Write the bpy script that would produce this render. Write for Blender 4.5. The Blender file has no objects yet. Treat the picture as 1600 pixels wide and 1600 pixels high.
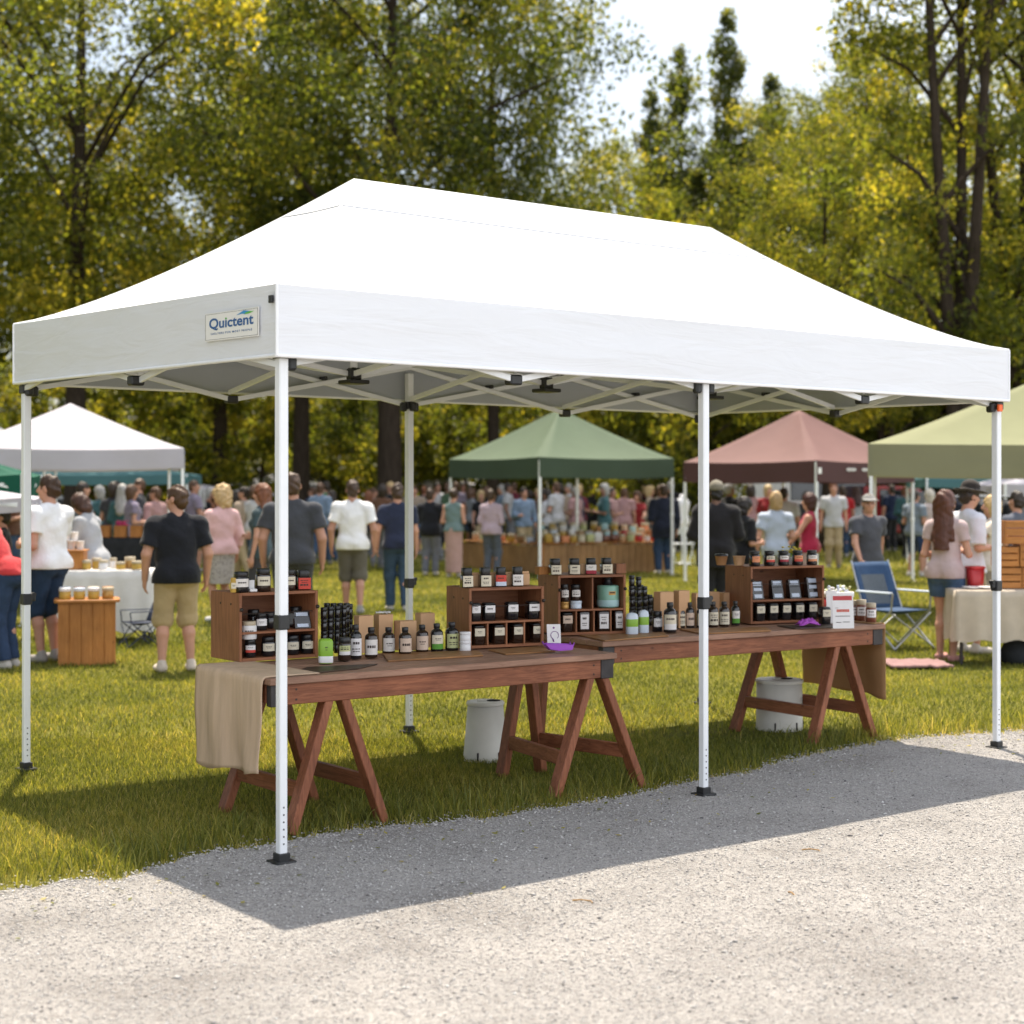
import bpy, bmesh, math, random
import numpy as np
from mathutils import Vector, Matrix, noise

random.seed(7)
rng = np.random.default_rng(7)
S = bpy.context.scene
COL = S.collection
R = math.radians
PI = math.pi

# ------------------------------------------------------------------ camera
FPX, HZ, EYE = 2625.0, 762.0, 1.65          # focal length in px of a 1600 px frame, horizon row, eye height
cam_d = bpy.data.cameras.new('camera')
cam = bpy.data.objects.new('camera', cam_d); COL.objects.link(cam)
cam.location = (0, 0, EYE); cam.rotation_euler = (PI/2, 0, 0)
cam_d.sensor_width = 36; cam_d.lens = FPX/1600*36
cam_d.shift_y = -(800-HZ)/1600
cam_d.clip_end = 2000; cam_d.clip_start = .05
cam_d.dof.use_dof = True; cam_d.dof.focus_distance = 8.6; cam_d.dof.aperture_fstop = 2.3
S.camera = cam

def at(u, v, z=0.0):
    """the world point at height z that the photo shows at column u, row v"""
    Y = FPX*(EYE-z)/(v-HZ)
    return Vector(((u-800)/FPX*Y, Y, z))
def pt(u, v, Y):
    return Vector(((u-800)/FPX*Y, Y, EYE-(v-HZ)/FPX*Y))
def xat(u, Y): return (u-800)/FPX*Y
def zat(v, Y): return EYE-(v-HZ)/FPX*Y

# ------------------------------------------------------------------ materials
M = {}
def newmat(name):
    m = bpy.data.materials.new(name); m.use_nodes = True
    nt = m.node_tree; b = nt.nodes.get('Principled BSDF')
    M[name] = m
    return m, nt, b
def nd(nt, t, **kw):
    n = nt.nodes.new(t)
    for k, v in kw.items():
        if k in n.inputs: n.inputs[k].default_value = v
        else: setattr(n, k, v)
    return n
def ramp(nt, stops):
    r = nt.nodes.new('ShaderNodeValToRGB')
    e = r.color_ramp.elements
    while len(e) < len(stops): e.new(.5)
    for i, (p, c) in enumerate(stops):
        e[i].position = p; e[i].color = (*c, 1) if len(c) == 3 else c
    return r
def c4(c): return (c[0], c[1], c[2], 1)
def sc(c, k): return tuple(min(1, x*k) for x in c[:3])
def simple(name, col, rough=.6, var=.18, scale=12, bump=0, bscale=60, metal=0, spec=.5, stretch=(1, 1, 1), transl=0, tcol=None, sheen=0, coat=0):
    m, nt, b = newmat(name)
    L = nt.links
    tc = nd(nt, 'ShaderNodeTexCoord'); mp = nd(nt, 'ShaderNodeMapping'); mp.inputs['Scale'].default_value = stretch
    L.new(tc.outputs['Object'], mp.inputs['Vector'])
    n = nd(nt, 'ShaderNodeTexNoise', Scale=scale, Detail=5.0, Roughness=.6)
    L.new(mp.outputs[0], n.inputs['Vector'])
    rp = ramp(nt, [(.25, sc(col, 1-var)), (.75, sc(col, 1+var))])
    L.new(n.outputs['Fac'], rp.inputs[0]); L.new(rp.outputs[0], b.inputs['Base Color'])
    b.inputs['Roughness'].default_value = rough; b.inputs['Metallic'].default_value = metal
    b.inputs['Specular IOR Level'].default_value = spec
    if sheen: b.inputs['Sheen Weight'].default_value = sheen
    if coat: b.inputs['Coat Weight'].default_value = coat; b.inputs['Coat Roughness'].default_value = .15
    if bump:
        n2 = nd(nt, 'ShaderNodeTexNoise', Scale=bscale, Detail=4.0)
        L.new(mp.outputs[0], n2.inputs['Vector'])
        bp = nd(nt, 'ShaderNodeBump', Strength=bump, Distance=.02)
        L.new(n2.outputs['Fac'], bp.inputs['Height']); L.new(bp.outputs[0], b.inputs['Normal'])
    if transl:
        t = nd(nt, 'ShaderNodeBsdfTranslucent'); t.inputs[0].default_value = c4(tcol or col)
        mx = nd(nt, 'ShaderNodeMixShader'); mx.inputs[0].default_value = transl
        L.new(b.outputs[0], mx.inputs[1]); L.new(t.outputs[0], mx.inputs[2])
        L.new(mx.outputs[0], nt.nodes['Material Output'].inputs[0])
    return m
def cloth(name, col, var=.12):
    return simple(name, col, rough=.9, var=var, scale=5, bump=.8, bscale=12, spec=.15, sheen=.15)
def wood(name, c1, c2, axis=0, scale=7, rough=.48, knots=True):
    m, nt, b = newmat(name); L = nt.links
    tc = nd(nt, 'ShaderNodeTexCoord'); mp = nd(nt, 'ShaderNodeMapping')
    st = [9, 9, 9]; st[axis] = .7
    mp.inputs['Scale'].default_value = st
    L.new(tc.outputs['Object'], mp.inputs['Vector'])
    n = nd(nt, 'ShaderNodeTexNoise', Scale=scale, Detail=7.0, Roughness=.65, Distortion=1.2)
    L.new(mp.outputs[0], n.inputs['Vector'])
    rp = ramp(nt, [(.28, c1), (.5, tuple((a+b_)/2 for a, b_ in zip(c1, c2))), (.72, c2)])
    L.new(n.outputs['Fac'], rp.inputs[0])
    n3 = nd(nt, 'ShaderNodeTexNoise', Scale=2.5, Detail=3.0); L.new(tc.outputs['Object'], n3.inputs['Vector'])
    r3 = ramp(nt, [(.3, (.68, .66, .64)), (.7, (1.1, 1.08, 1.05))]); L.new(n3.outputs['Fac'], r3.inputs[0])
    mm = nd(nt, 'ShaderNodeMix', data_type='RGBA', blend_type='MULTIPLY'); mm.inputs[0].default_value = 1
    L.new(rp.outputs[0], mm.inputs[6]); L.new(r3.outputs[0], mm.inputs[7])
    last = mm.outputs[2]
    if knots:
        vo = nd(nt, 'ShaderNodeTexVoronoi', Scale=5.0); 
        mk = nd(nt, 'ShaderNodeMapping'); ks = [1.6, 1.6, 1.6]; ks[axis] = .8; mk.inputs['Scale'].default_value = ks
        L.new(tc.outputs['Object'], mk.inputs[0]); L.new(mk.outputs[0], vo.inputs['Vector'])
        rk = ramp(nt, [(.045, (.25, .2, .18)), (.085, (1, 1, 1))]); L.new(vo.outputs['Distance'], rk.inputs[0])
        m2 = nd(nt, 'ShaderNodeMix', data_type='RGBA', blend_type='MULTIPLY'); m2.inputs[0].default_value = .8
        L.new(last, m2.inputs[6]); L.new(rk.outputs[0], m2.inputs[7]); last = m2.outputs[2]
    L.new(last, b.inputs['Base Color'])
    b.inputs['Roughness'].default_value = rough; b.inputs['Specular IOR Level'].default_value = .3
    bp = nd(nt, 'ShaderNodeBump', Strength=.25, Distance=.004); L.new(n.outputs['Fac'], bp.inputs['Height'])
    L.new(bp.outputs[0], b.inputs['Normal'])
    return m
def leafmat(name, stops, transl=.45, tk=1.7):
    m, nt, b = newmat(name); L = nt.links
    nt.nodes.remove(b)
    a = nd(nt, 'ShaderNodeAttribute', attribute_name='tint')
    rp = ramp(nt, stops); L.new(a.outputs['Fac'], rp.inputs[0])
    d = nd(nt, 'ShaderNodeBsdfPrincipled'); L.new(rp.outputs[0], d.inputs['Base Color']); d.inputs['Roughness'].default_value = .55
    d.inputs['Specular IOR Level'].default_value = .35
    t = nd(nt, 'ShaderNodeBsdfTranslucent')
    mu = nd(nt, 'ShaderNodeMix', data_type='RGBA', blend_type='MULTIPLY'); mu.inputs[0].default_value = 1
    mu.inputs[7].default_value = (tk*1.1, tk, tk*.45, 1); L.new(rp.outputs[0], mu.inputs[6]); L.new(mu.outputs[2], t.inputs[0])
    mx = nd(nt, 'ShaderNodeMixShader'); mx.inputs[0].default_value = transl
    L.new(d.outputs[0], mx.inputs[1]); L.new(t.outputs[0], mx.inputs[2]); L.new(mx.outputs[0], nt.nodes['Material Output'].inputs[0])
    return m

# ------------------------------------------------------------------ objects
def tag(o, label=None, cat=None, group=None, kind=None):
    if label: o['label'] = label
    if cat: o['category'] = cat
    if group: o['group'] = group
    if kind: o['kind'] = kind
    return o
def empty(name, loc=(0, 0, 0), rz=0, label=None, cat=None, group=None):
    o = bpy.data.objects.new(name, None); COL.objects.link(o)
    o.location = loc; o.rotation_euler = (0, 0, rz); o.empty_display_size = .1
    return tag(o, label, cat, group)
def copy_tree(o, parent=None):
    c = o.copy(); COL.objects.link(c); c.parent = parent
    for ch in o.children: copy_tree(ch, c)
    return c
def linkmesh(name, me, parent=None, mats=()):
    for m in mats: me.materials.append(m if not isinstance(m, str) else M[m])
    o = bpy.data.objects.new(name, me); COL.objects.link(o)
    if parent is not None: o.parent = parent
    return o
def np_mesh(name, V, Fq, smooth=False, tint=None, mat_idx=None):
    """mesh from arrays: V (n,3), Fq (m,k) with a constant k"""
    me = bpy.data.meshes.new(name)
    V = np.ascontiguousarray(V, dtype=np.float32); Fq = np.ascontiguousarray(Fq, dtype=np.int32)
    m, k = Fq.shape
    me.vertices.add(len(V)); me.vertices.foreach_set('co', V.ravel())
    me.loops.add(m*k); me.loops.foreach_set('vertex_index', Fq.ravel())
    me.polygons.add(m); me.polygons.foreach_set('loop_start', np.arange(m, dtype=np.int32)*k)
    me.polygons.foreach_set('loop_total', np.full(m, k, np.int32))
    if smooth: me.polygons.foreach_set('use_smooth', np.ones(m, bool))
    if mat_idx is not None: me.polygons.foreach_set('material_index', mat_idx.astype(np.int32))
    if tint is not None:
        a = me.attributes.new('tint', 'FLOAT', 'FACE'); a.data.foreach_set('value', np.ascontiguousarray(tint, dtype=np.float32))
    me.update(calc_edges=True); me.validate()
    return me
def RZ(a): return Matrix.Rotation(a, 3, 'Z')
class MB:
    def __init__(s): s.v = []; s.f = []; s.mi = []; s.sm = []
    def add(s, vs, fs, mi=0, smooth=False):
        o = len(s.v); s.v += [tuple(x) for x in vs]
        for f in fs: s.f.append([o+i for i in f]); s.mi.append(mi); s.sm.append(smooth)
    def box(s, c, d, rot=None, bev=.002, mi=0, taper=1.0):
        c = Vector(c); hx = [x/2 for x in d]; bev = min(bev, min(hx)*.45)
        idx = {}; vs = []
        for i, sx in enumerate((-1, 1)):
            for j, sy in enumerate((-1, 1)):
                for k, sz in enumerate((-1, 1)):
                    sg = (sx, sy, sz)
                    for a in range(3):
                        p = [sg[q]*(hx[q]-(0 if q == a else bev)) for q in range(3)]
                        if sz > 0: p[0] *= taper; p[1] *= taper
                        p = Vector(p)
                        if rot is not None: p = rot @ p
                        idx[(i, j, k, a)] = len(vs); vs.append(c+p)
        fs = []
        for a in range(3):
            b, d_ = [q for q in range(3) if q != a]
            for sgn in (0, 1):
                q = []
                for (x, y) in ((0, 0), (1, 0), (1, 1), (0, 1)):
                    t = [0, 0, 0]; t[a] = sgn; t[b] = x; t[d_] = y
                    q.append(idx[(*t, a)])
                fs.append(q)
        for e in range(3):
            a, b = [q for q in range(3) if q != e]
            for x in (0, 1):
                for y in (0, 1):
                    t0 = [0, 0, 0]; t0[a] = x; t0[b] = y; t1 = t0[:]; t1[e] = 1
                    fs.append([idx[(*t0, a)], idx[(*t1, a)], idx[(*t1, b)], idx[(*t0, b)]])
        for i in (0, 1):
            for j in (0, 1):
                for k in (0, 1): fs.append([idx[(i, j, k, 0)], idx[(i, j, k, 1)], idx[(i, j, k, 2)]])
        s.add(vs, fs, mi); return s
    def bar(s, p, q, w, h, up=(0, 0, 1), bev=.002, mi=0):
        p, q = Vector(p), Vector(q); d = q-p; L = d.length
        if L < 1e-6: return s
        x = d.normalized(); u = Vector(up)
        y = u.cross(x)
        if y.length < 1e-4: y = Vector((0, 1, 0)).cross(x)
        y.normalize(); z = x.cross(y)
        rot = Matrix((x, y, z)).transposed()
        return s.box((p+q)/2, (L, w, h), rot, bev, mi)
    def tube(s, pts, r, n=8, mi=0, smooth=True, cap=True):
        pts = [Vector(p) for p in pts]; rs = r if isinstance(r, (list, tuple)) else [r]*len(pts)
        vs = []; prev = None
        for i, p in enumerate(pts):
            d = (pts[min(i+1, len(pts)-1)]-pts[max(i-1, 0)])
            d = d.normalized() if d.length > 1e-9 else Vector((0, 0, 1))
            if prev is None:
                a = d.orthogonal().normalized()
            else:
                a = (prev-d*prev.dot(d)); a = a.normalized() if a.length > 1e-6 else d.orthogonal().normalized()
            prev = a; b = d.cross(a)
            for k in range(n):
                t = 2*PI*k/n; vs.append(p+(a*math.cos(t)+b*math.sin(t))*rs[i])
        fs = []
        for i in range(len(pts)-1):
            for k in range(n):
                k2 = (k+1) % n; fs.append([i*n+k, i*n+k2, (i+1)*n+k2, (i+1)*n+k])
        s.add(vs, fs, mi, smooth)
        if cap: s.add(vs[:n], [list(range(n))], mi); s.add(vs[-n:], [list(range(n))], mi)
        return s
    def lathe(s, prof, n=20, c=(0, 0, 0), mi=0, sx=1, sy=1, smooth=True, cap=True, sq=0):
        """prof: (radius, z) pairs; sq>0 squares the section"""
        c = Vector(c); vs = []
        for (r, z) in prof:
            for k in range(n):
                t = 2*PI*k/n; x, y = math.cos(t), math.sin(t)
                if sq:
                    m = (abs(x)**sq+abs(y)**sq)**(-1/sq); x *= m; y *= m
                vs.append(c+Vector((r*x*sx, r*y*sy, z)))
        fs = []
        for i in range(len(prof)-1):
            for k in range(n):
                k2 = (k+1) % n; fs.append([i*n+k, i*n+k2, (i+1)*n+k2, (i+1)*n+k])
        s.add(vs, fs, mi, smooth)
        if cap:
            s.add(vs[:n], [list(range(n))[::-1]], mi); s.add(vs[-n:], [list(range(n))], mi)
        return s
    def patch(s, r, a0, a1, z0, z1, n=8, mi=0, c=(0, 0, 0), sq=0):
        vs = []
        for z in (z0, z1):
            for k in range(n+1):
                t = a0+(a1-a0)*k/n; x, y = math.cos(t), math.sin(t)
                if sq:
                    m = (abs(x)**sq+abs(y)**sq)**(-1/sq); x *= m; y *= m
                vs.append((c[0]+r*x, c[1]+r*y, c[2]+z))
        s.add(vs, [[k, k+1, n+2+k, n+1+k] for k in range(n)], mi, True); return s
    def grid(s, P, mi=0, smooth=True):
        """P[i][j] points"""
        n, m = len(P), len(P[0]); vs = [p for row in P for p in row]
        s.add(vs, [[i*m+j, i*m+j+1, (i+1)*m+j+1, (i+1)*m+j] for i in range(n-1) for j in range(m-1)], mi, smooth); return s
    def prism(s, poly, z0, z1, mi=0, xf=None):
        """closed prism: poly of (x,y), extruded z0..z1, then xf(Vector)"""
        n = len(poly); vs = [Vector((x, y, z)) for z in (z0, z1) for x, y in poly]
        if xf: vs = [xf(v) for v in vs]
        s.add(vs, [list(range(n))[::-1], list(range(n, 2*n))]+[[i, (i+1) % n, n+(i+1) % n, n+i] for i in range(n)], mi); return s
    def build(s, name, mats, parent=None, recalc=True, weld=False, jitter=0):
        me = bpy.data.meshes.new(name); me.from_pydata(s.v, [], s.f)
        me.polygons.foreach_set('material_index', s.mi); me.polygons.foreach_set('use_smooth', s.sm)
        if recalc or weld:
            bm = bmesh.new(); bm.from_mesh(me)
            if weld: bmesh.ops.remove_doubles(bm, verts=bm.verts, dist=1e-5)
            bmesh.ops.recalc_face_normals(bm, faces=bm.faces); bm.to_mesh(me); bm.free()
        me.update()
        if not isinstance(mats, (list, tuple)): mats = [mats]
        return linkmesh(name, me, parent, mats)

# ------------------------------------------------------------------ world, sun
SUN = Vector((-.07, .42, 1.0)).normalized()          # towards the sun: high, behind the market
sun_el = math.asin(SUN.z); sun_az = math.atan2(SUN.x, SUN.y)
w = bpy.data.worlds.new('World'); S.world = w; w.use_nodes = True
nt = w.node_tree; L = nt.links; bg = nt.nodes['Background']
sky = nd(nt, 'ShaderNodeTexSky', sky_type='NISHITA', sun_disc=False, sun_elevation=sun_el, sun_rotation=sun_az)
sky.air_density = 1.2; sky.dust_density = 2.5
geo = nd(nt, 'ShaderNodeTexCoord'); sep = nd(nt, 'ShaderNodeSeparateXYZ'); L.new(geo.outputs['Generated'], sep.inputs[0])
nz = nd(nt, 'ShaderNodeTexNoise', Scale=2.2, Detail=6.0, Roughness=.55); L.new(geo.outputs['Generated'], nz.inputs['Vector'])
cr = ramp(nt, [(.30, (.62, .62, .62)), (.62, (.95, .95, .95))]); L.new(nz.outputs['Fac'], cr.inputs[0])      # thin bright cloud
hz_ = nd(nt, 'ShaderNodeMapRange'); hz_.inputs[1].default_value = 0; hz_.inputs[2].default_value = .75; hz_.inputs[3].default_value = 1; hz_.inputs[4].default_value = .62
L.new(sep.outputs['Z'], hz_.inputs[0])
mu = nd(nt, 'ShaderNodeMath', operation='MULTIPLY'); L.new(cr.outputs[0], mu.inputs[0]); L.new(hz_.outputs[0], mu.inputs[1])
# bright lobe added behind camera right lights the front valance; dimmer, bluer at left
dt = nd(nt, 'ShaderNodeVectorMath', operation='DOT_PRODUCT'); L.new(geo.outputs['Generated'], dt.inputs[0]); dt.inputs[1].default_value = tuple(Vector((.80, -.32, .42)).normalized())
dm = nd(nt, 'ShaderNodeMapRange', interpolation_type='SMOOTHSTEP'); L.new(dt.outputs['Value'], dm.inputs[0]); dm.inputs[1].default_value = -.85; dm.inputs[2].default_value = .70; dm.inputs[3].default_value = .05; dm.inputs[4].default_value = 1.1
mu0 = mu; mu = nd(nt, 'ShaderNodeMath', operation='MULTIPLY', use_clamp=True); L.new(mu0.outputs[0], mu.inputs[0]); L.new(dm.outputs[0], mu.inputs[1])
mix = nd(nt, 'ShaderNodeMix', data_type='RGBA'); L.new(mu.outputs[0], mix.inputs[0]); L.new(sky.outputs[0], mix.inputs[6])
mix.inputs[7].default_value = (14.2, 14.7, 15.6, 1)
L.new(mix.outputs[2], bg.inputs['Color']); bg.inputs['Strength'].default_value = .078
sd = bpy.data.lights.new('sun', 'SUN'); so = bpy.data.objects.new('sun', sd); COL.objects.link(so)
sd.energy = 5.0; sd.angle = R(.5); sd.color = (1, .89, .73)
so.rotation_euler = (-SUN).to_track_quat('-Z', 'Y').to_euler(); so.location = (0, 20, 30)
vs_ = S.view_settings; vs_.view_transform = 'Standard'; vs_.look = 'None'; vs_.exposure = .85; vs_.gamma = 1; vs_.use_curve_mapping = False
S.render.engine = 'CYCLES'
S.cycles.max_bounces = 8; S.cycles.diffuse_bounces = 4; S.cycles.transparent_max_bounces = 12; S.cycles.transmission_bounces = 6
S.cycles.sample_clamp_indirect = 6; S.cycles.use_denoising = True
# ------------------------------------------------------------------ shared materials
fab_w = simple('white_canopy_fabric', (.82, .835, .865), rough=.55, var=.015, scale=3, spec=.35, transl=.10, tcol=(.6, .64, .7))
nt = fab_w.node_tree
_tc = nd(nt, 'ShaderNodeTexCoord')
_mp = nd(nt, 'ShaderNodeMapping'); _mp.inputs['Scale'].default_value = (.8, .8, 5)
_n = nd(nt, 'ShaderNodeTexNoise', Scale=2.2, Detail=3.0, Distortion=.8); nt.links.new(_tc.outputs['Object'], _mp.inputs[0]); nt.links.new(_mp.outputs[0], _n.inputs['Vector'])
_b = nd(nt, 'ShaderNodeBump', Strength=.30, Distance=.03); nt.links.new(_n.outputs['Fac'], _b.inputs['Height'])
nt.links.new(_b.outputs[0], nt.nodes['Principled BSDF'].inputs['Normal'])
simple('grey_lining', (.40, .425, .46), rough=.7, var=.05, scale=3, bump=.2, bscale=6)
simple('white_piping', (.85, .86, .88), rough=.5, var=.03)
simple('powder_white', (.80, .82, .84), rough=.35, var=.04, scale=5, spec=.5)
simple('black_plastic', (.018, .019, .02), rough=.45, var=.2)
simple('orange_plastic', (.85, .13, .02), rough=.4)
simple('dark_iron', (.045, .04, .04), rough=.6, var=.35, scale=20, metal=.3)
simple('screw', (.05, .04, .035), rough=.5, metal=.6)
simple('logo_blue', (.012, .10, .30), rough=.5, var=.02); simple('logo_green', (.12, .48, .05), rough=.5, var=.02); simple('logo_sky', (.03, .28, .60), rough=.5, var=.02)
simple('banner_white', (.83, .82, .79), rough=.5, var=.02); simple('banner_line', (.15, .15, .15), rough=.6)
RW1, RW2 = (.145, .044, .021), (.37, .142, .072)
wood('red_wood_x', RW1, RW2, 0); wood('red_wood_y', RW1, RW2, 1); wood('red_wood_z', RW1, RW2, 2)
wood('table_wood', (.23, .125, .085), (.42, .25, .175), 0)
wood('crate_wood_z', (.20, .076, .036), (.40, .175, .085), 2, scale=5)
wood('crate_wood_x', (.195, .075, .037), (.39, .17, .086), 0, scale=5)
wood('honey_wood', (.33, .125, .028), (.55, .245, .07), 2, scale=5)
wood('honey_wood_x', (.33, .125, .028), (.55, .245, .07), 0, scale=5)
wood('slat_wood', (.30, .155, .060), (.48, .28, .125), 2, scale=4, knots=False)
wood('board_wood', (.22, .10, .035), (.42, .22, .09), 0, scale=5, knots=False)
wood('dark_board', (.035, .022, .015), (.085, .05, .03), 0, scale=5, knots=False)
simple('linen', (.58, .50, .41), rough=.9, var=.1, scale=9, bump=.25, bscale=160, spec=.1, transl=.15)
simple('beige_cloth', (.62, .46, .32), rough=.75, var=.16, scale=3, stretch=(5, 5, .7), bump=.4, bscale=5, spec=.2, transl=.15)
simple('brown_cloth', (.40, .235, .115), rough=.8, var=.12, scale=3, bump=.4, bscale=5, spec=.2, transl=.2)
simple('white_cloth', (.72, .71, .70), rough=.9, var=.05, bump=.2, bscale=30, spec=.1, transl=.1)
simple('black_cloth', (.03, .032, .036), rough=.9, var=.2, spec=.1)
simple('kraft', (.60, .37, .21), rough=.8, var=.08, scale=10, spec=.2); simple('kraft_dark', (.38, .2, .09), rough=.8, var=.15, scale=10, spec=.2)
simple('bucket_white', (.68, .66, .60), rough=.5, var=.10, scale=4)
simple('hole_dark', (.012, .012, .012), rough=.9)

# ------------------------------------------------------------------ ground
def gravel_material(name, loose=False):
    m, nt, b = newmat(name); L = nt.links
    tc = nd(nt, 'ShaderNodeTexCoord')
    vo = nd(nt, 'ShaderNodeTexVoronoi', Scale=150.0); L.new(tc.outputs['Object'], vo.inputs['Vector'])
    v2 = nd(nt, 'ShaderNodeTexVoronoi', Scale=340.0); L.new(tc.outputs['Object'], v2.inputs['Vector'])
    n1 = nd(nt, 'ShaderNodeTexNoise', Scale=1.3, Detail=6.0, Roughness=.6); L.new(tc.outputs['Object'], n1.inputs['Vector'])
    n2 = nd(nt, 'ShaderNodeTexNoise', Scale=28.0, Detail=6.0, Roughness=.7); L.new(tc.outputs['Object'], n2.inputs['Vector'])
    sp = nd(nt, 'ShaderNodeSeparateColor'); L.new(vo.outputs['Color'], sp.inputs[0])
    rp = ramp(nt, [(0, (.24, .232, .23)), (.2, (.36, .35, .345)), (.6, (.44, .422, .408)), (1, (.54, .52, .505))]); L.new(sp.outputs[0], rp.inputs[0])
    r1 = ramp(nt, [(.28, (.74, .72, .70)), (.5, (.98, .97, .96)), (.72, (1.12, 1.10, 1.08))]); L.new(n1.outputs['Fac'], r1.inputs[0])
    mm = nd(nt, 'ShaderNodeMix', data_type='RGBA', blend_type='MULTIPLY'); mm.inputs[0].default_value = 1
    L.new(rp.outputs[0], mm.inputs[6]); L.new(r1.outputs[0], mm.inputs[7])
    r2 = ramp(nt, [(.33, (.62, .60, .58)), (.5, (1, 1, 1))]); L.new(n2.outputs['Fac'], r2.inputs[0])
    m2 = nd(nt, 'ShaderNodeMix', data_type='RGBA', blend_type='MULTIPLY'); m2.inputs[0].default_value = .7
    L.new(mm.outputs[2], m2.inputs[6]); L.new(r2.outputs[0], m2.inputs[7])
    L.new(m2.outputs[2], b.inputs['Base Color']); b.inputs['Roughness'].default_value = .9; b.inputs['Specular IOR Level'].default_value = .2
    ad = nd(nt, 'ShaderNodeMath', operation='ADD'); L.new(vo.outputs['Distance'], ad.inputs[0])
    ml = nd(nt, 'ShaderNodeMath', operation='MULTIPLY'); L.new(v2.outputs['Distance'], ml.inputs[0]); ml.inputs[1].default_value = .5
    L.new(ml.outputs[0], ad.inputs[1])
    bp = nd(nt, 'ShaderNodeBump', Strength=.9, Distance=.010, invert=True); L.new(ad.outputs[0], bp.inputs['Height'])
    b2 = nd(nt, 'ShaderNodeBump', Strength=.5, Distance=.03); L.new(n2.outputs['Fac'], b2.inputs['Height']); L.new(bp.outputs[0], b2.inputs['Normal'])
    L.new(b2.outputs[0], b.inputs['Normal'])
    return m
gravel_material('gravel')
m, nt, b = newmat('pebble'); L = nt.links
a = nd(nt, 'ShaderNodeAttribute', attribute_name='tint')
rp = ramp(nt, [(0, (.12, .115, .115)), (.15, (.30, .288, .28)), (.5, (.43, .41, .395)), (.9, (.54, .52, .50)), (1, (.64, .63, .62))]); L.new(a.outputs['Fac'], rp.inputs[0]); L.new(rp.outputs[0], b.inputs['Base Color'])
b.inputs['Roughness'].default_value = .85; b.inputs['Specular IOR Level'].default_value = .25
# lawn soil: green-brown mottled turf under the blades
m, nt, b = newmat('turf'); L = nt.links
tc = nd(nt, 'ShaderNodeTexCoord')
n1 = nd(nt, 'ShaderNodeTexNoise', Scale=.35, Detail=6.0, Roughness=.6); L.new(tc.outputs['Object'], n1.inputs['Vector'])
n2 = nd(nt, 'ShaderNodeTexNoise', Scale=22.0, Detail=8.0, Roughness=.7); L.new(tc.outputs['Object'], n2.inputs['Vector'])
r1 = ramp(nt, [(.30, (.060, .072, .014)), (.5, (.17, .165, .034)), (.72, (.30, .255, .065))]); L.new(n1.outputs['Fac'], r1.inputs[0])
r2 = ramp(nt, [(.3, (.55, .55, .5)), (.7, (1.25, 1.25, 1.15))]); L.new(n2.outputs['Fac'], r2.inputs[0])
mm = nd(nt, 'ShaderNodeMix', data_type='RGBA', blend_type='MULTIPLY'); mm.inputs[0].default_value = 1
L.new(r1.outputs[0], mm.inputs[6]); L.new(r2.outputs[0], mm.inputs[7]); L.new(mm.outputs[2], b.inputs['Base Color'])
b.inputs['Roughness'].default_value = .95; b.inputs['Specular IOR Level'].default_value = .1
bp = nd(nt, 'ShaderNodeBump', Strength=.8, Distance=.05); L.new(n2.outputs['Fac'], bp.inputs['Height']); L.new(bp.outputs[0], b.inputs['Normal'])

g = MB(); g.add([(-300, -60, 0), (300, -60, 0), (300, 500, 0), (-300, 500, 0)], [[0, 1, 2, 3]])
tag(g.build('ground', M['turf'], recalc=False), kind='structure')
EDGE = [at(u, v) for u, v in ((0, 1395), (60, 1385), (120, 1372), (180, 1376), (250, 1352), (330, 1332), (440, 1316), (600, 1293), (800, 1274), (950, 1250), (1050, 1226), (1150, 1212), (1230, 1190), (1350, 1163), (1480, 1150), (1600, 1142))]
EDGE = [Vector((-16, 4.6, 0)), Vector((-8, 5.9, 0)), Vector((-4, 6.75, 0))]+EDGE+[Vector((5, 12.1, 0)), Vector((9, 15.4, 0)), Vector((18, 23, 0))]
ex = np.array([p.x for p in EDGE]); ey = np.array([p.y for p in EDGE])
def edge_y(x): return np.interp(x, ex, ey)+.022*np.sin(x*5.1+1.3*np.sin(x*2.3))+.022*np.sin(x*13.3+2*np.sin(x*3.7))+.016*np.sin(x*37+3*np.sin(x*9.1))
xs = np.arange(-16, 18, .05)
top = [(float(x), float(edge_y(x)), .004) for x in xs]
g = MB(); n = len(top)
fr = [0, .02, .05, .09, .14, .2, .27, .35, .44, .54, .65, .77, 1.0]
def gz(x, y, e): return .004+min(1, max(0, (e-y)/.5))*(.007*noise.noise((x*.9, y*.9, 1))+.005*noise.noise((x*2.7, y*2.7, 4))+.004)
g.grid([[(x, y+(-20-y)*f**1.6, gz(x, y+(-20-y)*f**1.6, y) if f else .004) for x, y, z in top] for f in np.linspace(0, 1, 150)])
o = g.build('gravel_road', M['gravel'], recalc=False); tag(o, kind='structure')

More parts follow.
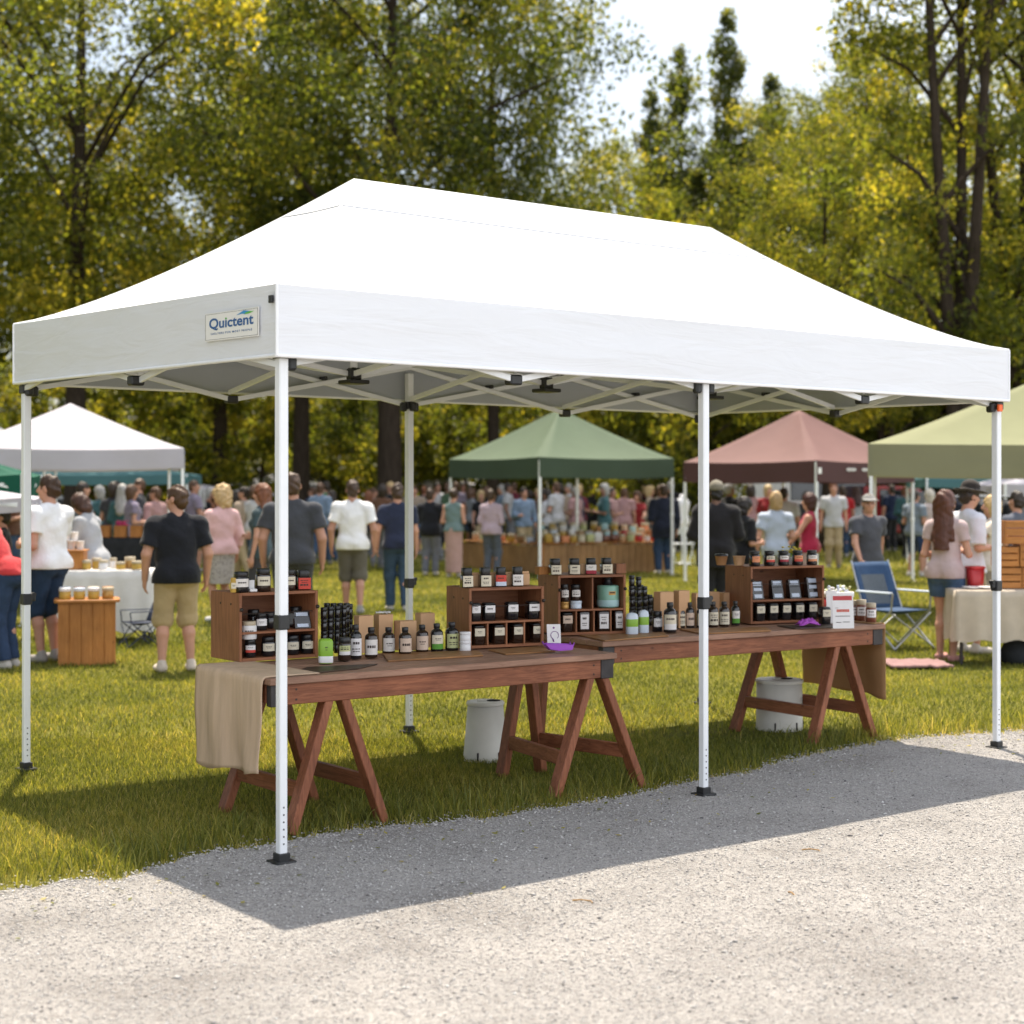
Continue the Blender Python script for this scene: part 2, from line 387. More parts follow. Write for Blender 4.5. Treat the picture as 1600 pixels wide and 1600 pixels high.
# loose stones
def pebbles(n, x0, x1, y0, y1, s0, s1, off=-.02):
    x = rng.uniform(x0, x1, n); y = rng.uniform(y0, y1, n)
    if off is None: y = edge_y(x)+rng.normal(0, .10, n); off = -9
    k = (y < edge_y(x)-off) & (abs(x) < .34*y+.5)
    x, y = x[k], y[k]; n = len(x)
    zg = np.array([gz(float(a), float(b), float(c)) for a, b, c in zip(x, y, edge_y(x))])-.005
    base = np.array([(0, 0, 1), (.9, 0, .25), (.28, .85, .25), (-.72, .53, .25), (-.72, -.53, .25), (.28, -.85, .25), (0, 0, -.6)])
    fc = np.array([[0, 1, 2], [0, 2, 3], [0, 3, 4], [0, 4, 5], [0, 5, 1], [6, 2, 1], [6, 3, 2], [6, 4, 3], [6, 5, 4], [6, 1, 5]])
    s = rng.uniform(0, 1, n)**2.2*(s1-s0)+s0
    V = base[None]*(1+rng.uniform(-.3, .3, (n, 7, 1)))*s[:, None, None]
    V[:, :, 2] *= rng.uniform(.45, .8, (n, 1)); a = rng.uniform(0, 6.28, n); ca, sa = np.cos(a)[:, None], np.sin(a)[:, None]
    el = rng.uniform(.8, 1.5, (n, 1)); X = V[:, :, 0]*el
    V2 = np.stack([X*ca-V[:, :, 1]*sa+x[:, None], X*sa+V[:, :, 1]*ca+y[:, None], V[:, :, 2]+.005+zg[:, None]+s[:, None]*.12], 2)
    return V2.reshape(-1, 3), (fc[None]+np.arange(n)[:, None, None]*7).reshape(-1, 3), np.repeat(rng.normal(.48, .24, n).clip(0, 1), 10)
A_ = [pebbles(240000, -4, 6, 4.4, 12.5, .0025, .0072), pebbles(1800, -4, 6, 4.4, 12.5, .006, .013, off=-.05), pebbles(5000, -4, 6, 6.4, 12.5, .004, .010, off=None)]
V = np.concatenate([a[0] for a in A_]); F_ = np.concatenate([A_[0][1], A_[1][1]+len(A_[0][0]), A_[2][1]+len(A_[0][0])+len(A_[1][0])]); T_ = np.concatenate([a[2] for a in A_])
o = linkmesh('loose_gravel', np_mesh('loose_gravel', V, F_, tint=T_), None, [M['pebble']]); tag(o, kind='stuff', label='loose grey and beige stones covering the gravel road', cat='gravel')

# grass blades
leafmat('grass_blade', [(0, (.050, .070, .016)), (.45, (.165, .182, .038)), (.8, (.33, .30, .075)), (1, (.46, .37, .16))], transl=.48, tk=1.6)
def blades(n, y0, y1, h0, h1, w0, tintoff=0.0, near_edge=None, xw=.40):
    y = np.sqrt(rng.uniform(y0*y0, y1*y1, n)) ; x = rng.uniform(-1, 1, n)*(xw*y+.6)
    if near_edge is not None: y = edge_y(x)+np.abs(rng.normal(0, near_edge, n))-.06
    s_ = y-edge_y(x); wob = .10*np.sin(x*9+2*np.sin(x*3.1+y*4))*np.sin(x*4.3+y*6)+.05*np.sin(x*31+y*17)
    k = (s_ > wob) | ((s_ > -.16) & (rng.uniform(0, 1, n) < .16*np.exp(s_/.07)))
    k &= rng.uniform(0, 1, n) < np.clip(.30+.7*(s_-wob)/.32, .30, 1)
    x, y, s_ = x[k], y[k], s_[k]; n = len(x)
    pn = np.array([noise.noise((float(a)*.55, float(b)*.55, 3.)) for a, b in zip(x[::1], y[::1])]) if n < 60000 else .5*np.sin(x*1.7+np.sin(y*1.3)*1.6)*np.sin(y*1.15+np.sin(x*.9)*1.4)
    h = rng.uniform(h0, h1, n)*(1+.35*pn)*np.clip(.5+s_/.35, .45, 1); a = rng.uniform(0, 6.28, n); lean = rng.uniform(.15, .85, n)*h; la = rng.uniform(0, 6.28, n)
    w_ = w0*rng.uniform(.7, 1.3, n)
    cx, cy = np.cos(a)*w_, np.sin(a)*w_; lx, ly = np.cos(la)*lean, np.sin(la)*lean; Z = np.zeros(n)
    P = np.stack([np.stack([x-cx, y-cy, Z], 1), np.stack([x+cx, y+cy, Z], 1),
                  np.stack([x+cx*.75+lx*.35, y+cy*.75+ly*.35, h*.6], 1), np.stack([x-cx*.75+lx*.35, y-cy*.75+ly*.35, h*.6], 1),
                  np.stack([x+lx, y+ly, h*.95], 1), np.stack([x+lx-cx*.1, y+ly-cy*.1, h*.95], 1)], 1)
    i = np.arange(n)[:, None]*6
    F1 = np.concatenate([i+np.array([[0, 1, 2, 3]]), i+np.array([[3, 2, 4, 5]])], 1).reshape(-1, 4)
    t = np.repeat((rng.normal(.42, .2, n)+.40*pn+tintoff+.42*np.exp(-np.maximum(s_, 0)/.13)*rng.uniform(0, 1, n)).clip(0, 1), 2)
    return P.reshape(-1, 3), F1, t
parts = [blades(215000, 6.4, 11, .016, .046, .0021), blades(165000, 10.5, 18, .02, .048, .0032), blades(130000, 17, 34, .035, .07, .006), blades(25000, 33, 60, .08, .14, .014),
         blades(9000, 6.4, 12, .05, .15, .0026, -.06, .30), blades(3500, 6.4, 12, .02, .07, .002, .5, .05)]
off = 0; Vs, Fs, Ts = [], [], []
for v_, f_, t_ in parts: Vs.append(v_); Fs.append(f_+off); Ts.append(t_); off += len(v_)
o = linkmesh('grass', np_mesh('grass', np.concatenate(Vs), np.concatenate(Fs), tint=np.concatenate(Ts)), None, [M['grass_blade']])
tag(o, kind='stuff', label='green and yellowish lawn grass covering the market field', cat='grass')

# a few fallen leaves and weeds at the road edge read as litter nobody counts
r = np.random.default_rng(77); n_ = 420; lx_ = r.uniform(-3, 4.5, n_); ly_ = edge_y(lx_)-np.abs(r.normal(0, .55, n_))-.02
lc = np.stack([lx_, ly_, np.full(n_, .016)], 1); a_ = r.uniform(0, 6.28, n_); s_l = r.uniform(.006, .018, n_)[:, None]
da = np.stack([np.cos(a_), np.sin(a_), r.uniform(-.3, .3, n_)], 1)*s_l; db = np.stack([-np.sin(a_), np.cos(a_), r.uniform(-.3, .3, n_)], 1)*s_l*.5
o = linkmesh('fallen_leaves', np_mesh('fallen_leaves', np.stack([lc-da, lc+db, lc+da, lc-db], 1).reshape(-1, 3), np.arange(n_*4).reshape(-1, 4), tint=r.uniform(.2, 1, n_)), None, [M['grass_blade']])
tag(o, 'small dry leaves and clippings strewn on the gravel beside the lawn', 'leaf litter', kind='stuff')
# twigs on the gravel
simple('twig', (.30, .17, .05), rough=.8)
for (u, v, a_, l_, txt) in ((1266, 1332, .1, .075, 'small bent brown twig lying on sunlit gravel right of the middle canopy leg'), (909, 1412, .15, .075, 'small bent brown twig lying on gravel just past the canopy shadow'), (1236, 1400, 1.2, .04, 'tiny dark twig lying on the sunlit gravel, the shortest twig')):
    p = at(u, v); t = MB(); d = Vector((math.cos(a_), -math.sin(a_), 0))
    t.tube([p-d*l_/2+Vector((0, 0, .012)), p+Vector((0, 0, .016)), p+d*l_/2+Vector((0, 0, .012)), p+d*l_/2+Vector((.004, -.016, .008))], [.0035, .003, .003, .002], 6)
    tag(t.build('twig', M['twig']), txt, 'twig', 'twigs on the gravel')
# ------------------------------------------------------------------ main canopy tent
fA, fM, fB, fC, fD, fE = at(440, 1350), at(1094, 1243), at(1557, 1170), at(41, 1204), at(645, 1140), at(1097, 1100)
fD = (fC+fE)/2; fM = (fA+fB)/2
tv = (fB-fA).normalized(); nv = (fC-fA).normalized()
def outw(p, a, b): return p-tv*a*.055-nv*b*.055
cA, cB, cC, cE = outw(fA, 1, 1), outw(fB, -1, 1), outw(fC, 1, -1), outw(fE, -1, -1)
def z_of(p, v): return EYE-(v-HZ)/FPX*p.y
zb = {'A': z_of(cA, 555), 'B': z_of(cB, 626), 'C': z_of(cC, 599), 'E': z_of(cE, 646)}
zt = {'A': z_of(cA, 443), 'B': z_of(cB, 547), 'C': z_of(cC, 507), 'E': z_of(cE, 561)}
CR = {'A': cA, 'B': cB, 'C': cC, 'E': cE}
mid0 = (cA+cC)/2; mid1 = (cB+cE)/2; ax = (mid1-mid0).normalized()
def along(u):      # point of the ridge line's ground track at column u
    k = (u-800)/FPX; s = (k*mid0.y-mid0.x)/(ax.x-k*ax.y); return mid0+ax*s
r0, r1 = along(553), along(1110); r0.z = z_of(r0, 281); r1.z = z_of(r1, 357)
tent = empty('canopy_tent', ((cA+cB+cC+cE)/4).to_tuple()[:2]+(0,), 0, 'large white pop up canopy tent with a branded panel, sheltering two wooden tables', 'canopy tent')
T0 = tent.location.copy()
def loc(p): return Vector(p)-T0
def P3(p, z): return Vector((p.x, p.y, z))
NQ, NU = 26, 40
PW = 1.32
def roof_pt(e0, e1, q, s):
    """e0,e1: (eave point, ridge point) pairs of the two hips; q 0 eave .. 1 ridge"""
    def hip(e):
        a, b = e
        return Vector((a.x+(b.x-a.x)*q, a.y+(b.y-a.y)*q, a.z+(b.z-a.z)*q**PW))
    p = hip(e0).lerp(hip(e1), s)
    p.z -= .045*math.sin(PI*s)*math.sin(PI*min(1, q*1.0))*(1-q)          # cloth sags between the hips
    return p
eA, eB, eC, eE = (P3(cA, zt['A']), r0), (P3(cB, zt['B']), r1), (P3(cC, zt['C']), r0), (P3(cE, zt['E']), r1)
sides = [(eA, eB), (eB, eE), (eE, eC), (eC, eA)]
g = MB(); gl = MB()
for a, b in sides:
    G = [[loc(roof_pt(a, b, q/NQ, s/NU)) for s in range(NU+1)] for q in range(NQ+1)]
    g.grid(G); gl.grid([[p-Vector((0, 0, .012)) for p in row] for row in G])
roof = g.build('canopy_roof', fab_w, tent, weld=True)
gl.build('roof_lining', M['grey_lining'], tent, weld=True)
# seam of the ridge cap, piping on the hips
g = MB()
for a, b in sides:
    pts = [loc(roof_pt(a, b, .80, s/24)) for s in range(25)]
    for i in range(24):
        p, q = pts[i], pts[i+1]
        g.bar(p+Vector((0, 0, .003)), q+Vector((0, 0, .003)), .012, .004, bev=.001)
g.build('cap_seam', M['white_piping'], roof)
g = MB()
for e in (eA, eB, eC, eE):
    g.tube([loc(roof_pt(e, e, q/16, 0)) for q in range(17)], .007, 6)
g.tube([loc(r0), loc(r1)], .007, 6)
g.build('hip_piping', M['white_piping'], roof)
# valances
def valance(k0, k1, name, lab=None):
    a, b = CR[k0], CR[k1]; g = MB(); n_ = 60; out = (b-a).cross(Vector((0, 0, 1))).normalized()
    rows = []
    for i in range(9):
        f = i/8; row = []
        for j in range(n_+1):
            s = j/n_; p = a.lerp(b, s)
            z = zt[k0]+(zt[k1]-zt[k0])*s; z1 = zb[k0]+(zb[k1]-zb[k0])*s
            w_ = (.004 if k0 == 'C' else .010)*noise.noise((s*5.0, f*2.2, len(name)+ord(k0)))*math.sin(PI*s)**.5+.005*noise.noise((s*16+f*9, f*3, 5))
            q = P3(p, z+(z1-z)*f)+out*(w_*f**.6)
            row.append(loc(q))
        rows.append(row)
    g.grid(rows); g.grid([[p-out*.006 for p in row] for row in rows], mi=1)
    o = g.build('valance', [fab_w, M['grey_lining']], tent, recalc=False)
    h = MB()
    h.tube([p for p in rows[-1]], .009, 6)
    h.build('hem', M['white_piping'], o)
    h = MB(); h.tube([loc(P3(a, zt[k0]-.0)), loc(P3(a, zb[k0]))], .008, 6); h.build('corner_piping', M['white_piping'], o)
    return o, out
vF, oF = valance('A', 'B', 'valance_front'); valance('B', 'E', 'valance_r'); valance('E', 'C', 'valance_back'); vL, oL = valance('C', 'A', 'valance_left')
# small black buckles at the corners
g = MB(); 
for k, e in (('A', 1), ('B', -1)):
    p = P3(CR[k], zt[k]-.065); g.box(loc(p)+(-nv*.0+(-tv if k == 'A' else tv))*.012+(nv*.03), (.028, .014, .034), RZ(math.atan2(nv.y, nv.x)))
g.build('buckle', M['black_plastic'], tent)
# logo panel on the left valance
def on_left(u, v):
    k = (u-800)/FPX; s = (k*cA.y-cA.x)/(nv2.x-k*nv2.y); p = cA+nv2*s
    return P3(p, z_of(p, v))
nv2 = (cC-cA).normalized()
q0, q1, q2, q3 = [on_left(u, v) for u, v in ((324.4, 534.4), (407.8, 525), (407.8, 479.7), (324.4, 490.6))]
px = (q1-q0); W_ = px.length; px.normalize(); pz = Vector((0, 0, 1)); Hh = ((q3-q0).length+(q2-q1).length)/2; po = -px.cross(pz) if False else oL.normalized()
if po.dot(Vector((-.6, -.8, 0))) < 0: po = -po
def lp(x, y, d): return loc(q0+px*x*W_+(pz*y*Hh)+(q1-q0-px*(q1-q0).dot(px))*x+po*d)
g = MB()
g.add([lp(0, 0, .013), lp(1, 0, .013), lp(1, 1, .013), lp(0, 1, .013)], [[0, 1, 2, 3]])
g.add([lp(0, 0, .009), lp(1, 0, .009), lp(1, 1, .009), lp(0, 1, .009)], [[3, 2, 1, 0]])
for i in range(4):
    c_ = [(0, 0), (1, 0), (1, 1), (0, 1)]; a_, b_ = c_[i], c_[(i+1) % 4]
    g.add([lp(*a_, .009), lp(*b_, .009), lp(*b_, .013), lp(*a_, .013)], [[0, 1, 2, 3]])
banner = g.build('brand_panel', M['banner_white'], tent)
g = MB(); e_ = .025; ex_ = e_*Hh/W_*1.2; t_ = .006
for (x0, y0, x1, y1) in ((ex_, e_*1.6, 1-ex_, e_*1.6+.012), (ex_, 1-e_*1.6-.012, 1-ex_, 1-e_*1.6), (ex_, e_*1.6, ex_+.006, 1-e_*1.6), (1-ex_-.006, e_*1.6, 1-ex_, 1-e_*1.6)):
    g.add([lp(x0, y0, .0136), lp(x1, y0, .0136), lp(x1, y1, .0136), lp(x0, y1, .0136)], [[0, 1, 2, 3]])
g.build('border_line', M['banner_line'], banner, recalc=False)
def text_mesh(txt, bold=0.0, spacing=1.0):
    cu = bpy.data.curves.new('txt', 'FONT'); cu.body = txt; cu.offset = bold; cu.space_character = spacing; cu.resolution_u = 6
    o = bpy.data.objects.new('txt', cu); COL.objects.link(o)
    dg = bpy.context.evaluated_depsgraph_get(); me = bpy.data.meshes.new_from_object(o.evaluated_get(dg))
    bpy.data.objects.remove(o); bpy.data.curves.remove(cu)
    V = np.array([v.co[:2] for v in me.vertices]); F_ = [list(p.vertices) for p in me.polygons]
    bpy.data.meshes.remove(me)
    return V, F_
def text_on(txt, box, fn, d, name, mat, parent, bold=0, spacing=1.0, split=None, mats=None):
    V, F_ = text_mesh(txt, bold, spacing); mn, mx = V.min(0), V.max(0)
    x0, y0, x1, y1 = box
    vs = [fn(x0+(v[0]-mn[0])/(mx[0]-mn[0])*(x1-x0), y0+(v[1]-mn[1])/(mx[1]-mn[1])*(y1-y0), d) for v in V]
    g = MB()
    for f in F_:
        c_ = V[f].mean(0); g.add([vs[i] for i in f], [list(range(len(f)))], 1 if split and split((c_-mn)/(mx-mn)) else 0)
    return g.build(name, mats or [mat], parent, recalc=False)
text_on('Quictent', (.085, .36, .915, .80), lp, .0142, 'brand_name', None, banner, bold=.022, split=lambda c: c[1] > .82 and .36 < c[0] < .455, mats=[M['logo_blue'], M['logo_green']])
text_on('SHELTERS FOR MOST PEOPLE', (.115, .215, .89, .285), lp, .0142, 'tagline', M['logo_blue'], banner, bold=.012, spacing=1.25)
g = MB()
g.add([lp(.60, .80, .0144), lp(.74, .94, .0144), lp(.86, .885, .0144), lp(.75, .80, .0144), lp(.72, .83, .0144)], [[0, 4, 3, 2, 1]])
g.add([lp(.75, .80, .0148), lp(.84, .81, .0148), lp(.93, .87, .0148), lp(.86, .885, .0148), lp(.78, .86, .0148)], [[0, 1, 2, 3, 4]], 1)
g.build('roof_emblem', [M['logo_sky'], M['logo_green']], banner, recalc=False)

# legs
yaw_t = math.atan2(tv.y, tv.x); Rt = RZ(yaw_t)
def ztop(f):
    s = (f-cA).dot(tv)/(cB-cA).length; d = (f-cA).dot(nv)/(cC-cA).length
    return (zb['A']*(1-s)+zb['B']*s)*(1-d)+(zb['C']*(1-s)+zb['E']*s)*d
LEGS = [('A', fA, 972), ('M', fM, 942), ('B', fB, 915), ('C', fC, 936), ('D', fD, 911), ('E', fE, 905)]
for k, f, vs in LEGS:
    zs = z_of(f, vs); zt_ = ztop(f)
    g = MB(); g.box(loc(f+Vector((0, 0, (zs+zt_+.18)/2))), (.046, .046, zt_+.18-zs), Rt, .005)
    leg = g.build('leg', M['powder_white'], tent)
    g = MB(); g.box(loc(f+Vector((0, 0, (zs+.02)/2))), (.039, .039, zs-.0), Rt, .004)
    g.build('lower_tube', M['powder_white'], leg)
    g = MB()
    for i in range(6): g.box(loc(f+Vector((0, 0, .09+i*.032)))-nv*.0197+tv*0, (.007, .002, .007), Rt, .0005)
    g.build('adjustment_holes', M['hole_dark'], leg)
    g = MB(); g.box(loc(f+Vector((0, 0, zs))), (.055, .055, .066), Rt, .006)
    lat = tv*.045 if k not in 'BD' else (-tv*.045 if k == 'B' else tv*.045)
    g.box(loc(f+Vector((0, 0, zs+.010)))+lat*.8, (.036, .030, .05), Rt, .010); g.tube([loc(f+Vector((0, 0, zs+.024)))+lat*.95-nv*.016, loc(f+Vector((0, 0, zs+.024)))+lat*.95+nv*.016], .014, 10)
    g.build('slider', M['black_plastic'], leg)
    g = MB(); g.box(loc(f+Vector((0, 0, .010))), (.10, .10, .014), Rt, .004); g.box(loc(f+Vector((0, 0, .03))), (.058, .058, .04), Rt, .004)
    g.build('foot_plate', M['black_plastic'], leg)
    g = MB(); dz_ = .05 if k in 'AM' else 0; g.box(loc(f+Vector((0, 0, zt_-.035+dz_))), (.066, .066, .05), Rt, .006)
    for d in ((tv,) if k == 'A' else (tv, -tv) if k == 'M' else (tv, -tv, nv, -nv)):
        if k in 'ABCE' and (loc(f)+d*.05).xy.length > loc(f).xy.length: continue
        g.box(loc(f+Vector((0, 0, zt_-.030 if k in 'AM' else zt_-.045)))+d*.048, (.044, .044, .06), Rt, .01)
    g.build('corner_bracket', M['black_plastic'], leg)
    if k == 'B':
        g = MB(); g.box(loc(f+Vector((0, 0, zt_-.05)))-tv*.02-nv*.04, (.04, .02, .045), Rt, .006); g.build('release_button', M['orange_plastic'], leg)
# scissor trusses
def scissor(p, q, name='truss_bars'):
    """two X bays between the leg tops p and q"""
    g = MB(); hs = []; m_ = (p+q)/2; d = (q-p).normalized(); side = d.cross(Vector((0, 0, 1)))
    zl, zh = -.045, .22
    for a, b in ((p, m_), (q, m_)):
        za, zm = ztop(a), ztop(m_)
        g.bar(loc(P3(a, za+zh))+side*.014, loc(P3(b, zm+zl))+side*.014, .018, .030)
        g.bar(loc(P3(a, za-.035))-side*.014, loc(P3(b, zm+zh))-side*.014, .018, .030)
        c_ = (a+b)/2; h = MB(); hs.append(h); h.tube([loc(P3(c_, (za+zm)/2+.118))-side*.034, loc(P3(c_, (za+zm)/2+.118))+side*.034], .014, 10)
    h = MB(); hs.append(h); h.box(loc(P3(m_, ztop(m_)+zl)), (.075, .06, .05), Rt, .008); h = MB(); hs.append(h); h.box(loc(P3(m_, ztop(m_)+zh)), (.06, .05, .04), Rt, .008)
    o = g.build(name, M['powder_white'], tent)
    for h in hs: h.build('truss_joint', M['black_plastic'], o)
for p, q in ((fA, fM), (fM, fB), (fC, fD), (fD, fE), (fA, fC), (fB, fE)): scissor(p, q)
# king posts under the ridge with hubs, braced to the eaves
rm = (r0+r1)/2
hubs = []
for r in (r0, rm, r1):
    hz2 = 2.26; g = MB(); g.bar(loc(P3(r, hz2)), loc(P3(r, r.z-.03)), .038, .038, up=(1, 0, 0)); kp = g.build('king_post', M['powder_white'], tent)
    h = MB(); h.box(loc(P3(r, hz2+.02)), (.07, .07, .075), Rt, .012); h.box(loc(P3(r, hz2-.022)), (.13, .13, .022), Rt, .008); h.build('hub', M['black_plastic'], kp)
    hubs.append(P3(r, hz2))
def br(a, za, b, zb_, off=.012):
    d = (b-a); d.z = 0; s = d.normalized().cross(Vector((0, 0, 1)))*off
    g = MB(); g.bar(loc(P3(a, za))+s, loc(P3(b, zb_))+s, .018, .030)
    g.build('brace_bar', M['powder_white'], tent)
qF0, qF1, qB0, qB1 = (fA+fM)/2, (fM+fB)/2, (fC+fD)/2, (fD+fE)/2
for q_, hb in ((qF0, 0), (qB0, 0), (qF1, 2), (qB1, 2), (fM, 1), (fD, 1), ((fA+fC)/2, 0), ((fB+fE)/2, 2)):
    br(q_, ztop(q_), hubs[hb], 2.28+.2, .014); br(q_, ztop(q_)+.24, hubs[hb], 2.28, -.014)
for a, b in ((0, 1), (1, 2)):
    br(hubs[a], 2.28, hubs[b], 2.55, .014); br(hubs[a], 2.55, hubs[b], 2.28, -.014)
# ------------------------------------------------------------------ trestle tables
TZ = .75
def local_frame(FL, yaw, L_, D):
    x = Vector((math.cos(yaw), math.sin(yaw), 0)); y = Vector((-math.sin(yaw), math.cos(yaw), 0))
    c = Vector((FL.x, FL.y, 0))+x*L_/2+y*D/2
    return c, x, y
def splay_leg(g, top, foot, up):
    g.bar(top, foot, .045, .075, up=up, bev=.004)
class Table: pass
def table(FL, FR, D, label, trestles, extra_leg=None, end_bracket=(1, 1)):
    d = FR-FL; d.z = 0; yaw = math.atan2(d.y, d.x); L_ = d.length
    c, x, y = local_frame(FL, yaw, L_, D)
    t = empty('trestle_table', c, yaw, label, 'table', 'wooden trestle tables under the canopy')
    g = MB(); n_ = 5; pw = D/n_
    for i in range(n_): g.box((0, -D/2+pw*(i+.5), TZ-.016), (L_, pw-.003, .032), None, .004)
    g.build('tabletop', M['table_wood'], t)
    for sy in (-1, 1):
        g = MB(); g.box((0, sy*(D/2-.04), TZ-.032-.05), (L_-.20, .038, .098), None, .003)
        for sx in (-1, 1):
            for dz in (-.028, .02): g.tube([(sx*(L_/2-.15), sy*(D/2-.04)+sy*.018, TZ-.08+dz), (sx*(L_/2-.15), sy*(D/2-.04)+sy*.0205, TZ-.08+dz)], .0055, 8, mi=1)
        g.build('apron', [M['red_wood_x'], M['screw']], t)
    for sx in (-1, 1):
        g = MB(); g.box((sx*(L_/2-.03), 0, TZ-.032-.045), (.034, D-.14, .088), None, .003); g.build('end_apron', M['red_wood_y'], t)
        for sy in (-1, 1):
            if sx == -1 and not end_bracket[0] or sx == 1 and not end_bracket[1]: continue
            g = MB(); g.box((sx*(L_/2-.056), sy*(D/2-.04), TZ-.032-.052), (.086, .046, .104), None, .003); g.build('corner_bracket', M['dark_iron'], t)
    za = TZ-.035
    for xc, sp, spb in trestles:
        for sy in (-1, 1):
            for sx in (-1, 1):
                g = MB(); yy = sy*(D/2-.065)
                sp_ = sp if sy < 0 else spb; splay_leg(g, (xc+sx*.030, yy, za-.05), (xc+sx*sp_, yy+sy*.03, .0), (0, 1, 0))
                for q in (.08, .74): 
                    pp = Vector((xc+sx*.030, yy, za-.05)).lerp(Vector((xc+sx*sp_, yy+sy*.03, 0)), q); g.tube([pp+Vector((0, sy*.022, 0)), pp+Vector((0, sy*.0245, 0))], .006, 8, mi=1)
                g.build('leg', [M['red_wood_z'], M['screw']], t)
        for sx in (-1, 1):
            zz = .20; f = 1-zz/(za-.05); xx = xc+sx*(.03+(sp-.03)*f); xb = xc+sx*(.03+(spb-.03)*f)
            g = MB(); g.bar((xx, -(D/2-.07), zz), (xb, D/2-.07, zz), .032, .075, up=(0, 0, 1), bev=.003); g.build('stretcher', M['red_wood_y'], t)
    if extra_leg:
        g = MB(); splay_leg(g, extra_leg[0], extra_leg[1], (0, 1, 0)); g.build('leg', M['red_wood_z'], t)
    T = Table(); T.c, T.x, T.y, T.L, T.D, T.yaw, T.o = c, x, y, L_, D, yaw, t
    return T
T1 = table(Vector((-1.135, 7.89, 0)), Vector((.575, 9.15, 0)), .76, 'left wooden trestle table, its left end hung with pale beige cloth', [(-.68, .26, .26), (.95, .30, .14)], None)
T2 = table(Vector((.53, 9.80, 0)), Vector((2.47, 11.09, 0)), .82, 'right wooden trestle table, its right end hung with brown cloth', [(.80, .27, .27)], ((-1.06, .33, .68), (-1.10, .36, 0)))
def W(T, x, y, z=0): return T.c+T.x*x+T.y*y+Vector((0, 0, z))
def draped(T, sgn, inward, y0, y1, drop_f, drop_b, mat_, name, label, cat, wave=.012, seed=0):
    """a cloth lying over one end of a table and hanging down"""
    o = empty('x', T.c, T.yaw); bpy.data.objects.remove(o)
    n_, m_ = 34, 26; rows = []
    for i in range(n_+1):
        f = i/n_; row = []
        for j in range(m_+1):
            s = j/m_; y_ = y0+(y1-y0)*s; drop = drop_f+(drop_b-drop_f)*s
            tot = inward+drop; d = f*tot
            edge = T.L/2+.006; rr = .018
            if d < inward-rr: X, Z = edge-inward+d, TZ+.005
            elif d < inward+rr: a = (d-inward+rr)/(2*rr)*PI/2; X, Z = edge-rr+rr*math.sin(a)+.004, TZ+.005-rr+rr*math.cos(a)
            else: X, Z = edge+.006, TZ+.005-(d-inward)
            h = max(0, (d-inward)/drop)
            wv = wave*h**.7*(math.sin(s*9+seed)+.6*math.sin(s*17+2*seed+h*2))+.02*h*noise.noise((s*2.2, h*1.5, seed+.5))
            X += wv+.012*h; Y_ = y_+.014*math.sin(h*5+seed)*h*(1 if s > .5 else -1)+.02*h*noise.noise((h*3, seed, s))
            if h > .97: Z += .008*math.sin(s*13+seed)
            row.append((sgn*X, Y_, Z))
        rows.append(row)
    g = MB(); g.grid(rows)
    ob = g.build(name, mat_, None, recalc=True)
    sm = ob.modifiers.new('thick', 'SOLIDIFY'); sm.thickness = .005; sm.offset = 0
    ob.location = T.c; ob.rotation_euler = (0, 0, T.yaw)
    return tag(ob, label, cat)
draped(T1, -1, .30, -.33, .386, .46, .50, M['beige_cloth'], 'table_cloth', 'pale beige cloth hanging over the left end of the left table', 'cloth', .020, 1.3)
draped(T2, 1, .10, -.39, .40, .50, .46, M['brown_cloth'], 'table_cloth', 'brown tan cloth hanging behind the trestle at the far right end', 'cloth', .014, 4.1)

# buckets under the tables
def bucket(p, r, h, label, rt=None):
    b = empty('bucket', p, 0.4, label, 'bucket', 'white buckets on the grass under the tables'); rt = rt or r*.8
    g = MB(); g.lathe([(r, 0), (r*1.0, .01), (rt, h-.012), (rt-.006, h-.012), (r-.01, .012), (r-.01, .012)], 40); g.build('pail', M['bucket_white'], b)
    g = MB(); g.lathe([(rt+.005, h-.016), (rt+.008, h-.006), (rt+.004, h+.006), (rt-.02, h+.008), (.0, h+.008)], 40, cap=False); g.build('lid', M['bucket_white'], b)
    g = MB(); g.lathe([(.0, 0), (.034, 0), (.036, .004), (0, .0045)], 20, c=(.045, -.02, h+.0085), cap=False, sx=1.25); g.build('lid_opening', M['hole_dark'], b)
    g = MB(); g.box((-.03, -.02, h+.013), (.06, .012, .006)); g.build('lid_tab', M['bucket_white'], b)
    g = MB()
    for a_ in (-2.3, -1.3, -.5): g.box((math.cos(a_)*(r-.001), math.sin(a_)*(r-.001), .035), (.014, .010, .05), RZ(a_), .003)
    g.build('foot_clip', M['dark_iron'], b)
p_ = at(758, 1192); bucket(p_+Vector((0, .12, 0)), .135, .35, 'white lidded bucket with a dark opening, under the left table', .108)
p_ = at(1222, 1143); bucket(p_+Vector((0, .12, 0)), .158, .335, 'white bucket behind the trestle legs of the right table', .155)

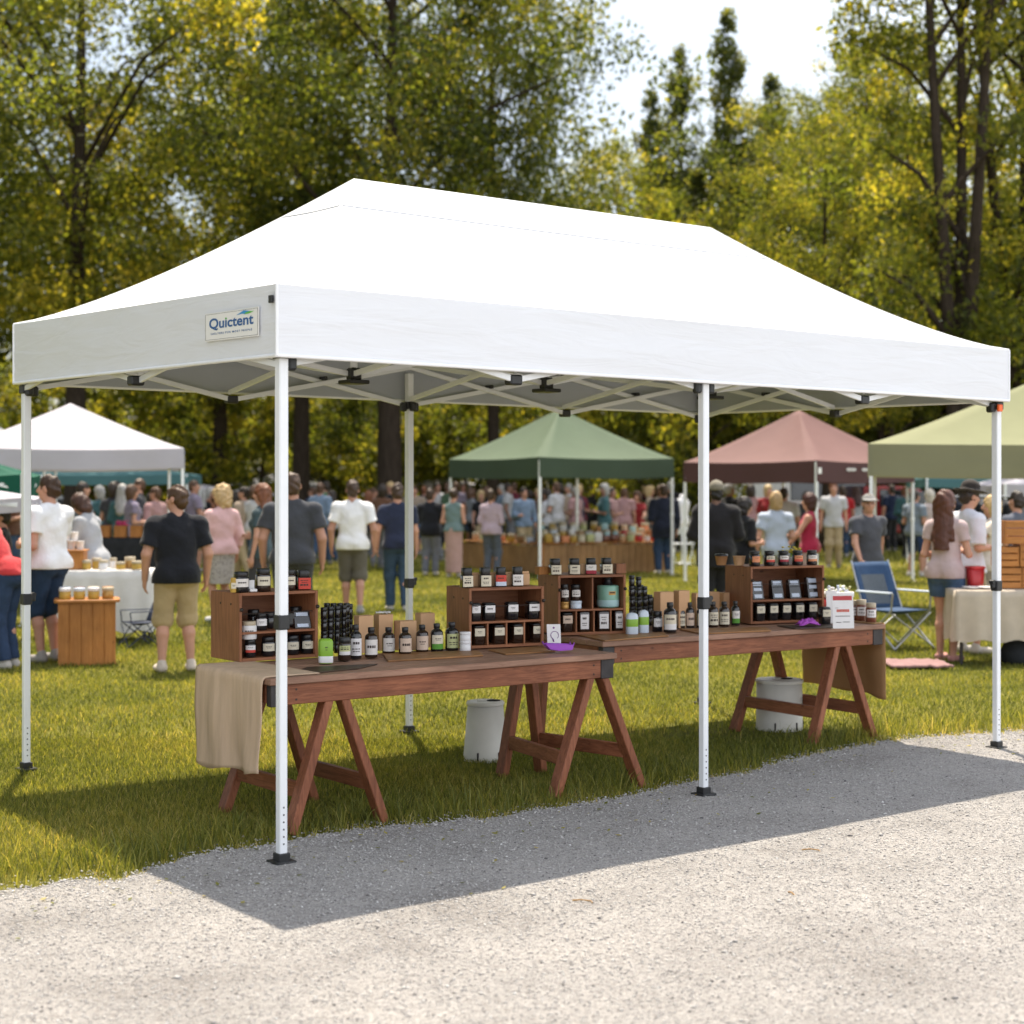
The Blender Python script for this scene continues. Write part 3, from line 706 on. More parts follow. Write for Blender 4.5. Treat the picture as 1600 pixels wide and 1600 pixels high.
# ------------------------------------------------------------------ display crates
class Crate: pass
def crate(uFL, vFL, uFR, H_, depth, yaw, label, shelf, bot_div=(), top_div=(), rod=True, group='wooden display crates on the tables'):
    P = at(uFL, vFL, TZ); k = (uFR-800)/FPX; ca, sa = math.cos(yaw), math.sin(yaw)
    w_ = (k*P.y-P.x)/(ca-k*sa)
    x, y = Vector((ca, sa, 0)), Vector((-sa, ca, 0))
    z0 = TZ+.007
    c = Vector((P.x, P.y, z0))+x*w_/2+y*depth/2
    o = empty('display_crate', c, yaw, label, 'crate', group); th = .016
    for s in (-1, 1):
        g = MB(); g.box((s*(w_/2-th/2), 0, H_/2), (th, depth, H_), None, .002)
        for yy in (-.07, .05): g.tube([(s*(w_/2), yy, H_-.06), (s*(w_/2+.0015), yy, H_-.06)], .006, 8, mi=1)
        g.build('side_panel', [M['crate_wood_z'], M['screw']], o)
        g = MB(); g.lathe([(.0, 0), (.006, 0), (.010, .006), (.010, .012), (.005, .017), (0, .018)], 12, cap=False); k_ = g.build('knob', M['screw'], o)
        k_.rotation_euler = (PI/2, 0, 0); k_.location = (s*(w_/2-th/2), -depth/2-.001, H_*.76)
    g = MB(); g.box((0, 0, H_-th/2+.001), (w_-2*th-.001, depth-.002, th), None, .002); g.build('top_panel', M['crate_wood_x'], o)
    g = MB(); g.box((0, 0, th/2), (w_-2*th-.001, depth-.002, th), None, .002); g.build('bottom_panel', M['crate_wood_x'], o)
    g = MB(); g.box((0, depth/2-.006, H_/2), (w_-2*th-.001, .010, H_-2*th-.001), None, .001); g.build('back_panel', M['crate_wood_x'], o)
    g = MB(); g.box((0, -.004, shelf), (w_-2*th-.001, depth-.014, .012), None, .002); g.build('shelf', M['crate_wood_x'], o)
    for f in bot_div:
        g = MB(); g.box((-w_/2+w_*f, -.006, (shelf-.006+th)/2), (.009, depth-.02, shelf-.007-th), None, .001); g.build('divider', M['crate_wood_z'], o)
    for f in top_div:
        g = MB(); g.box((-w_/2+w_*f, -.006, (shelf+.006+H_-th)/2), (.010, depth-.02, H_-th-shelf-.007), None, .001); g.build('divider', M['crate_wood_z'], o)
    if rod:
        g = MB(); g.tube([(-w_/2+th, -depth/2+.03, H_*.69), (0, -depth/2+.03, H_*.685), (w_/2-th, -depth/2+.03, H_*.69)], .0022, 6); g.build('rail_wire', M['screw'], o)
    C_ = Crate(); C_.o, C_.c, C_.x, C_.y, C_.w, C_.d, C_.h, C_.sh, C_.yaw, C_.th = o, c, x, y, w_, depth, H_, shelf, yaw, th
    def slot(u, z, inset):
        b = c-y*(depth/2-inset); k = (u-800)/FPX; s = (k*b.y-b.x)/(x.x-k*x.y)
        s = max(-w_/2-.3, min(w_/2+.3, s))
        q = b+x*s; q.z = z0+z; return q
    C_.slot = slot
    return C_
K1 = crate(374, 1037, 497, .352, .33, R(36), 'leftmost wooden display crate, partly covered by the front canopy leg', .145)
K2 = crate(733, 1016, 850, .335, .30, R(27), 'low wooden display crate with four bottom pigeonholes, right end of the left table', .142, (.25, .5, .74))
K3 = crate(872, 995, 978, .362, .34, R(20), 'wooden display crate holding the big mint green jar', .150, (.27, .53, .78), (.51,), rod=False)
K4 = crate(1173, 977, 1288, .375, .34, R(22), 'wooden display crate at the far right with black pouches on its shelf', .150)

# ------------------------------------------------------------------ bottles and jars
simple('amber_glass', (.022, .010, .006), rough=.12, var=.1, spec=.6, coat=.5)
simple('black_glass', (.008, .008, .010), rough=.14, var=.1, spec=.6, coat=.4)
simple('black_cap', (.012, .012, .013), rough=.32, var=.1)
simple('white_pot', (.74, .73, .74), rough=.4, var=.02)
simple('mint_glaze', (.20, .40, .31), rough=.3, var=.06, coat=.3); simple('mint_pale', (.36, .55, .58), rough=.3, var=.05)
simple('green_plastic', (.24, .44, .04), rough=.35, var=.05); simple('pale_blue', (.60, .68, .78), rough=.4, var=.04)
simple('gold_tin', (.45, .25, .07), rough=.35, var=.1, metal=.4); simple('mustard', (.48, .30, .05), rough=.5)
simple('jam_glass', (.16, .05, .03), rough=.12, var=.4, scale=60, coat=.5); simple('lid_tan', (.50, .42, .30), rough=.4)
simple('purple_plastic', (.30, .06, .48), rough=.35, var=.06); simple('purple_cloth', (.52, .10, .62), rough=.6, var=.15, bump=.4, bscale=40, transl=.2, tcol=(.7, .15, .8))
simple('red_plastic', (.42, .02, .025), rough=.35, var=.08); simple('ink', (.05, .035, .03), rough=.8); simple('ink_red', (.55, .07, .03), rough=.8); simple('ink_purple', (.14, .03, .2), rough=.8)
LABC = {'cream': (.66, .60, .47), 'white': (.74, .72, .72), 'tan': (.62, .48, .38), 'green': (.30, .42, .07), 'red': (.55, .06, .04), 'dkred': (.35, .03, .05), 'orange': (.68, .27, .13), 'pale': (.72, .68, .64), 'sage': (.50, .52, .26), 'grn2': (.09, .27, .03), 'blue': (.55, .62, .74)}
for k, v in LABC.items(): simple('paper_'+k, v, rough=.7, var=.05, scale=40)
def front_label(g, r, z0, z1, half, mi, sq=0, n=10, sx=1): g.patch(r, -PI/2-half, -PI/2+half, z0, z1, n, mi, sq=sq)
CACHE = {}
def marks(g, r, z0, z1, half, sq, mi, style):
    hgt = z1-z0
    if style == 1: rows = ((.66, .80, .55), (.36, .42, .7), (.22, .27, .6))
    elif style == 2: rows = ((.45, .62, .62),)
    elif style == 3: rows = ((.74, .80, .7), (.58, .63, .55), (.30, .46, .75))
    else: rows = ((.55, .63, .5), (.40, .45, .35))
    for a, b, w_ in rows:
        nseg = 3 if style != 2 else 4
        for i in range(nseg):
            t0 = -PI/2-half*w_+2*half*w_*i/nseg; t1 = t0+2*half*w_/nseg*(.78 if i < nseg-1 else .6)
            g.patch(r, t0, t1, z0+hgt*a, z0+hgt*b, 3, mi, sq=sq)
def product(kind, h, r, lab=('cream', None, 0), body='amber_glass', cap='black_cap'):
    key = (kind, round(h, 3), round(r, 3), lab, body, cap)
    if key in CACHE: return CACHE[key], False
    B = MB(); Cp = MB(); Lb = MB(); sq = 0; half = 1.15; name = 'bottle'
    if kind == 'pharm':
        B.lathe([(r*.9, 0), (r, .004), (r, h*.66), (r*.93, h*.72), (r*.66, h*.78), (r*.44, h*.81), (r*.44, h*.84)], 24)
        Cp.lathe([(r*.50, h*.83), (r*.52, h*.835), (r*.52, h*.985), (r*.46, h), (0, h)], 20, cap=False); lz = (.10*h, .60*h)
    elif kind == 'flat':      # squarish dropper bottle
        sq = 5; B.lathe([(r*.9, 0), (r, .004), (r, h*.62), (r*.9, h*.70), (r*.5, h*.75), (r*.5, h*.78)], 28, sq=5)
        Cp.lathe([(r*.58, h*.77), (r*.60, h*.78), (r*.58, h*.98), (r*.5, h), (0, h)], 20, cap=False); lz = (.10*h, .58*h)
    elif kind == 'sqjar':
        sq = 6; name = 'jar'; B.lathe([(r*.92, 0), (r, .003), (r, h*.60), (r*.9, h*.645)], 28, sq=6)
        Cp.lathe([(r*.84, h*.64), (r*.86, h*.65), (r*.86, h*.98), (r*.80, h), (0, h)], 24, cap=False, sq=4); lz = (.04*h, .60*h); half = .8
    elif kind == 'jar':
        name = 'jar'; B.lathe([(r*.92, 0), (r, .004), (r, h*.70), (r*.9, h*.77), (r*.82, h*.78)], 28)
        Cp.lathe([(r*.88, h*.77), (r*.90, h*.78), (r*.90, h*.985), (r*.85, h), (0, h)], 24, cap=False); lz = (.26*h, .66*h); half = .95
    elif kind == 'candle':    # dark glass tumbler with a white line at its foot
        name = 'jar'; sq = 5; B.lathe([(r*.9, 0), (r*.95, .003), (r, h*.5), (r, h*.92), (r*.93, h*.92), (r*.93, h*.9)], 28, sq=5)
        Cp.lathe([(r*.90, h*.90), (r*.92, h*.96), (r*.8, h), (0, h)], 24, cap=False, sq=5); lz = (.45*h, .86*h); half = .72
    elif kind == 'tall':      # dark block with a tall white label
        name = 'jar'; sq = 7; B.lathe([(r*.96, 0), (r, .003), (r, h*.94), (r*.95, h*.97)], 28, sq=7)
        Cp.lathe([(r*.7, h*.965), (r*.7, h), (0, h)], 20, cap=False); lz = (.12*h, .86*h); half = .62
    elif kind == 'mini':
        name = 'jar'; B.lathe([(r*.9, 0), (r, .003), (r, h*.62), (r*.92, h*.67), (r*.88, h*.68)], 18)
        Cp.lathe([(r*.95, h*.68), (r*.97, h*.69), (r*.97, h*.97), (r*.90, h), (0, h)], 18, cap=False); lz = None
    elif kind == 'block':
        sq = 4; B.lathe([(r*.9, 0), (r, .006), (r, h*.86), (r*.88, h*.96), (r*.5, h), (0, h)], 28, sq=4, sy=.8, cap=False); Cp = None; lz = None
    elif kind == 'lotion':
        sq = 3; B.lathe([(r*.9, 0), (r, .006), (r, h*.80), (r*.85, h*.93), (r*.5, h*.985), (r*.2, h)], 28, sq=3, sy=.75)
        Cp = None; lz = None
    elif kind == 'pot':
        name = 'pot'; B.lathe([(r*.95, 0), (r, .003), (r, h*.70), (r*.95, h*.71)], 28); Cp.lathe([(r*1.02, h*.70), (r*1.04, h*.71), (r*1.04, h*.98), (r, h), (0, h)], 28, cap=False); lz = None
    o = B.build(name, M[body], None)
    if kind == 'lotion':
        g = MB(); g.lathe([(r*1.006, h*.36), (r*1.012, h*.365), (r*1.012, h*.70), (r*1.006, h*.705)], 28, sq=3, sy=.755, cap=False); g.build('colour_band', M['green_plastic'], o)
    if kind == 'block':
        g = MB(); g.lathe([(r*1.004, h*.03), (r*1.012, h*.035), (r*1.012, h*.29), (r*1.004, h*.295)], 28, sq=4, sy=.805, cap=False); g.build('white_band', M['white_pot'], o)
        g = MB(); marks(g, r*.83, h*.3, h*.9, .5, 0, 0, 4); g.build('printed_marks', M['ink'], o, recalc=False)
    if Cp is not None: Cp.build('cap' if kind in ('pharm', 'flat') else 'lid', M[cap], o)
    if lz and lab[0]:
        e = .0008; z0, z1 = lz
        if lab[1]:            # two-colour label: lower band in the second colour
            zs = z0+(z1-z0)*.38
            front_label(Lb, r+e, zs, z1, half, 0, sq); front_label(Lb, r+e, z0, zs, half, 2, sq)
            marks(Lb, r+2*e, zs, z1, half, sq, 1, lab[2])
        else:
            front_label(Lb, r+e, z0, z1, half, 0, sq); marks(Lb, r+2*e, z0, z1, half, sq, 1, lab[2])
        Lb.build('label', [M['paper_'+lab[0]], M['ink'], M['paper_'+(lab[1] or 'white')]], o, recalc=False)
    CACHE[key] = o
    return o, True
def put(kind, pos, h, r, text, lab=('cream', None, 0), body='amber_glass', cap='black_cap', rz=None, group=None, cat=None):
    o, first = product(kind, h, r, lab, body, cap)
    if not first: o = copy_tree(o)
    o.location = pos; o.rotation_euler = (0, 0, (R(rng.uniform(2, 24)) if rz is None else rz))
    return tag(o, text, cat or o.name.split('.')[0], group)
def onT(u, v, z=TZ+.0065): return at(u, v, z)
def px(n, Y): return n/FPX*Y
G1 = 'jars on top of the leftmost crate'
kz = K1.h+.003
for u, kind, h, r, lab, body, cap, txt in (
    (365, 'jar', .075, .017, ('cream', None, 0), 'mustard', 'mustard', 'small mustard yellow jar at the left edge on top of the leftmost crate'),
    (377, 'jar', .105, .040, ('pale', None, 2), 'black_glass', 'black_cap', 'black lidded jar with pale pink label beside the mustard jar'),
    (411, 'jar', .118, .040, ('cream', None, 2), 'amber_glass', 'black_cap', 'jar with yellow cream label just left of the front canopy leg, on the leftmost crate'),
    (453, 'jar', .108, .030, ('cream', None, 2), 'amber_glass', 'black_cap', 'cream labelled jar just right of the front canopy leg, on the leftmost crate'),
    (461.5, 'pharm', .098, .014, (None, None, 0), 'amber_glass', 'black_cap', 'narrow amber bottle between the cream jar and the red labelled jar'),
    (474, 'sqjar', .105, .036, ('red', None, 3), 'amber_glass', 'black_cap', 'jar with bright red label at the right end on top of the leftmost crate')):
    put(kind, K1.slot(u, kz, .06 if u != 461.5 else .10), h, r, txt, lab, body, cap, rz=R(20), group=G1)
# white folded card and a cloth wipe on that crate
p = K1.slot(393, kz, .06); g = MB(); g.box((0, 0, .03), (.03, .004, .06), RZ(.3), .001); g.box((.01, -.02, .008), (.04, .03, .016), RZ(.5), .004)
o = g.build('folded_card', M['white_pot']); o.location = p; tag(o, 'folded white paper card between two jars on the leftmost crate', 'card')
# inside the leftmost crate
sh = K1.sh+.0085; bz = K1.th+.003
pw = put('jar', K1.slot(391, bz, .05), .092, .030, 'dark jar with white and red label under the white jar in the leftmost crate', ('white', 'red', 0), 'black_glass', rz=R(15))
put('jar', K1.slot(389, bz+.0925, .05), .092, .040, 'white jar with a grey lid standing on a dark jar in the leftmost crate', ('white', None, 2), 'white_pot', 'lid_tan', rz=R(15))
for u, txt in ((419, 'second dark jar from the left on the bottom of the leftmost crate'), (457, 'dark jar on the bottom of the leftmost crate, just right of the canopy leg'), (480, 'dark jar at the right end of the bottom row in the leftmost crate')):
    put('jar', K1.slot(u, bz, .055), .098, .036, txt, ('cream', None, 0), 'black_glass', rz=R(18), group='jars in the leftmost crate')
for u, h, txt, lab, ins in ((408, .088, 'dark jar with a white stripe label on the middle shelf, left of the canopy leg', ('white', None, 4), .07), (396, .10, 'plain black jar at the back of the leftmost crate shelf', (None, None, 0), .17), (421, .085, 'plain black jar behind the canopy leg on the leftmost crate shelf', (None, None, 0), .15),
                       (462, .105, 'plain black bottle at the back right of the leftmost crate shelf', (None, None, 0), .16)):
    put('mini' if lab[0] is None else 'jar', K1.slot(u, sh, ins), h, .032, txt, lab, 'black_glass', rz=R(18), group='jars in the leftmost crate')
def pouch(pos, w_, h, d, rz, txt, group, strips=2):
    o = empty('pouch', pos, rz, txt, 'pouch', group)
    g = MB(); poly = [(-d/2, 0), (d/2, 0), (d*.5, h*.93), (d*.22, h), (-.0*d, h*.98), (-d*.30, h*.42)]
    g.prism(poly, -w_/2, w_/2, xf=lambda v: Vector((v.z, v.x, v.y))); g.build('body', M['black_glass'], o)
    a = Vector((0, -d/2, 0)); b = Vector((0, -d*.30, h*.42)); c = Vector((0, 0, h*.98))
    g = MB()
    def strip(p, q, f0, f1, x0, x1):
        n_ = (q-p).normalized(); off = Vector((0, -n_.z, n_.y))*.0012
        A, B_ = p.lerp(q, f0)+off, p.lerp(q, f1)+off
        g.add([A+Vector((x0*w_, 0, 0)), A+Vector((x1*w_, 0, 0)), B_+Vector((x1*w_, 0, 0)), B_+Vector((x0*w_, 0, 0))], [[0, 1, 2, 3]])
    strip(b, c, .55, .92, -.38, .38); strip(a, b, .15, .62, -.36, .36)
    if strips > 2: strip(b, c, .05, .35, -.36, .36)
    g.build('label', M['paper_blue'], o, recalc=False)
pouch(K1.slot(471, sh, .07), .085, .085, .06, R(25), 'black pouch with pale label on the middle shelf of the leftmost crate', 'black pouches')

# dark jars piled beside the leftmost crate
GP = 'dark jars piled beside the leftmost crate'
cols = [(506, 1026, 4), (516, 1024, 4), (527, 1023, 4), (537, 1021, 4), (546.5, 1018, 3)]
nm = ['first', 'second', 'third', 'fourth', 'fifth']; lev = {0: 'bottom', 1: 'second level', 2: 'third level', 3: 'fourth level'}
for i, (u, v, n_) in enumerate(cols):
    b = onT(u, v)+Vector((0, .10, 0)); b.x = xat(u, b.y); hh = .063 if i != 4 else .084
    for k in range(n_):
        q = b+Vector((rng.uniform(-.002, .002), rng.uniform(-.002, .002), k*(hh+.0005)))
        put('mini', q, hh, .0172, 'small dark jar, %s, %s column right of the leftmost crate' % ('topmost' if k == n_-1 else lev[k], nm[i]), (None, None, 0), 'black_glass', group=GP, cat='jar')
for i in range(4):
    b = onT(511+10*i, 1021)+Vector((0, .145, 0)); b.x = xat(511+10.2*i, b.y)
    for k in range(4): put('mini', b+Vector((0, 0, k*.0655)), .065, .0178, 'small dark jar in the back row behind the bright green bottle, %s, %s column' % ('topmost' if k == 3 else lev[k], nm[i]), (None, None, 0), 'black_glass', group=GP, cat='jar')
put('block', onT(509, 1036), .125, .036, 'bright green bottle with white base at the front of the left table', (None, None, 0), 'green_plastic', 'green_plastic', rz=R(15), group=None)
o = bpy.data.objects['bottle.001'] if False else None
put('jar', onT(538, 1032), .120, .034, 'brown jar with square green and white label beside the bright green bottle', ('sage', 'white', 3), 'amber_glass', rz=R(15))
put('pharm', onT(556, 1029), .178, .030, 'tall dark bottle with long white label beside the brown jar', ('white', None, 1), 'black_glass', rz=R(15))
GB = 'pharmacy bottles in a row on the left table'
for u, v, t_, lab, ds in ((580, 1027, 980, ('pale', None, 2), 'dark bottle with pale label in front of the first kraft box, leftmost of the row'),
                          (607, 1021, 980, ('pale', None, 0), 'dark bottle with pale label in front of the kraft box topped with white cloth'),
                          (633, 1022, 980, ('tan', None, 2), 'dark bottle with tan label in front of the shortest kraft box'),
                          (659.5, 1019, 976, ('tan', None, 0), 'dark bottle with tan label in front of the rightmost kraft box on the left table'),
                          (682.5, 1018, 974, ('cream', 'grn2', 0), 'dark bottle with white and green striped label beside the low crate'),
                          (706, 1016, 972, ('sage', None, 1), 'broad black bottle with pale green label next to the white pots')):
    p = onT(u, v); put('pharm', p, px(v-t_, p.y), .034 if u != 706 else .037, ds, lab, 'black_glass' if u > 670 else 'amber_glass', group=GB)
p = onT(727, 1017); put('pot', p, .056, .030, 'lower of two white pots stacked before the low crate', (None, None, 0), 'white_pot', 'white_pot', group='stacked white pots')
put('pot', p+Vector((0, 0, .0565)), .048, .030, 'upper of two white pots stacked before the low crate', (None, None, 0), 'white_pot', 'white_pot', group='stacked white pots')
def kraftbox(u, v, t_, w_, txt, rz=.5, group='kraft boxes behind the bottles', back=.09, mat_='kraft'):
    p = onT(u, v)+Vector((0, back, 0)); p.x = xat(u, p.y); h = max(.04, zat(t_, p.y)-p.z)
    o = empty('kraft_box', p, rz, txt, 'box', group)
    g = MB(); g.box((0, 0, h/2), (w_, w_*.85, h), None, .0015); g.build('carton', M[mat_], o)
    g = MB(); g.box((0, -w_*.06, h+.0012), (w_*.97, w_*.70, .002), None, .0005); g.build('lid_flap', M[mat_], o)
    return p, h
kraftbox(568, 1022, 962, .086, 'kraft box behind the pale labelled bottle, leftmost of the kraft boxes')
p, h = kraftbox(599, 1018, 960, .086, 'kraft box with a white cloth on its top')
g = MB(); 
g.grid([[(-.04+.08*i/8, -.03+.06*j/8, .012+.014*abs(noise.noise((i*.5, j*.6, 2)))) for j in range(9)] for i in range(9)]); o = g.build('white_wipe', M['white_cloth']); o.location = p+Vector((0, 0, h)); o.modifiers.new('t', 'SOLIDIFY').thickness = .006
tag(o, 'crumpled white cloth lying on top of a kraft box', 'cloth')
kraftbox(633, 1018, 970, .100, 'shortest and widest kraft box on the left table')
kraftbox(664, 1013, 958, .088, 'tall kraft box beside the low crate on the left table')

# the low crate
G2 = 'jars in the low crate'
for i, u in enumerate((747, 778, 808, 838)):
    ds = ('leftmost', 'second', 'third', 'rightmost')[i]
    put('candle', K2.slot(u, K2.th+.003, .05), .105, .036, 'dark candle jar in the %s bottom pigeonhole of the low crate' % ds, ('cream', None, 0), 'amber_glass', 'black_cap', rz=R(20), group=G2)
for i, (u, w_) in enumerate(((742, .030), (763, .036), (799, .036), (832, .038))):
    ds = ('leftmost', 'second from left', 'third from left', 'rightmost')[i]
    put('candle', K2.slot(u, K2.sh+.0085, .06), .098, w_, 'dark candle jar %s on the shelf of the low crate' % ds, ('white', None, i % 2*2), 'black_glass', 'black_cap', rz=R(20), group=G2)
for u, lab, ds in ((729, ('cream', None, 3), 'leftmost black capped square jar on top of the low crate'), (757.5, ('cream', None, 1), 'black capped square jar left of the red labelled one on the low crate'), (782, ('red', 'blue', 2), 'square jar with red and white label on top of the low crate'), (808, ('pale', None, 3), 'rightmost black capped square jar on top of the low crate')):
    put('sqjar', K2.slot(u, K2.h+.003, .055), .108, .032, ds, lab, 'amber_glass', group='square jars on the low crate')
for u, ds in ((743, 'small cream packet between the first two jars on the low crate'), (771, 'small kraft packet left of the red labelled jar on the low crate'), (795, 'small kraft packet right of the red labelled jar on the low crate'), (821, 'small kraft packet at the right end on the low crate')):
    p = K2.slot(u, K2.h+.003, .11); o = empty('packet', p, .4, ds, 'packet', 'small packets on the low crate'); g = MB(); g.box((0, 0, .033), (.042, .03, .066), None, .003); g.build('carton', M['kraft'], o)
    g = MB(); g.box((0, 0, .072), (.042, .006, .012), None, .002); g.build('folded_top', M['kraft'], o)

# the crate with the mint jar
for u, lab, ds, in ((867, ('cream', None, 3), 'leftmost cream labelled jar on top of the mint jar crate'), (897, ('cream', None, 1), 'second cream labelled jar on top of the mint jar crate'), (923, ('pale', 'dkred', 0), 'jar with pale and crimson label on top of the mint jar crate'), (947, ('cream', None, 3), 'cream labelled jar right of the crimson one on the mint jar crate')):
    put('sqjar', K3.slot(u, K3.h+.003, .05), .098, .034, ds, lab, 'amber_glass', group='square jars on the mint jar crate')
def wbox(p, d, rz, txt, mat_='honey_wood', cat='box'):
    o = empty('wooden_box', p, rz, txt, cat); t_ = .008; W2, D2, H2 = d
    for s in (-1, 1):
        g = MB(); g.box((s*(W2/2-t_/2), 0, H2/2), (t_, D2, H2), None, .001); g.build('side', M[mat_], o)
        g = MB(); g.box((0, s*(D2/2-t_/2), H2/2), (W2-2*t_, t_, H2-.002), None, .001); g.build('side', M[mat_], o)
    g = MB(); g.box((0, 0, .004), (W2-2*t_, D2-2*t_, .008), None, .001); g.build('base', M[mat_], o)
    return o
wbox(K3.slot(848, K3.h+.003, .12), (.075, .07, .048), .4, 'small honey wooden box at the left on top of the mint jar crate', 'honey_wood')
wbox(K3.slot(968, K3.h+.003, .055), (.062, .06, .062), .3, 'small reddish wooden box at the right on top of the mint jar crate', 'crate_wood_z')
put('tall', K3.slot(911, K3.h+.003, .10), .062, .028, 'plain kraft carton standing between jars on the mint jar crate', (None, None, 0), 'kraft', 'kraft', rz=.4, cat='box')
s3 = K3.sh+.0085
g1 = put('pot', K3.slot(882, s3, .05), .042, .026, 'small gold tin on the left shelf of the mint jar crate', (None, None, 0), 'gold_tin', 'gold_tin', cat='tin')
g2 = put('pot', K3.slot(900, s3, .05), .046, .034, 'pale blue tin on the left shelf of the mint jar crate', (None, None, 0), 'pale_blue', 'pale_blue', cat='tin')
put('jar', K3.slot(882, s3+.0425, .05), .105, .026, 'small dark jar standing on the gold tin', ('pale', None, 3), 'amber_glass', rz=R(15)); put('jar', K3.slot(899, s3+.0465, .055), .098, .031, 'small dark jar standing on the pale blue tin', ('pale', None, 3), 'amber_glass', rz=R(15))
p = K3.slot(950, s3, .085); o = empty('mint_jar', p, R(20), 'big mint green candle jar with a black stopper in the wooden crate', 'jar')
g = MB(); g.lathe([(.058, 0), (.066, .004), (.068, .05), (.068, .128), (.064, .134), (.030, .136)], 36); g.build('body', M['mint_glaze'], o)
g = MB(); g.lathe([(.0665, .006), (.0690, .010), (.0690, .042), (.0685, .046)], 36, cap=False); g.build('pale_foot', M['mint_pale'], o)
g = MB(); g.lathe([(.034, .136), (.030, .14), (.022, .165), (.022, .172), (.030, .176), (.030, .182), (0, .184)], 28, cap=False); g.build('stopper', M['black_cap'], o)
g = MB(); g.patch(.0688, -PI/2-.33, -PI/2+.33, .078, .100, 8); g.patch(.0694, -PI/2-.25, -PI/2+.25, .088, .096, 6, 1); g.build('label', [M['gold_tin'], M['ink']], o, recalc=False)
for i, (u, w_) in enumerate(((885, .036), (911, .036), (941, .040), (966, .036))):
    ds = ('with a tan label in the leftmost', 'with a tall white label in the second', 'with a tall white label in the third', 'with a tall white label in the rightmost')[i]
    if i == 0: put('candle', K3.slot(u, K3.th+.003, .05), .115, .036, 'dark jar %s bottom pigeonhole of the mint jar crate' % ds, ('tan', None, 2), 'amber_glass', rz=R(15))
    else: put('tall', K3.slot(u, K3.th+.003, .05), .120, w_, 'dark jar %s pigeonhole of the mint jar crate' % ds, ('white', None, (1, 3, 1)[i-1]), 'amber_glass', rz=R(15))
# pile right of it
GP2 = 'dark jars piled beside the mint jar crate'
for i, (u, v, n_, hh) in enumerate(((987, 981, 5, .066), (998, 980, 5, .064), (1007, 979, 4, .064), (1015, 978, 3, .066), (1023, 977, 3, .060))):
    b = onT(u, v)+Vector((0, .03, 0)); b.x = xat(u, b.y)
    for k in range(n_):
        q = b+Vector((rng.uniform(-.002, .002), rng.uniform(-.002, .002), k*(hh+.0005))); b.x = b.x
        put('mini', q, hh, .019, 'small dark jar, %s, %s column right of the mint jar crate' % ('topmost' if k == n_-1 else lev.get(k, 'fourth level'), nm[i]), (None, None, 0), 'black_glass', group=GP2, cat='jar')
for i in range(4):
    b = onT(992+9*i, 979-i)+Vector((0, .065, 0)); b.x = xat(992+9*i, b.y)
    for k in range((4, 4, 3, 2)[i]): put('mini', b+Vector((0, 0, k*.0655)), .065, .0195, 'small dark jar in the back row behind the lotion pair, %s, %s column' % ('topmost' if k == (3, 3, 2, 1)[i] else lev[k], nm[i]), (None, None, 0), 'black_glass', group=GP2, cat='jar')
put('lotion', onT(987.5, 991), .132, .037, 'pale lotion bottle with lime band, left of the pair beside the mint jar crate', (None, None, 0), 'pale_blue', group='lotion bottles', rz=R(12))
put('lotion', onT(1005.5, 989), .142, .032, 'pale lotion bottle with lime band, right and slimmer of the pair', (None, None, 0), 'pale_blue', group='lotion bottles', rz=R(12))
put('jar', onT(1027, 987), .128, .033, 'short dark bottle with small white label beside the lotion pair', ('white', None, 0), 'black_glass', rz=R(12))
GR = 'pharmacy bottles in a row on the right table'
for u, v, t_, r_, lab, bd, ds in ((1047, 988, 941, .040, ('cream', 'white', 2), 'black_glass', 'largest dark bottle of the right table with cream and white label'),
        (1063.5, 981, 944, .032, ('cream', None, 1), 'amber_glass', 'dark bottle with cream label just right of the largest bottle'), (1077.5, 981, 941, .030, ('tan', None, 2), 'black_glass', 'black bottle with bold black marks just left of the middle canopy leg'),
        (1096, 981, 943, .032, ('cream', None, 1), 'amber_glass', 'dark bottle partly hidden behind the middle canopy leg'), (1114, 980, 940, .034, ('cream', None, 3), 'amber_glass', 'dark bottle with cream label just right of the middle canopy leg'),
        (1131.5, 979, 940, .034, ('cream', None, 1), 'amber_glass', 'dark bottle with cream label left of the green banded one'), (1149, 977, 939, .028, ('pale', 'grn2', 0), 'black_glass', 'slim bottle with white and green label against the far right crate')):
    p = onT(u, v); put('pharm' if u != 1132 else 'flat', p, px(v-t_, p.y), r_, ds, lab, bd, group=GR)
for u, v, t_, w_, ds in ((1037, 985, 925, .098, 'tall kraft box behind the largest bottle on the right table'), (1065, 982, 923, .080, 'tall kraft box behind the cream labelled bottle, second on the right table'), (1091, 980, 927, .07, 'kraft box mostly hidden behind the middle canopy leg'), (1113, 972, 925, .075, 'kraft box just right of the middle canopy leg'), (1135, 971, 926, .088, 'kraft box against the side of the far right crate')):
    kraftbox(u, v, t_, w_, ds, .45, back=.06)

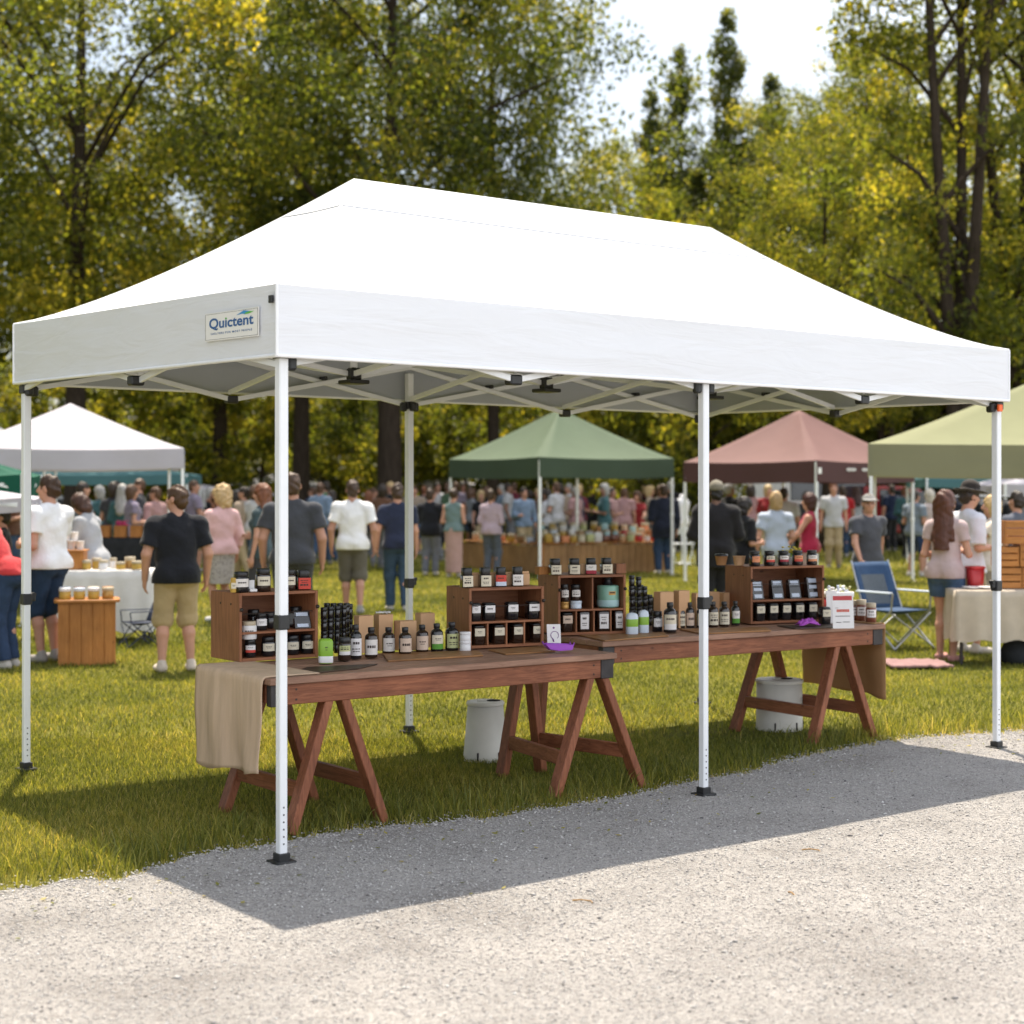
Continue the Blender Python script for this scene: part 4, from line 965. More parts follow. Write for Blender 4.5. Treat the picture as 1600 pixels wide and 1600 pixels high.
# the far right crate
G4 = 'jars on top of the far right crate'
for u, lab, ds in ((1179, ('orange', 'orange', 0), 'leftmost jar with orange label on top of the far right crate'), (1202, ('cream', 'red', 3), 'jar with cream label and red foot on the far right crate'), (1224, ('pale', 'dkred', 2), 'jar with crimson banded label in the middle on the far right crate'), (1246, ('orange', 'red', 2), 'jar with orange label and red foot below the yellow flowers'), (1268.5, ('pale', 'orange', 2), 'rightmost jar with pale label on the far right crate')):
    put('jar', K4.slot(u, K4.h+.003, .05), .098, .036, ds, lab, 'black_glass', group=G4)
def cup(p, h, r, mat_, txt, lid=None):
    o = empty('paper_cup', p, 0, txt, 'cup', 'paper cups'); g = MB(); g.lathe([(r*.74, 0), (r, h*.96), (r*1.04, h*.97), (r*1.03, h), (r*.94, h), (r*.70, .006), (0, .006)], 24, cap=False); g.build('cup_body', M[mat_], o)
    if lid: g = MB(); g.lathe([(r*1.08, h), (r*1.09, h+.008), (r*.96, h+.014), (0, h+.014)], 24, cap=False); g.build('lid', M[lid], o)
cup(K4.slot(1127, K4.h+.003, .26), .060, .042, 'kraft_dark', 'brown paper cup with a black lid at the back left of the far right crate', 'black_cap')
cup(K4.slot(1155, K4.h+.003, .16), .062, .042, 'kraft', 'kraft paper cup without a lid on the far right crate')
simple('petal_yellow', (.70, .58, .08), rough=.6, transl=.3)
o = empty('flower_bunch', K4.slot(1236, K4.h+.003, .17), 0, 'small bunch of yellow flowers behind the jars on the far right crate', 'flowers'); g = MB()
for i in range(26):
    c = Vector((rng.normal(0, .03), rng.normal(0, .02), .095+rng.normal(0, .012))); g.lathe([(0, -.006), (.010, -.002), (.012, .003), (.004, .006), (0, .006)], 8, c=c, cap=False)
g.build('petals', M['petal_yellow'], o); g = MB()
for i in range(8): g.tube([(0, 0, .0), (rng.normal(0, .012), rng.normal(0, .01), .09)], .002, 5)
g.build('stems', M['green_plastic'], o); g = MB(); g.lathe([(.02, 0), (.026, .03), (.022, .05), (.019, .05), (.022, .03), (.018, .004)], 20); g.build('vase', M['white_pot'], o)
for i, (u, st) in enumerate(((1182, 3), (1213, 2), (1240, 2), (1268, 3))):
    pouch(K4.slot(u, K4.sh+.0085, .085), .078, (.118, .122, .122, .135)[i], .07, R(18), 'black folded pouch with pale labels, %s on the shelf of the far right crate' % ('leftmost', 'second', 'third', 'rightmost')[i], 'black pouches on the far right crate', st)
for i, u in enumerate((1186, 1206.5, 1226.5, 1247, 1267.5, 1288)):
    inside = u < 1280
    p = K4.slot(u, K4.th+.003, .035) if inside else onT(1288.5, 975)
    put('candle', p, .112, .034, 'dark candle jar %s of the bottom row in the far right crate' % ('leftmost', 'second', 'third', 'fourth', 'fifth')[i] if inside else 'dark candle jar standing just outside the far right crate', ('cream', None, 0), 'black_glass', rz=R(18), group='jars in the far right crate')
put('tall', onT(1299, 972), .09, .018, 'slim pale carton behind the white price sign', ('pale', None, 0), 'kraft', 'kraft', cat='box')
# cooler bowl, jam jars, price signs, cloth, trays
p = onT(1308, 963)+Vector((0, .05, 0)); p.x = xat(1308, p.y); o = empty('ice_tub', p, .35, 'red and white tub heaped with pale packets behind the price sign', 'tub')
g = MB(); g.lathe([(.078, 0), (.088, .005), (.098, .135), (.090, .135), (.08, .02)], 32, sq=5, sy=.8); g.build('tub_body', M['red_plastic'], o)
g = MB(); g.lathe([(.099, .132), (.104, .134), (.105, .168), (.098, .170), (.094, .150)], 32, sq=5, sy=.8, cap=False); g.build('rim', M['white_pot'], o)
g = MB()
for i in range(46):
    c = Vector((rng.uniform(-.08, .08), rng.uniform(-.06, .06), .165+rng.uniform(0, .05)*(1-abs(rng.uniform(-1, 1))))); g.box(c, (.03, .018, .012), Matrix.Rotation(rng.uniform(0, 3), 3, 'X') @ RZ(rng.uniform(0, 3)), .003, mi=int(rng.integers(0, 3)))
g.build('packets', [M['white_pot'], M['paper_sage'], M['paper_blue']], o)
for u, v, t_, ds in ((1336, 969, 938, 'jam jar mostly hidden behind the white price sign'), (1346, 970, 937, 'middle jam jar with white label at the right table end'), (1361, 972, 942, 'rightmost jam jar with white label at the right table end')):
    p = onT(u, v); put('jar', p, px(v-t_, p.y), .036, ds, ('white', None, 1), 'jam_glass', 'lid_tan', group='jam jars', rz=R(-5))
def sign_card(pos, w_, h, rz, tilt, txt, parts, name='price_sign', cat='sign', th=.004):
    o = empty(name, pos, rz, txt, cat); o.rotation_euler = (tilt, 0, rz)
    g = MB(); g.box((0, 0, h/2), (w_, th, h), None, .0008); b = g.build('card', M['paper_white'], o)
    for (x0, z0, x1, z1, m_, nm_) in parts:
        g = MB(); y_ = -th/2-.0008
        g.add([((x0-.5)*w_, y_, z0*h), ((x1-.5)*w_, y_, z0*h), ((x1-.5)*w_, y_, z1*h), ((x0-.5)*w_, y_, z1*h)], [[0, 1, 2, 3]]); g.build(nm_, M[m_], b, recalc=False)
    g = MB(); g.box((0, .028, .003), (w_*.9, .055, .005), None, .001); g.build('foot', M['paper_white'], o)
    return o, b
line = [(.14+.1*i, .35, .14+.1*i+.07, .375, 'ink', 'printed_line') for i in range(7)]+[(.16, .17, .40, .19, 'ink', 'printed_line'), (.48, .18, .80, .20, 'ink', 'printed_line'), (.12, .60, .30, .61, 'ink', 'printed_line')]
word = [(.20+.075*i, .485, .20+.075*i+.062, .565, 'ink_red', 'red_word') for i in range(8)]
sign_card(onT(1318, 982), .140, .215, R(8), R(-6), 'white price sign with red header and red word on the right table', [(.04, .83, .94, .96, 'red_plastic', 'red_header')]+line+word)
sign_card(onT(1303, 975)+Vector((0, .05, 0)), .075, .215, R(14), R(-6), 'plain white card standing behind the price sign', [])
def wipe(p, s, mat_, txt):
    g = MB(); rows = []
    for i in range(17):
        row = []
        for j in range(13):
            x, y = (i/8-1), (j/6-1); rr = max(0, 1-x*x*.8-y*y*.8)
            row.append((x*s*(1+.15*noise.noise((j*.5, 1, i*.3))), y*s*.55*(1+.2*noise.noise((i*.6, 2, j*.4))), .006+s*.62*rr**.7*(.75+.7*noise.noise((i*.45, j*.55, 3)))))
        rows.append(row)
    g.grid(rows); o = g.build('cleaning_cloth', M[mat_]); o.location = p; o.rotation_euler = (0, 0, .3); o.modifiers.new('t', 'SOLIDIFY').thickness = .004
    return tag(o, txt, 'cloth')
wipe(onT(1262, 979)+Vector((0, 0, .008)), .072, 'purple_cloth', 'crumpled magenta cloth on a dark board before the far right crate')
p = onT(872, 1019)+Vector((0, 0, .010)); o = empty('purple_tray', p, R(16), 'purple scoop shaped tray at the right corner of the left table', 'tray')
g = MB(); prof = [(-.078, .036), (-.055, .010), (.0, .0), (.07, .004), (.078, .030)]
for side in (0,):
    rows = [[(x, -.035+.07*j/6, z+.014*abs(j-3)/3*(1 if abs(j-3) == 3 else .3)) for j in range(7)] for x, z in prof]; g.grid(rows)
b = g.build('scoop', M['purple_plastic'], o); b.modifiers.new('t', 'SOLIDIFY').thickness = -.005
g = MB()
for j in (-1, 1): g.prism([(-.078, .036), (-.055, .010), (0, 0), (.07, .004), (.078, .030), (.04, .034), (-.04, .038)], j*.036-.002, j*.036+.002, xf=lambda v: Vector((v.x, v.z, v.y)))
g.build('side_wall', M['purple_plastic'], o)
p2 = onT(866, 1013)+Vector((0, .03, .02)); p2.x = xat(866, p2.y)
o, b = sign_card(p2, .078, .112, R(10), R(-12), 'white card with a purple curl emblem standing behind the purple tray', [], 'emblem_card', 'card')
g = MB(); pts = [(.004+.022*math.cos(t), -.0032, .050+.022*math.sin(t)) for t in np.linspace(-.9, 3.9, 22)]+[(-.006, -.0032, .028), (-.003, -.0032, .014)]
g.tube(pts, [.0016]*18+[.002]*4+[.003, .0045], 6); g.build('curl_emblem', M['ink_purple'], b); g = MB(); g.tube([(.0, -.002, .092), (.0, -.0032, .092)], .0058, 12); g.build('emblem_dot', M['ink_purple'], b)
def board(u0, v0, u1, v1, u2, v2, u3, v3, mat_, txt, th=.008, lay=0.0):
    P_ = [at(u, v, TZ+.0035) for u, v in ((u0, v0), (u1, v1), (u2, v2), (u3, v3))]; c = sum(P_, Vector())/4
    d = (P_[1]-P_[0]); yw = math.atan2(d.y, d.x); Ri = RZ(-yw)
    poly = [tuple((Ri @ (p-c)).xy) for p in P_]
    g = MB(); g.prism(poly, 0, th); o = g.build('serving_board', M[mat_]); o.location = (c.x, c.y, TZ+.0012+lay); o.rotation_euler = (0, 0, yw)
    bv = o.modifiers.new('b', 'BEVEL'); bv.width = .002; bv.segments = 2
    return tag(o, txt, 'board', 'thin boards lying on the tables')
board(440, 1057, 560, 1045, 590, 1038, 480, 1043, 'dark_board', 'dark leather coloured board before the green bottle, leftmost of the boards', .006)
board(606, 1034, 755, 1025, 748, 1018, 598, 1022, 'board_wood', 'honey wood board before the row of dark bottles on the left table', .009)
board(790, 1023, 868, 1018, 858, 1010, 763, 1016, 'board_wood', 'honey wood board under the purple tray', .007)
board(945, 1002, 1045, 994, 1035, 989, 905, 993, 'board_wood', 'honey wood board before the lotion bottles on the right table', .008)
board(1095, 991, 1205, 986, 1195, 981, 1062, 984, 'board_wood', 'honey wood board before the middle canopy leg on the right table', .009)
board(1243, 983, 1305, 981, 1298, 976, 1214, 978, 'dark_board', 'dark board under the crumpled magenta cloth', .007)
# side boxes behind the low crate
#wbox(T2.c+T2.x*(-.86)+T2.y*(-.02)+Vector((0, 0, TZ+.002)), (.14, .2, .33), T2.yaw, 'upright reddish wooden box half hidden between the two middle crates', 'crate_wood_z')
# ------------------------------------------------------------------ people (signed distance bodies meshed with surface nets)
class Field:
    def __init__(s, lo, hi, h):
        s.h = h; s.lo = np.array(lo, float); n = np.ceil((np.array(hi)-s.lo)/h).astype(int)+1
        s.n = n; s.f = np.full(n, 1.0, np.float32)
        s.ax = [(s.lo[i]+np.arange(n[i])*h).astype(np.float32) for i in range(3)]
    def _sub(s, lo, hi):
        a = np.maximum(0, np.floor((np.array(lo)-s.lo)/s.h).astype(int)); b = np.minimum(s.n, np.ceil((np.array(hi)-s.lo)/s.h).astype(int)+1)
        if (b <= a).any(): return None
        sl = tuple(slice(a[i], b[i]) for i in range(3)); X, Y, Z = np.meshgrid(*[s.ax[i][sl[i]] for i in range(3)], indexing='ij', sparse=True)
        return sl, X, Y, Z
    def _comb(s, sl, d, k, op):
        f = s.f[sl]
        if op == 'u':
            if k > 0:
                h = np.clip(.5+.5*(f-d)/k, 0, 1); s.f[sl] = f*(1-h)+d*h-k*h*(1-h)
            else: s.f[sl] = np.minimum(f, d)
        elif op == 's': s.f[sl] = np.maximum(f, -d)
    def ell(s, c, r, k=.02, rot=None, op='u'):
        c = np.array(c, float); R_ = max(r)+k+.03; t = s._sub(c-R_, c+R_)
        if t is None: return
        sl, X, Y, Z = t; x, y, z = X-c[0], Y-c[1], Z-c[2]
        if rot is not None:
            m = np.array(rot).T; x, y, z = m[0][0]*x+m[0][1]*y+m[0][2]*z, m[1][0]*x+m[1][1]*y+m[1][2]*z, m[2][0]*x+m[2][1]*y+m[2][2]*z
        k0 = np.sqrt((x/r[0])**2+(y/r[1])**2+(z/r[2])**2); k1 = np.sqrt((x/r[0]**2)**2+(y/r[1]**2)**2+(z/r[2]**2)**2)+1e-6
        s._comb(sl, k0*(k0-1)/k1, k, op)
    def cone(s, a, b, ra, rb, k=.02, flat=None, fs=1.0, cut=None, op='u'):
        a, b = np.array(a, float), np.array(b, float); R_ = max(ra, rb)+k+.03
        t = s._sub(np.minimum(a, b)-R_, np.maximum(a, b)+R_)
        if t is None: return
        sl, X, Y, Z = t; d = b-a; dd = max(1e-9, d@d)
        px_, py_, pz_ = X-a[0], Y-a[1], Z-a[2]
        h = np.clip((px_*d[0]+py_*d[1]+pz_*d[2])/dd, 0, 1)
        qx, qy, qz = px_-h*d[0], py_-h*d[1], pz_-h*d[2]
        if flat is not None:
            fl = np.array(flat)/np.linalg.norm(flat); w_ = (qx*fl[0]+qy*fl[1]+qz*fl[2])*(fs-1); qx, qy, qz = qx+w_*fl[0], qy+w_*fl[1], qz+w_*fl[2]
        D = np.sqrt(qx*qx+qy*qy+qz*qz)-(ra+h*(rb-ra))
        if cut is not None:      # keep the side of point cut[0] opposite to direction cut[1]
            c0, n0 = np.array(cut[0]), np.array(cut[1])/np.linalg.norm(cut[1]); D = np.maximum(D, (X-c0[0])*n0[0]+(Y-c0[1])*n0[1]+(Z-c0[2])*n0[2])
        s._comb(sl, D, k, op)
    def plane(s, c, n_):
        X, Y, Z = np.meshgrid(*s.ax, indexing='ij', sparse=True); n_ = np.array(n_)/np.linalg.norm(n_)
        s.f = np.maximum(s.f, (X-c[0])*n_[0]+(Y-c[1])*n_[1]+(Z-c[2])*n_[2])
    def wobble(s, amp, freq, seed=0):
        X, Y, Z = np.meshgrid(*s.ax, indexing='ij', sparse=True)
        s.f = s.f+amp*(np.sin(X*freq+seed+2*np.sin(Z*freq*.55+seed))*np.sin(Z*freq*.9+Y*freq*.6+seed*2)+.5*np.sin(Y*freq*1.7+Z*freq*.4+seed*3))
    def mesh(s):
        f = s.f; f = np.pad(f, 1, constant_values=1.0); s0 = s.lo-s.h
        ins = f < 0; n = np.array(f.shape)-1
        cnt = np.zeros(n, np.int8); C = [(i, j, k) for i in (0, 1) for j in (0, 1) for k in (0, 1)]
        def co(a, c): return a[c[0]:n[0]+c[0], c[1]:n[1]+c[1], c[2]:n[2]+c[2]]
        for c in C: cnt += co(ins, c)
        mx = (cnt > 0) & (cnt < 8); I = np.argwhere(mx); idx = np.full(n, -1, np.int64); idx[mx] = np.arange(len(I))
        vals = {c: f[I[:, 0]+c[0], I[:, 1]+c[1], I[:, 2]+c[2]] for c in C}
        acc = np.zeros((len(I), 3)); m = np.zeros(len(I))
        for c in C:
            for ax_ in range(3):
                if c[ax_]: continue
                d = list(c); d[ax_] = 1; d = tuple(d); a, b = vals[c], vals[d]; cr_ = (a < 0) != (b < 0)
                t = np.where(cr_, a/np.where(cr_, a-b, 1), 0); p = np.tile(np.array(c, float), (len(I), 1)); p[:, ax_] += t
                acc += np.where(cr_[:, None], p, 0); m += cr_
        V = (I+acc/np.maximum(m, 1)[:, None])*s.h+s0
        Q = []
        for ax_ in range(3):
            u, v = (ax_+1) % 3, (ax_+2) % 3
            sl0 = [slice(1, None)]*3; a = [slice(1, -1)]*3; b = [slice(1, -1)]*3
            a[ax_] = slice(0, -1); b[ax_] = slice(1, None)
            e = ins[tuple(a)] != ins[tuple(b)]; E_ = np.argwhere(e)
            if not len(E_): continue
            fl = ins[tuple(a)][e]
            off = np.array([1, 1, 1]); off[ax_] = 0; P = E_+off
            def cell(du, dv):
                q = P.copy(); q[:, u] -= du; q[:, v] -= dv; return idx[q[:, 0], q[:, 1], q[:, 2]]
            q = np.stack([cell(1, 1), cell(0, 1), cell(0, 0), cell(1, 0)], 1); q[~fl] = q[~fl][:, ::-1]; Q.append(q)
        return V, np.concatenate(Q)

SK = {}
def skin(col):
    k = 'skin_%02d' % int(col*100)
    if k not in M:
        simple(k, (.50*col, .265*col, .185*col), rough=.55, var=.08, scale=9, spec=.35)
        b = M[k].node_tree.nodes['Principled BSDF']; b.inputs['Subsurface Weight'].default_value = .08; b.inputs['Subsurface Radius'].default_value = (.02, .008, .004)
    return M[k]
CLOTHM = {}
def cmat(col, kind='cloth'):
    k = '%s_%03d_%03d_%03d' % ((kind,)+tuple(int(c*250) for c in col))
    if k not in M:
        if kind == 'hair': simple(k, col, rough=.45, var=.35, scale=30, stretch=(1, 1, .15), bump=.6, bscale=60, spec=.4)
        elif kind == 'print':
            m, nt, b = newmat(k); tc = nd(nt, 'ShaderNodeTexCoord'); vo = nd(nt, 'ShaderNodeTexVoronoi', Scale=45.0); nt.links.new(tc.outputs['Object'], vo.inputs['Vector'])
            rp = ramp(nt, [(.2, (.12, .11, .11)), (.45, (.45, .41, .40))]); nt.links.new(vo.outputs['Distance'], rp.inputs[0]); nt.links.new(rp.outputs[0], b.inputs['Base Color']); b.inputs['Roughness'].default_value = .9
        elif kind == 'denim': simple(k, col, rough=.9, var=.22, scale=14, bump=.4, bscale=14, spec=.15)
        else: cloth(k, col)
    return M[k]

def person_fields(P):
    """P: dict of pose and clothing -> list of (part name, V, F, material)"""
    h = P.get('res', .010); H_ = P.get('H', 1.75); k_ = H_/1.75; b = P.get('build', 1.0); fem = P.get('fem', False); belly = P.get('belly', 0)
    lean = P.get('lean', 0.0); turn = P.get('turn', 0.0); nod = P.get('nod', 0.0); tw = P.get('twist', 0.0)
    hip = np.array([0, 0, .93])
    cl, sl_ = math.cos(lean), math.sin(lean); ct, st = math.cos(tw), math.sin(tw)
    def U(p):     # upper body: twist about z, then lean forward about the hips
        p = np.array(p, float)-hip; f = np.clip(p[2]/.25, 0, 1); a = tw*f; p = np.array([p[0]*math.cos(a)-p[1]*math.sin(a), p[0]*math.sin(a)+p[1]*math.cos(a), p[2]])
        return np.array([p[0], p[1]*cl+p[2]*sl_, p[2]*cl-p[1]*sl_])+hip
    def Ud(d): return U(np.array(d)+hip+np.array([0, 0, 5]))-U(hip+np.array([0, 0, 5]))
    sw = (.165 if fem else .185)*(.55+.45*b); hw = (.092 if fem else .088)*(.6+.4*b)
    neck = U((0, -.015, 1.46)); hc = np.array([0, .012, 1.63]); cn, sn = math.cos(nod), math.sin(nod); ctn, stn = math.cos(turn), math.sin(turn)
    def Hd(p):    # head frame: nod and turn about the neck top
        p = np.array(p, float)-np.array([0, 0, 1.53]); p = np.array([p[0], p[1]*cn+p[2]*sn, p[2]*cn-p[1]*sn]); p = np.array([p[0]*ctn-p[1]*stn, p[0]*stn+p[1]*ctn, p[2]])
        return U(p+np.array([0, 0, 1.53]))
    Mh = np.stack([Hd((1, 0, 1.53))-Hd((0, 0, 1.53)), Hd((0, 1, 1.53))-Hd((0, 0, 1.53)), Hd((0, 0, 2.53))-Hd((0, 0, 1.53))], 1)
    Mu = np.stack([Ud((1, 0, 0)), Ud((0, 1, 0)), Ud((0, 0, 1))], 1)
    PRE = {'down': ((.055, -.015, -.285), (.015, .055, -.245)), 'loose': ((.085, -.03, -.275), (.0, .085, -.235)), 'back': ((.06, -.13, -.26), (.01, -.02, -.25)), 'fwd': ((.05, .10, -.265), (-.01, .13, -.21)),
           'bent': ((.055, -.03, -.285), (-.08, .22, .0)), 'hold': ((.075, .03, -.28), (-.15, .18, .03)), 'reach': ((.05, .19, -.21), (-.02, .24, -.07)), 'reachlow': ((.05, .15, -.25), (-.02, .17, -.19)),
           'point': ((.06, .22, -.12), (-.02, .25, -.02)), 'hip': ((.15, -.06, -.25), (-.12, .06, -.20)), 'pocket': ((.10, -.05, -.27), (-.05, .08, -.22))}
    arms = P.get('arms', ('down', 'down')); A = {}
    for s, nm_ in ((-1, arms[0]), (1, arms[1])):
        e, w_ = PRE[nm_]; sh = np.array([s*sw, -.01, 1.388]); el = sh+np.array([s*e[0], e[1], e[2]]); wr = el+np.array([s*w_[0], w_[1], w_[2]])
        A[s] = (U(sh), U(el), U(wr))
    stance = P.get('legs', ((-.10, 0.0, 0), (.10, .03, 0))); Lg = {}
    for s, (fx, fy, lift) in ((-1, stance[0]), (1, stance[1])):
        hj = np.array([s*hw, 0, .90]); ak = np.array([fx, fy, .085+lift]); d = ak-hj; L_ = np.linalg.norm(d); half = .415
        off = math.sqrt(max(.0, half**2-(L_/2)**2)); fwd = np.array([0, 1, 0]); kn = (hj+ak)/2+fwd*max(.012, min(off, .16)); Lg[s] = (hj, kn, ak)
    lo = np.array([-.62, -.55, -.03]); hi = np.array([.62, .75, 1.85])
    if lean > .4: hi[1] += .3
    pts = [p for a in A.values() for p in a]+[p for a in Lg.values() for p in a]+[Hd((0, 0, 1.75)), Hd((0, 0, 1.4))]
    pts = np.array(pts); lo = np.maximum(lo, pts.min(0)-.30); hi = np.minimum(hi+.4, pts.max(0)+.30); lo[2] = -.03
    h0 = h/k_
    rb = (.6+.4*b)
    def torso(F, inf, hemz=None, legs=True):
        F.ell(U((0, .0, 1.275)), (.160*b*(0.93 if fem else 1)+inf, .108*rb+inf, .20+inf), .04, Mu)
        F.cone(U((-sw*.78, -.015, 1.385)), U((sw*.78, -.015, 1.385)), .052*rb+inf*.8, .052*rb+inf*.8, .05)
        F.cone(U((-.05, -.03, 1.45)), U((-sw*.85, -.02, 1.392)), .042+inf*.6, .040+inf*.6, .04); F.cone(U((.05, -.03, 1.45)), U((sw*.85, -.02, 1.392)), .042+inf*.6, .040+inf*.6, .04)
        F.ell(U((0, .01+belly*.3, 1.08)), ((.132 if fem else .142)*b+inf, .100*rb+inf+belly*.5, .19+inf), .05, Mu)
        if belly: F.ell(U((0, .06+belly*.4, 1.07)), (.12*b+inf, .09+inf+belly*.3, .13+inf), .06, Mu)
        F.ell(np.array([0, -.015, .945]), ((.168 if fem else .148)*rb*1.0+inf, .118*rb+inf, .125+inf), .05)
        if fem:
            for s in (-1, 1): F.ell(U((s*.075, .085, 1.27)), (.062+inf*.6, .055+inf*.6, .062+inf*.6), .04, Mu)
    out = []
    # ---- body
    F = Field(lo, hi, h0)
    torso(F, 0)
    F.cone(neck, Hd((0, -.005, 1.565)), .060*rb, .052*rb, .03)
    F.ell(Hd((0, -.008, 1.655)), (.074, .094, .098), .02, Mh); F.ell(Hd((0, .035, 1.578)), (.056, .062, .066), .035, Mh)
    F.cone(Hd((0, .088, 1.65)), Hd((0, .112, 1.608)), .010, .016, .012)
    for s in (-1, 1):
        F.ell(Hd((s*.033, .098, 1.645)), (.018, .014, .013), 0, Mh, 's')
        F.ell(Hd((s*.078, -.005, 1.622)), (.012, .022, .033), .008, Mh)
        F.ell(Hd((s*.040, .060, 1.605)), (.026, .026, .024), .02, Mh)
    F.ell(Hd((0, .101, 1.570)), (.026, .008, .005), 0, Mh, 's')
    fine = h <= .0125
    for s in (-1, 1):
        sh, el, wr = A[s]; ar = (.85 if fem else 1.0)*(.5+.5*b)
        F.ell(sh, (.056*ar, .056*ar, .058*ar), .03); F.cone(sh, el, .053*ar, .041*ar, .03); F.cone(el, wr, .042*ar, .027*ar, .02)
        d = wr-el; d = d/np.linalg.norm(d); ref = np.array([0, 1., 0]) if abs(d[1]) < .75 else np.array([0, 0, 1.])
        side = ref-d*(ref@d); side /= np.linalg.norm(side); nrm = np.array([-s, 0, 0.]) if abs(d[0]) < .7 else np.array([0, 0, -1.]); nrm = nrm-d*(nrm@d)-side*(nrm@side); nrm /= np.linalg.norm(nrm)
        Mr = np.stack([side, nrm, d], 1)
        F.ell(wr+d*.050, (.040, .019, .052), .018, Mr)
        if fine:
            for i, Lf in enumerate((.066, .076, .070, .054)):
                bs = wr+d*(.088-.006*abs(i-1.2))+side*(1.45-i)*.0195; c1 = d*.93+nrm*.30; c2 = d*.62+nrm*.75; p1 = bs+c1*Lf*.55; p2 = p1+c2*Lf*.45
                F.cone(bs-d*.02, p1, .0095, .0088, .004); F.cone(p1, p2, .0088, .0075, .003)
            bs = wr+d*.030+side*.028; p1 = bs+(d*.62+side*.65+nrm*.3)*.040; p2 = p1+(d*.85+side*.2+nrm*.45)*.032; F.cone(bs, p1, .0125, .0105, .012); F.cone(p1, p2, .0105, .0085, .004)
        else: F.cone(wr+d*.08, wr+d*.15+nrm*.02, .024, .014, .02, nrm, 1.6); F.cone(wr+d*.03+side*.03, wr+d*.08+side*.05, .012, .010, .01)
        hj, kn, ak = Lg[s]
        F.cone(hj, kn, .082*rb*(1.05 if fem else 1), .053*rb, .03); cf = kn*.68+ak*.32+np.array([0, -.018, 0]); F.cone(kn, cf, .053*rb, .053*rb, .02); F.cone(cf, ak, .053*rb, .034, .02)
        F.ell(np.array([s*.072*rb, -.060, .915]), (.080*rb, .072*rb, .095), .04)
        F.cone(ak+np.array([0, -.02, -.045]), ak+np.array([s*.012, .14, -.055]), .034, .028, .03)
    out.append(('person', *F.mesh(), skin(P.get('skin', 1.0))))
    # ---- upper garment
    tp = P.get('top')
    if tp:
        F = Field(lo, hi, h0); inf = tp.get('loose', .016); torso(F, inf)
        hemz = tp.get('hem', .90); sleeve = tp.get('sleeve', .62)
        low = max(inf, (P.get('bottom') or {}).get('loose', .014))+.014; F.ell(np.array([0, -.015, .945]), ((.168 if fem else .148)*rb+low, .114*rb+low, .14+low), .03)
        for s in (-1, 1): F.ell(np.array([s*.075*rb, -.065, .915]), (.084*rb+low, .074*rb+low, .10+low), .03)
        if hemz < .90:
            for s in (-1, 1): F.cone(Lg[s][0], Lg[s][0]*.35+Lg[s][1]*.65, .090*rb+low, .080*rb+low, .03)
        if inf > .012: F.cone(U((0, -.005, 1.25)), U((0, -.012, hemz)), (.132 if fem else .150)*b, (.142 if fem else .150)*rb+inf*.6, .04, (0, 1, 0), 1.30)
        for s in (-1, 1):
            sh, el, wr = A[s]; ar = (.85 if fem else 1.0)*(.5+.5*b)
            if sleeve <= 0: continue
            if sleeve <= 1:
                e = sh+(el-sh)*sleeve; d = el-sh; F.ell(sh, (.056*ar+inf*.8,)*3, .03); F.cone(sh, e+d*.1, .056*ar+inf, .050*ar+inf*1.3, .03, cut=(e, d))
            else:
                d = wr-el; e = el+d*min(.97, sleeve-1); F.ell(sh, (.056*ar+inf*.8,)*3, .03); F.cone(sh, el, .056*ar+inf, .046*ar+inf, .03); F.cone(el, e+d*.08, .046*ar+inf, .034*ar+inf, .02, cut=(e, d))
        n_ = Ud((0, 0, 1)); 
        if sleeve <= 0:
            for s in (-1, 1): F.ell(A[s][0]+Ud((s*.035, 0, .0)), (.05, .085, .09), 0, None, 's')
        F.ell(U((0, .035, 1.515)), (.078, .085, .060), 0, Mu, 's')
        if tp.get('collar'): F.cone(U((-.04, -.03, 1.475)), U((.04, -.03, 1.475)), .038, .038, .01)
        F.wobble(tp.get('fold', .0065), 20, P.get('seed', 1))
        F.plane(U((0, 0, hemz)) if hemz > .93 else (0, 0, hemz), -n_ if hemz > .93 else (0, 0, -1))
        out.append((tp.get('name', 'shirt'), *F.mesh(), cmat(tp['col'], tp.get('kind', 'cloth'))))
    # ---- lower garment
    bt = P.get('bottom')
    if bt:
        F = Field(lo, hi, h0); inf = bt.get('loose', .014); hem = bt.get('hem', .1)
        F.ell(np.array([0, -.015, .945]), ((.168 if fem else .148)*rb+inf, .118*rb+inf, .135+inf), .04)
        if belly: F.ell(np.array([0, .04+belly*.3, 1.0]), (.13*b+inf, .09+inf, .1), .05)
        if bt.get('skirt'):
            w_ = bt.get('flare', .17); c = (Lg[-1][2]+Lg[1][2])/2
            F.cone((0, -.01, .95), (c[0]*.6, c[1]*.6, hem), .155*rb+inf, w_, .05, (0, 1, 0), 1.15)
        else:
            for s in (-1, 1):
                hj, kn, ak = Lg[s]
                F.ell(np.array([s*.072*rb, -.060, .915]), (.082*rb+inf, .074*rb+inf, .10+inf), .03)
                if hem > kn[2]:
                    t = (hj[2]-hem)/(hj[2]-kn[2]); e = hj+(kn-hj)*t; F.cone(hj, e+(kn-hj)*.12, .092*rb+inf, (.092+(.066-.092)*t)*rb+inf*1.5, .03, cut=(e, kn-hj))
                else:
                    d = ak-kn; t = (kn[2]-hem)/max(.1, kn[2]-ak[2]); t = min(t, 1.05); e = kn+d*t; F.cone(hj, kn, .092*rb+inf, .066*rb+inf, .03); F.ell(kn+np.array([0, .008, 0]), (.073*rb+inf, .073*rb+inf, .10), .04); F.cone(kn, e+d*.1, .066*rb+inf, .052+inf, .03, cut=(e, d))
        F.wobble(.004, 19, P.get('seed', 1)+2); F.plane((0, 0, bt.get('waist', 1.02)), (0, 0, 1))
        if bt.get('skirt'): F.plane((0, 0, hem), (0, 0, -1))
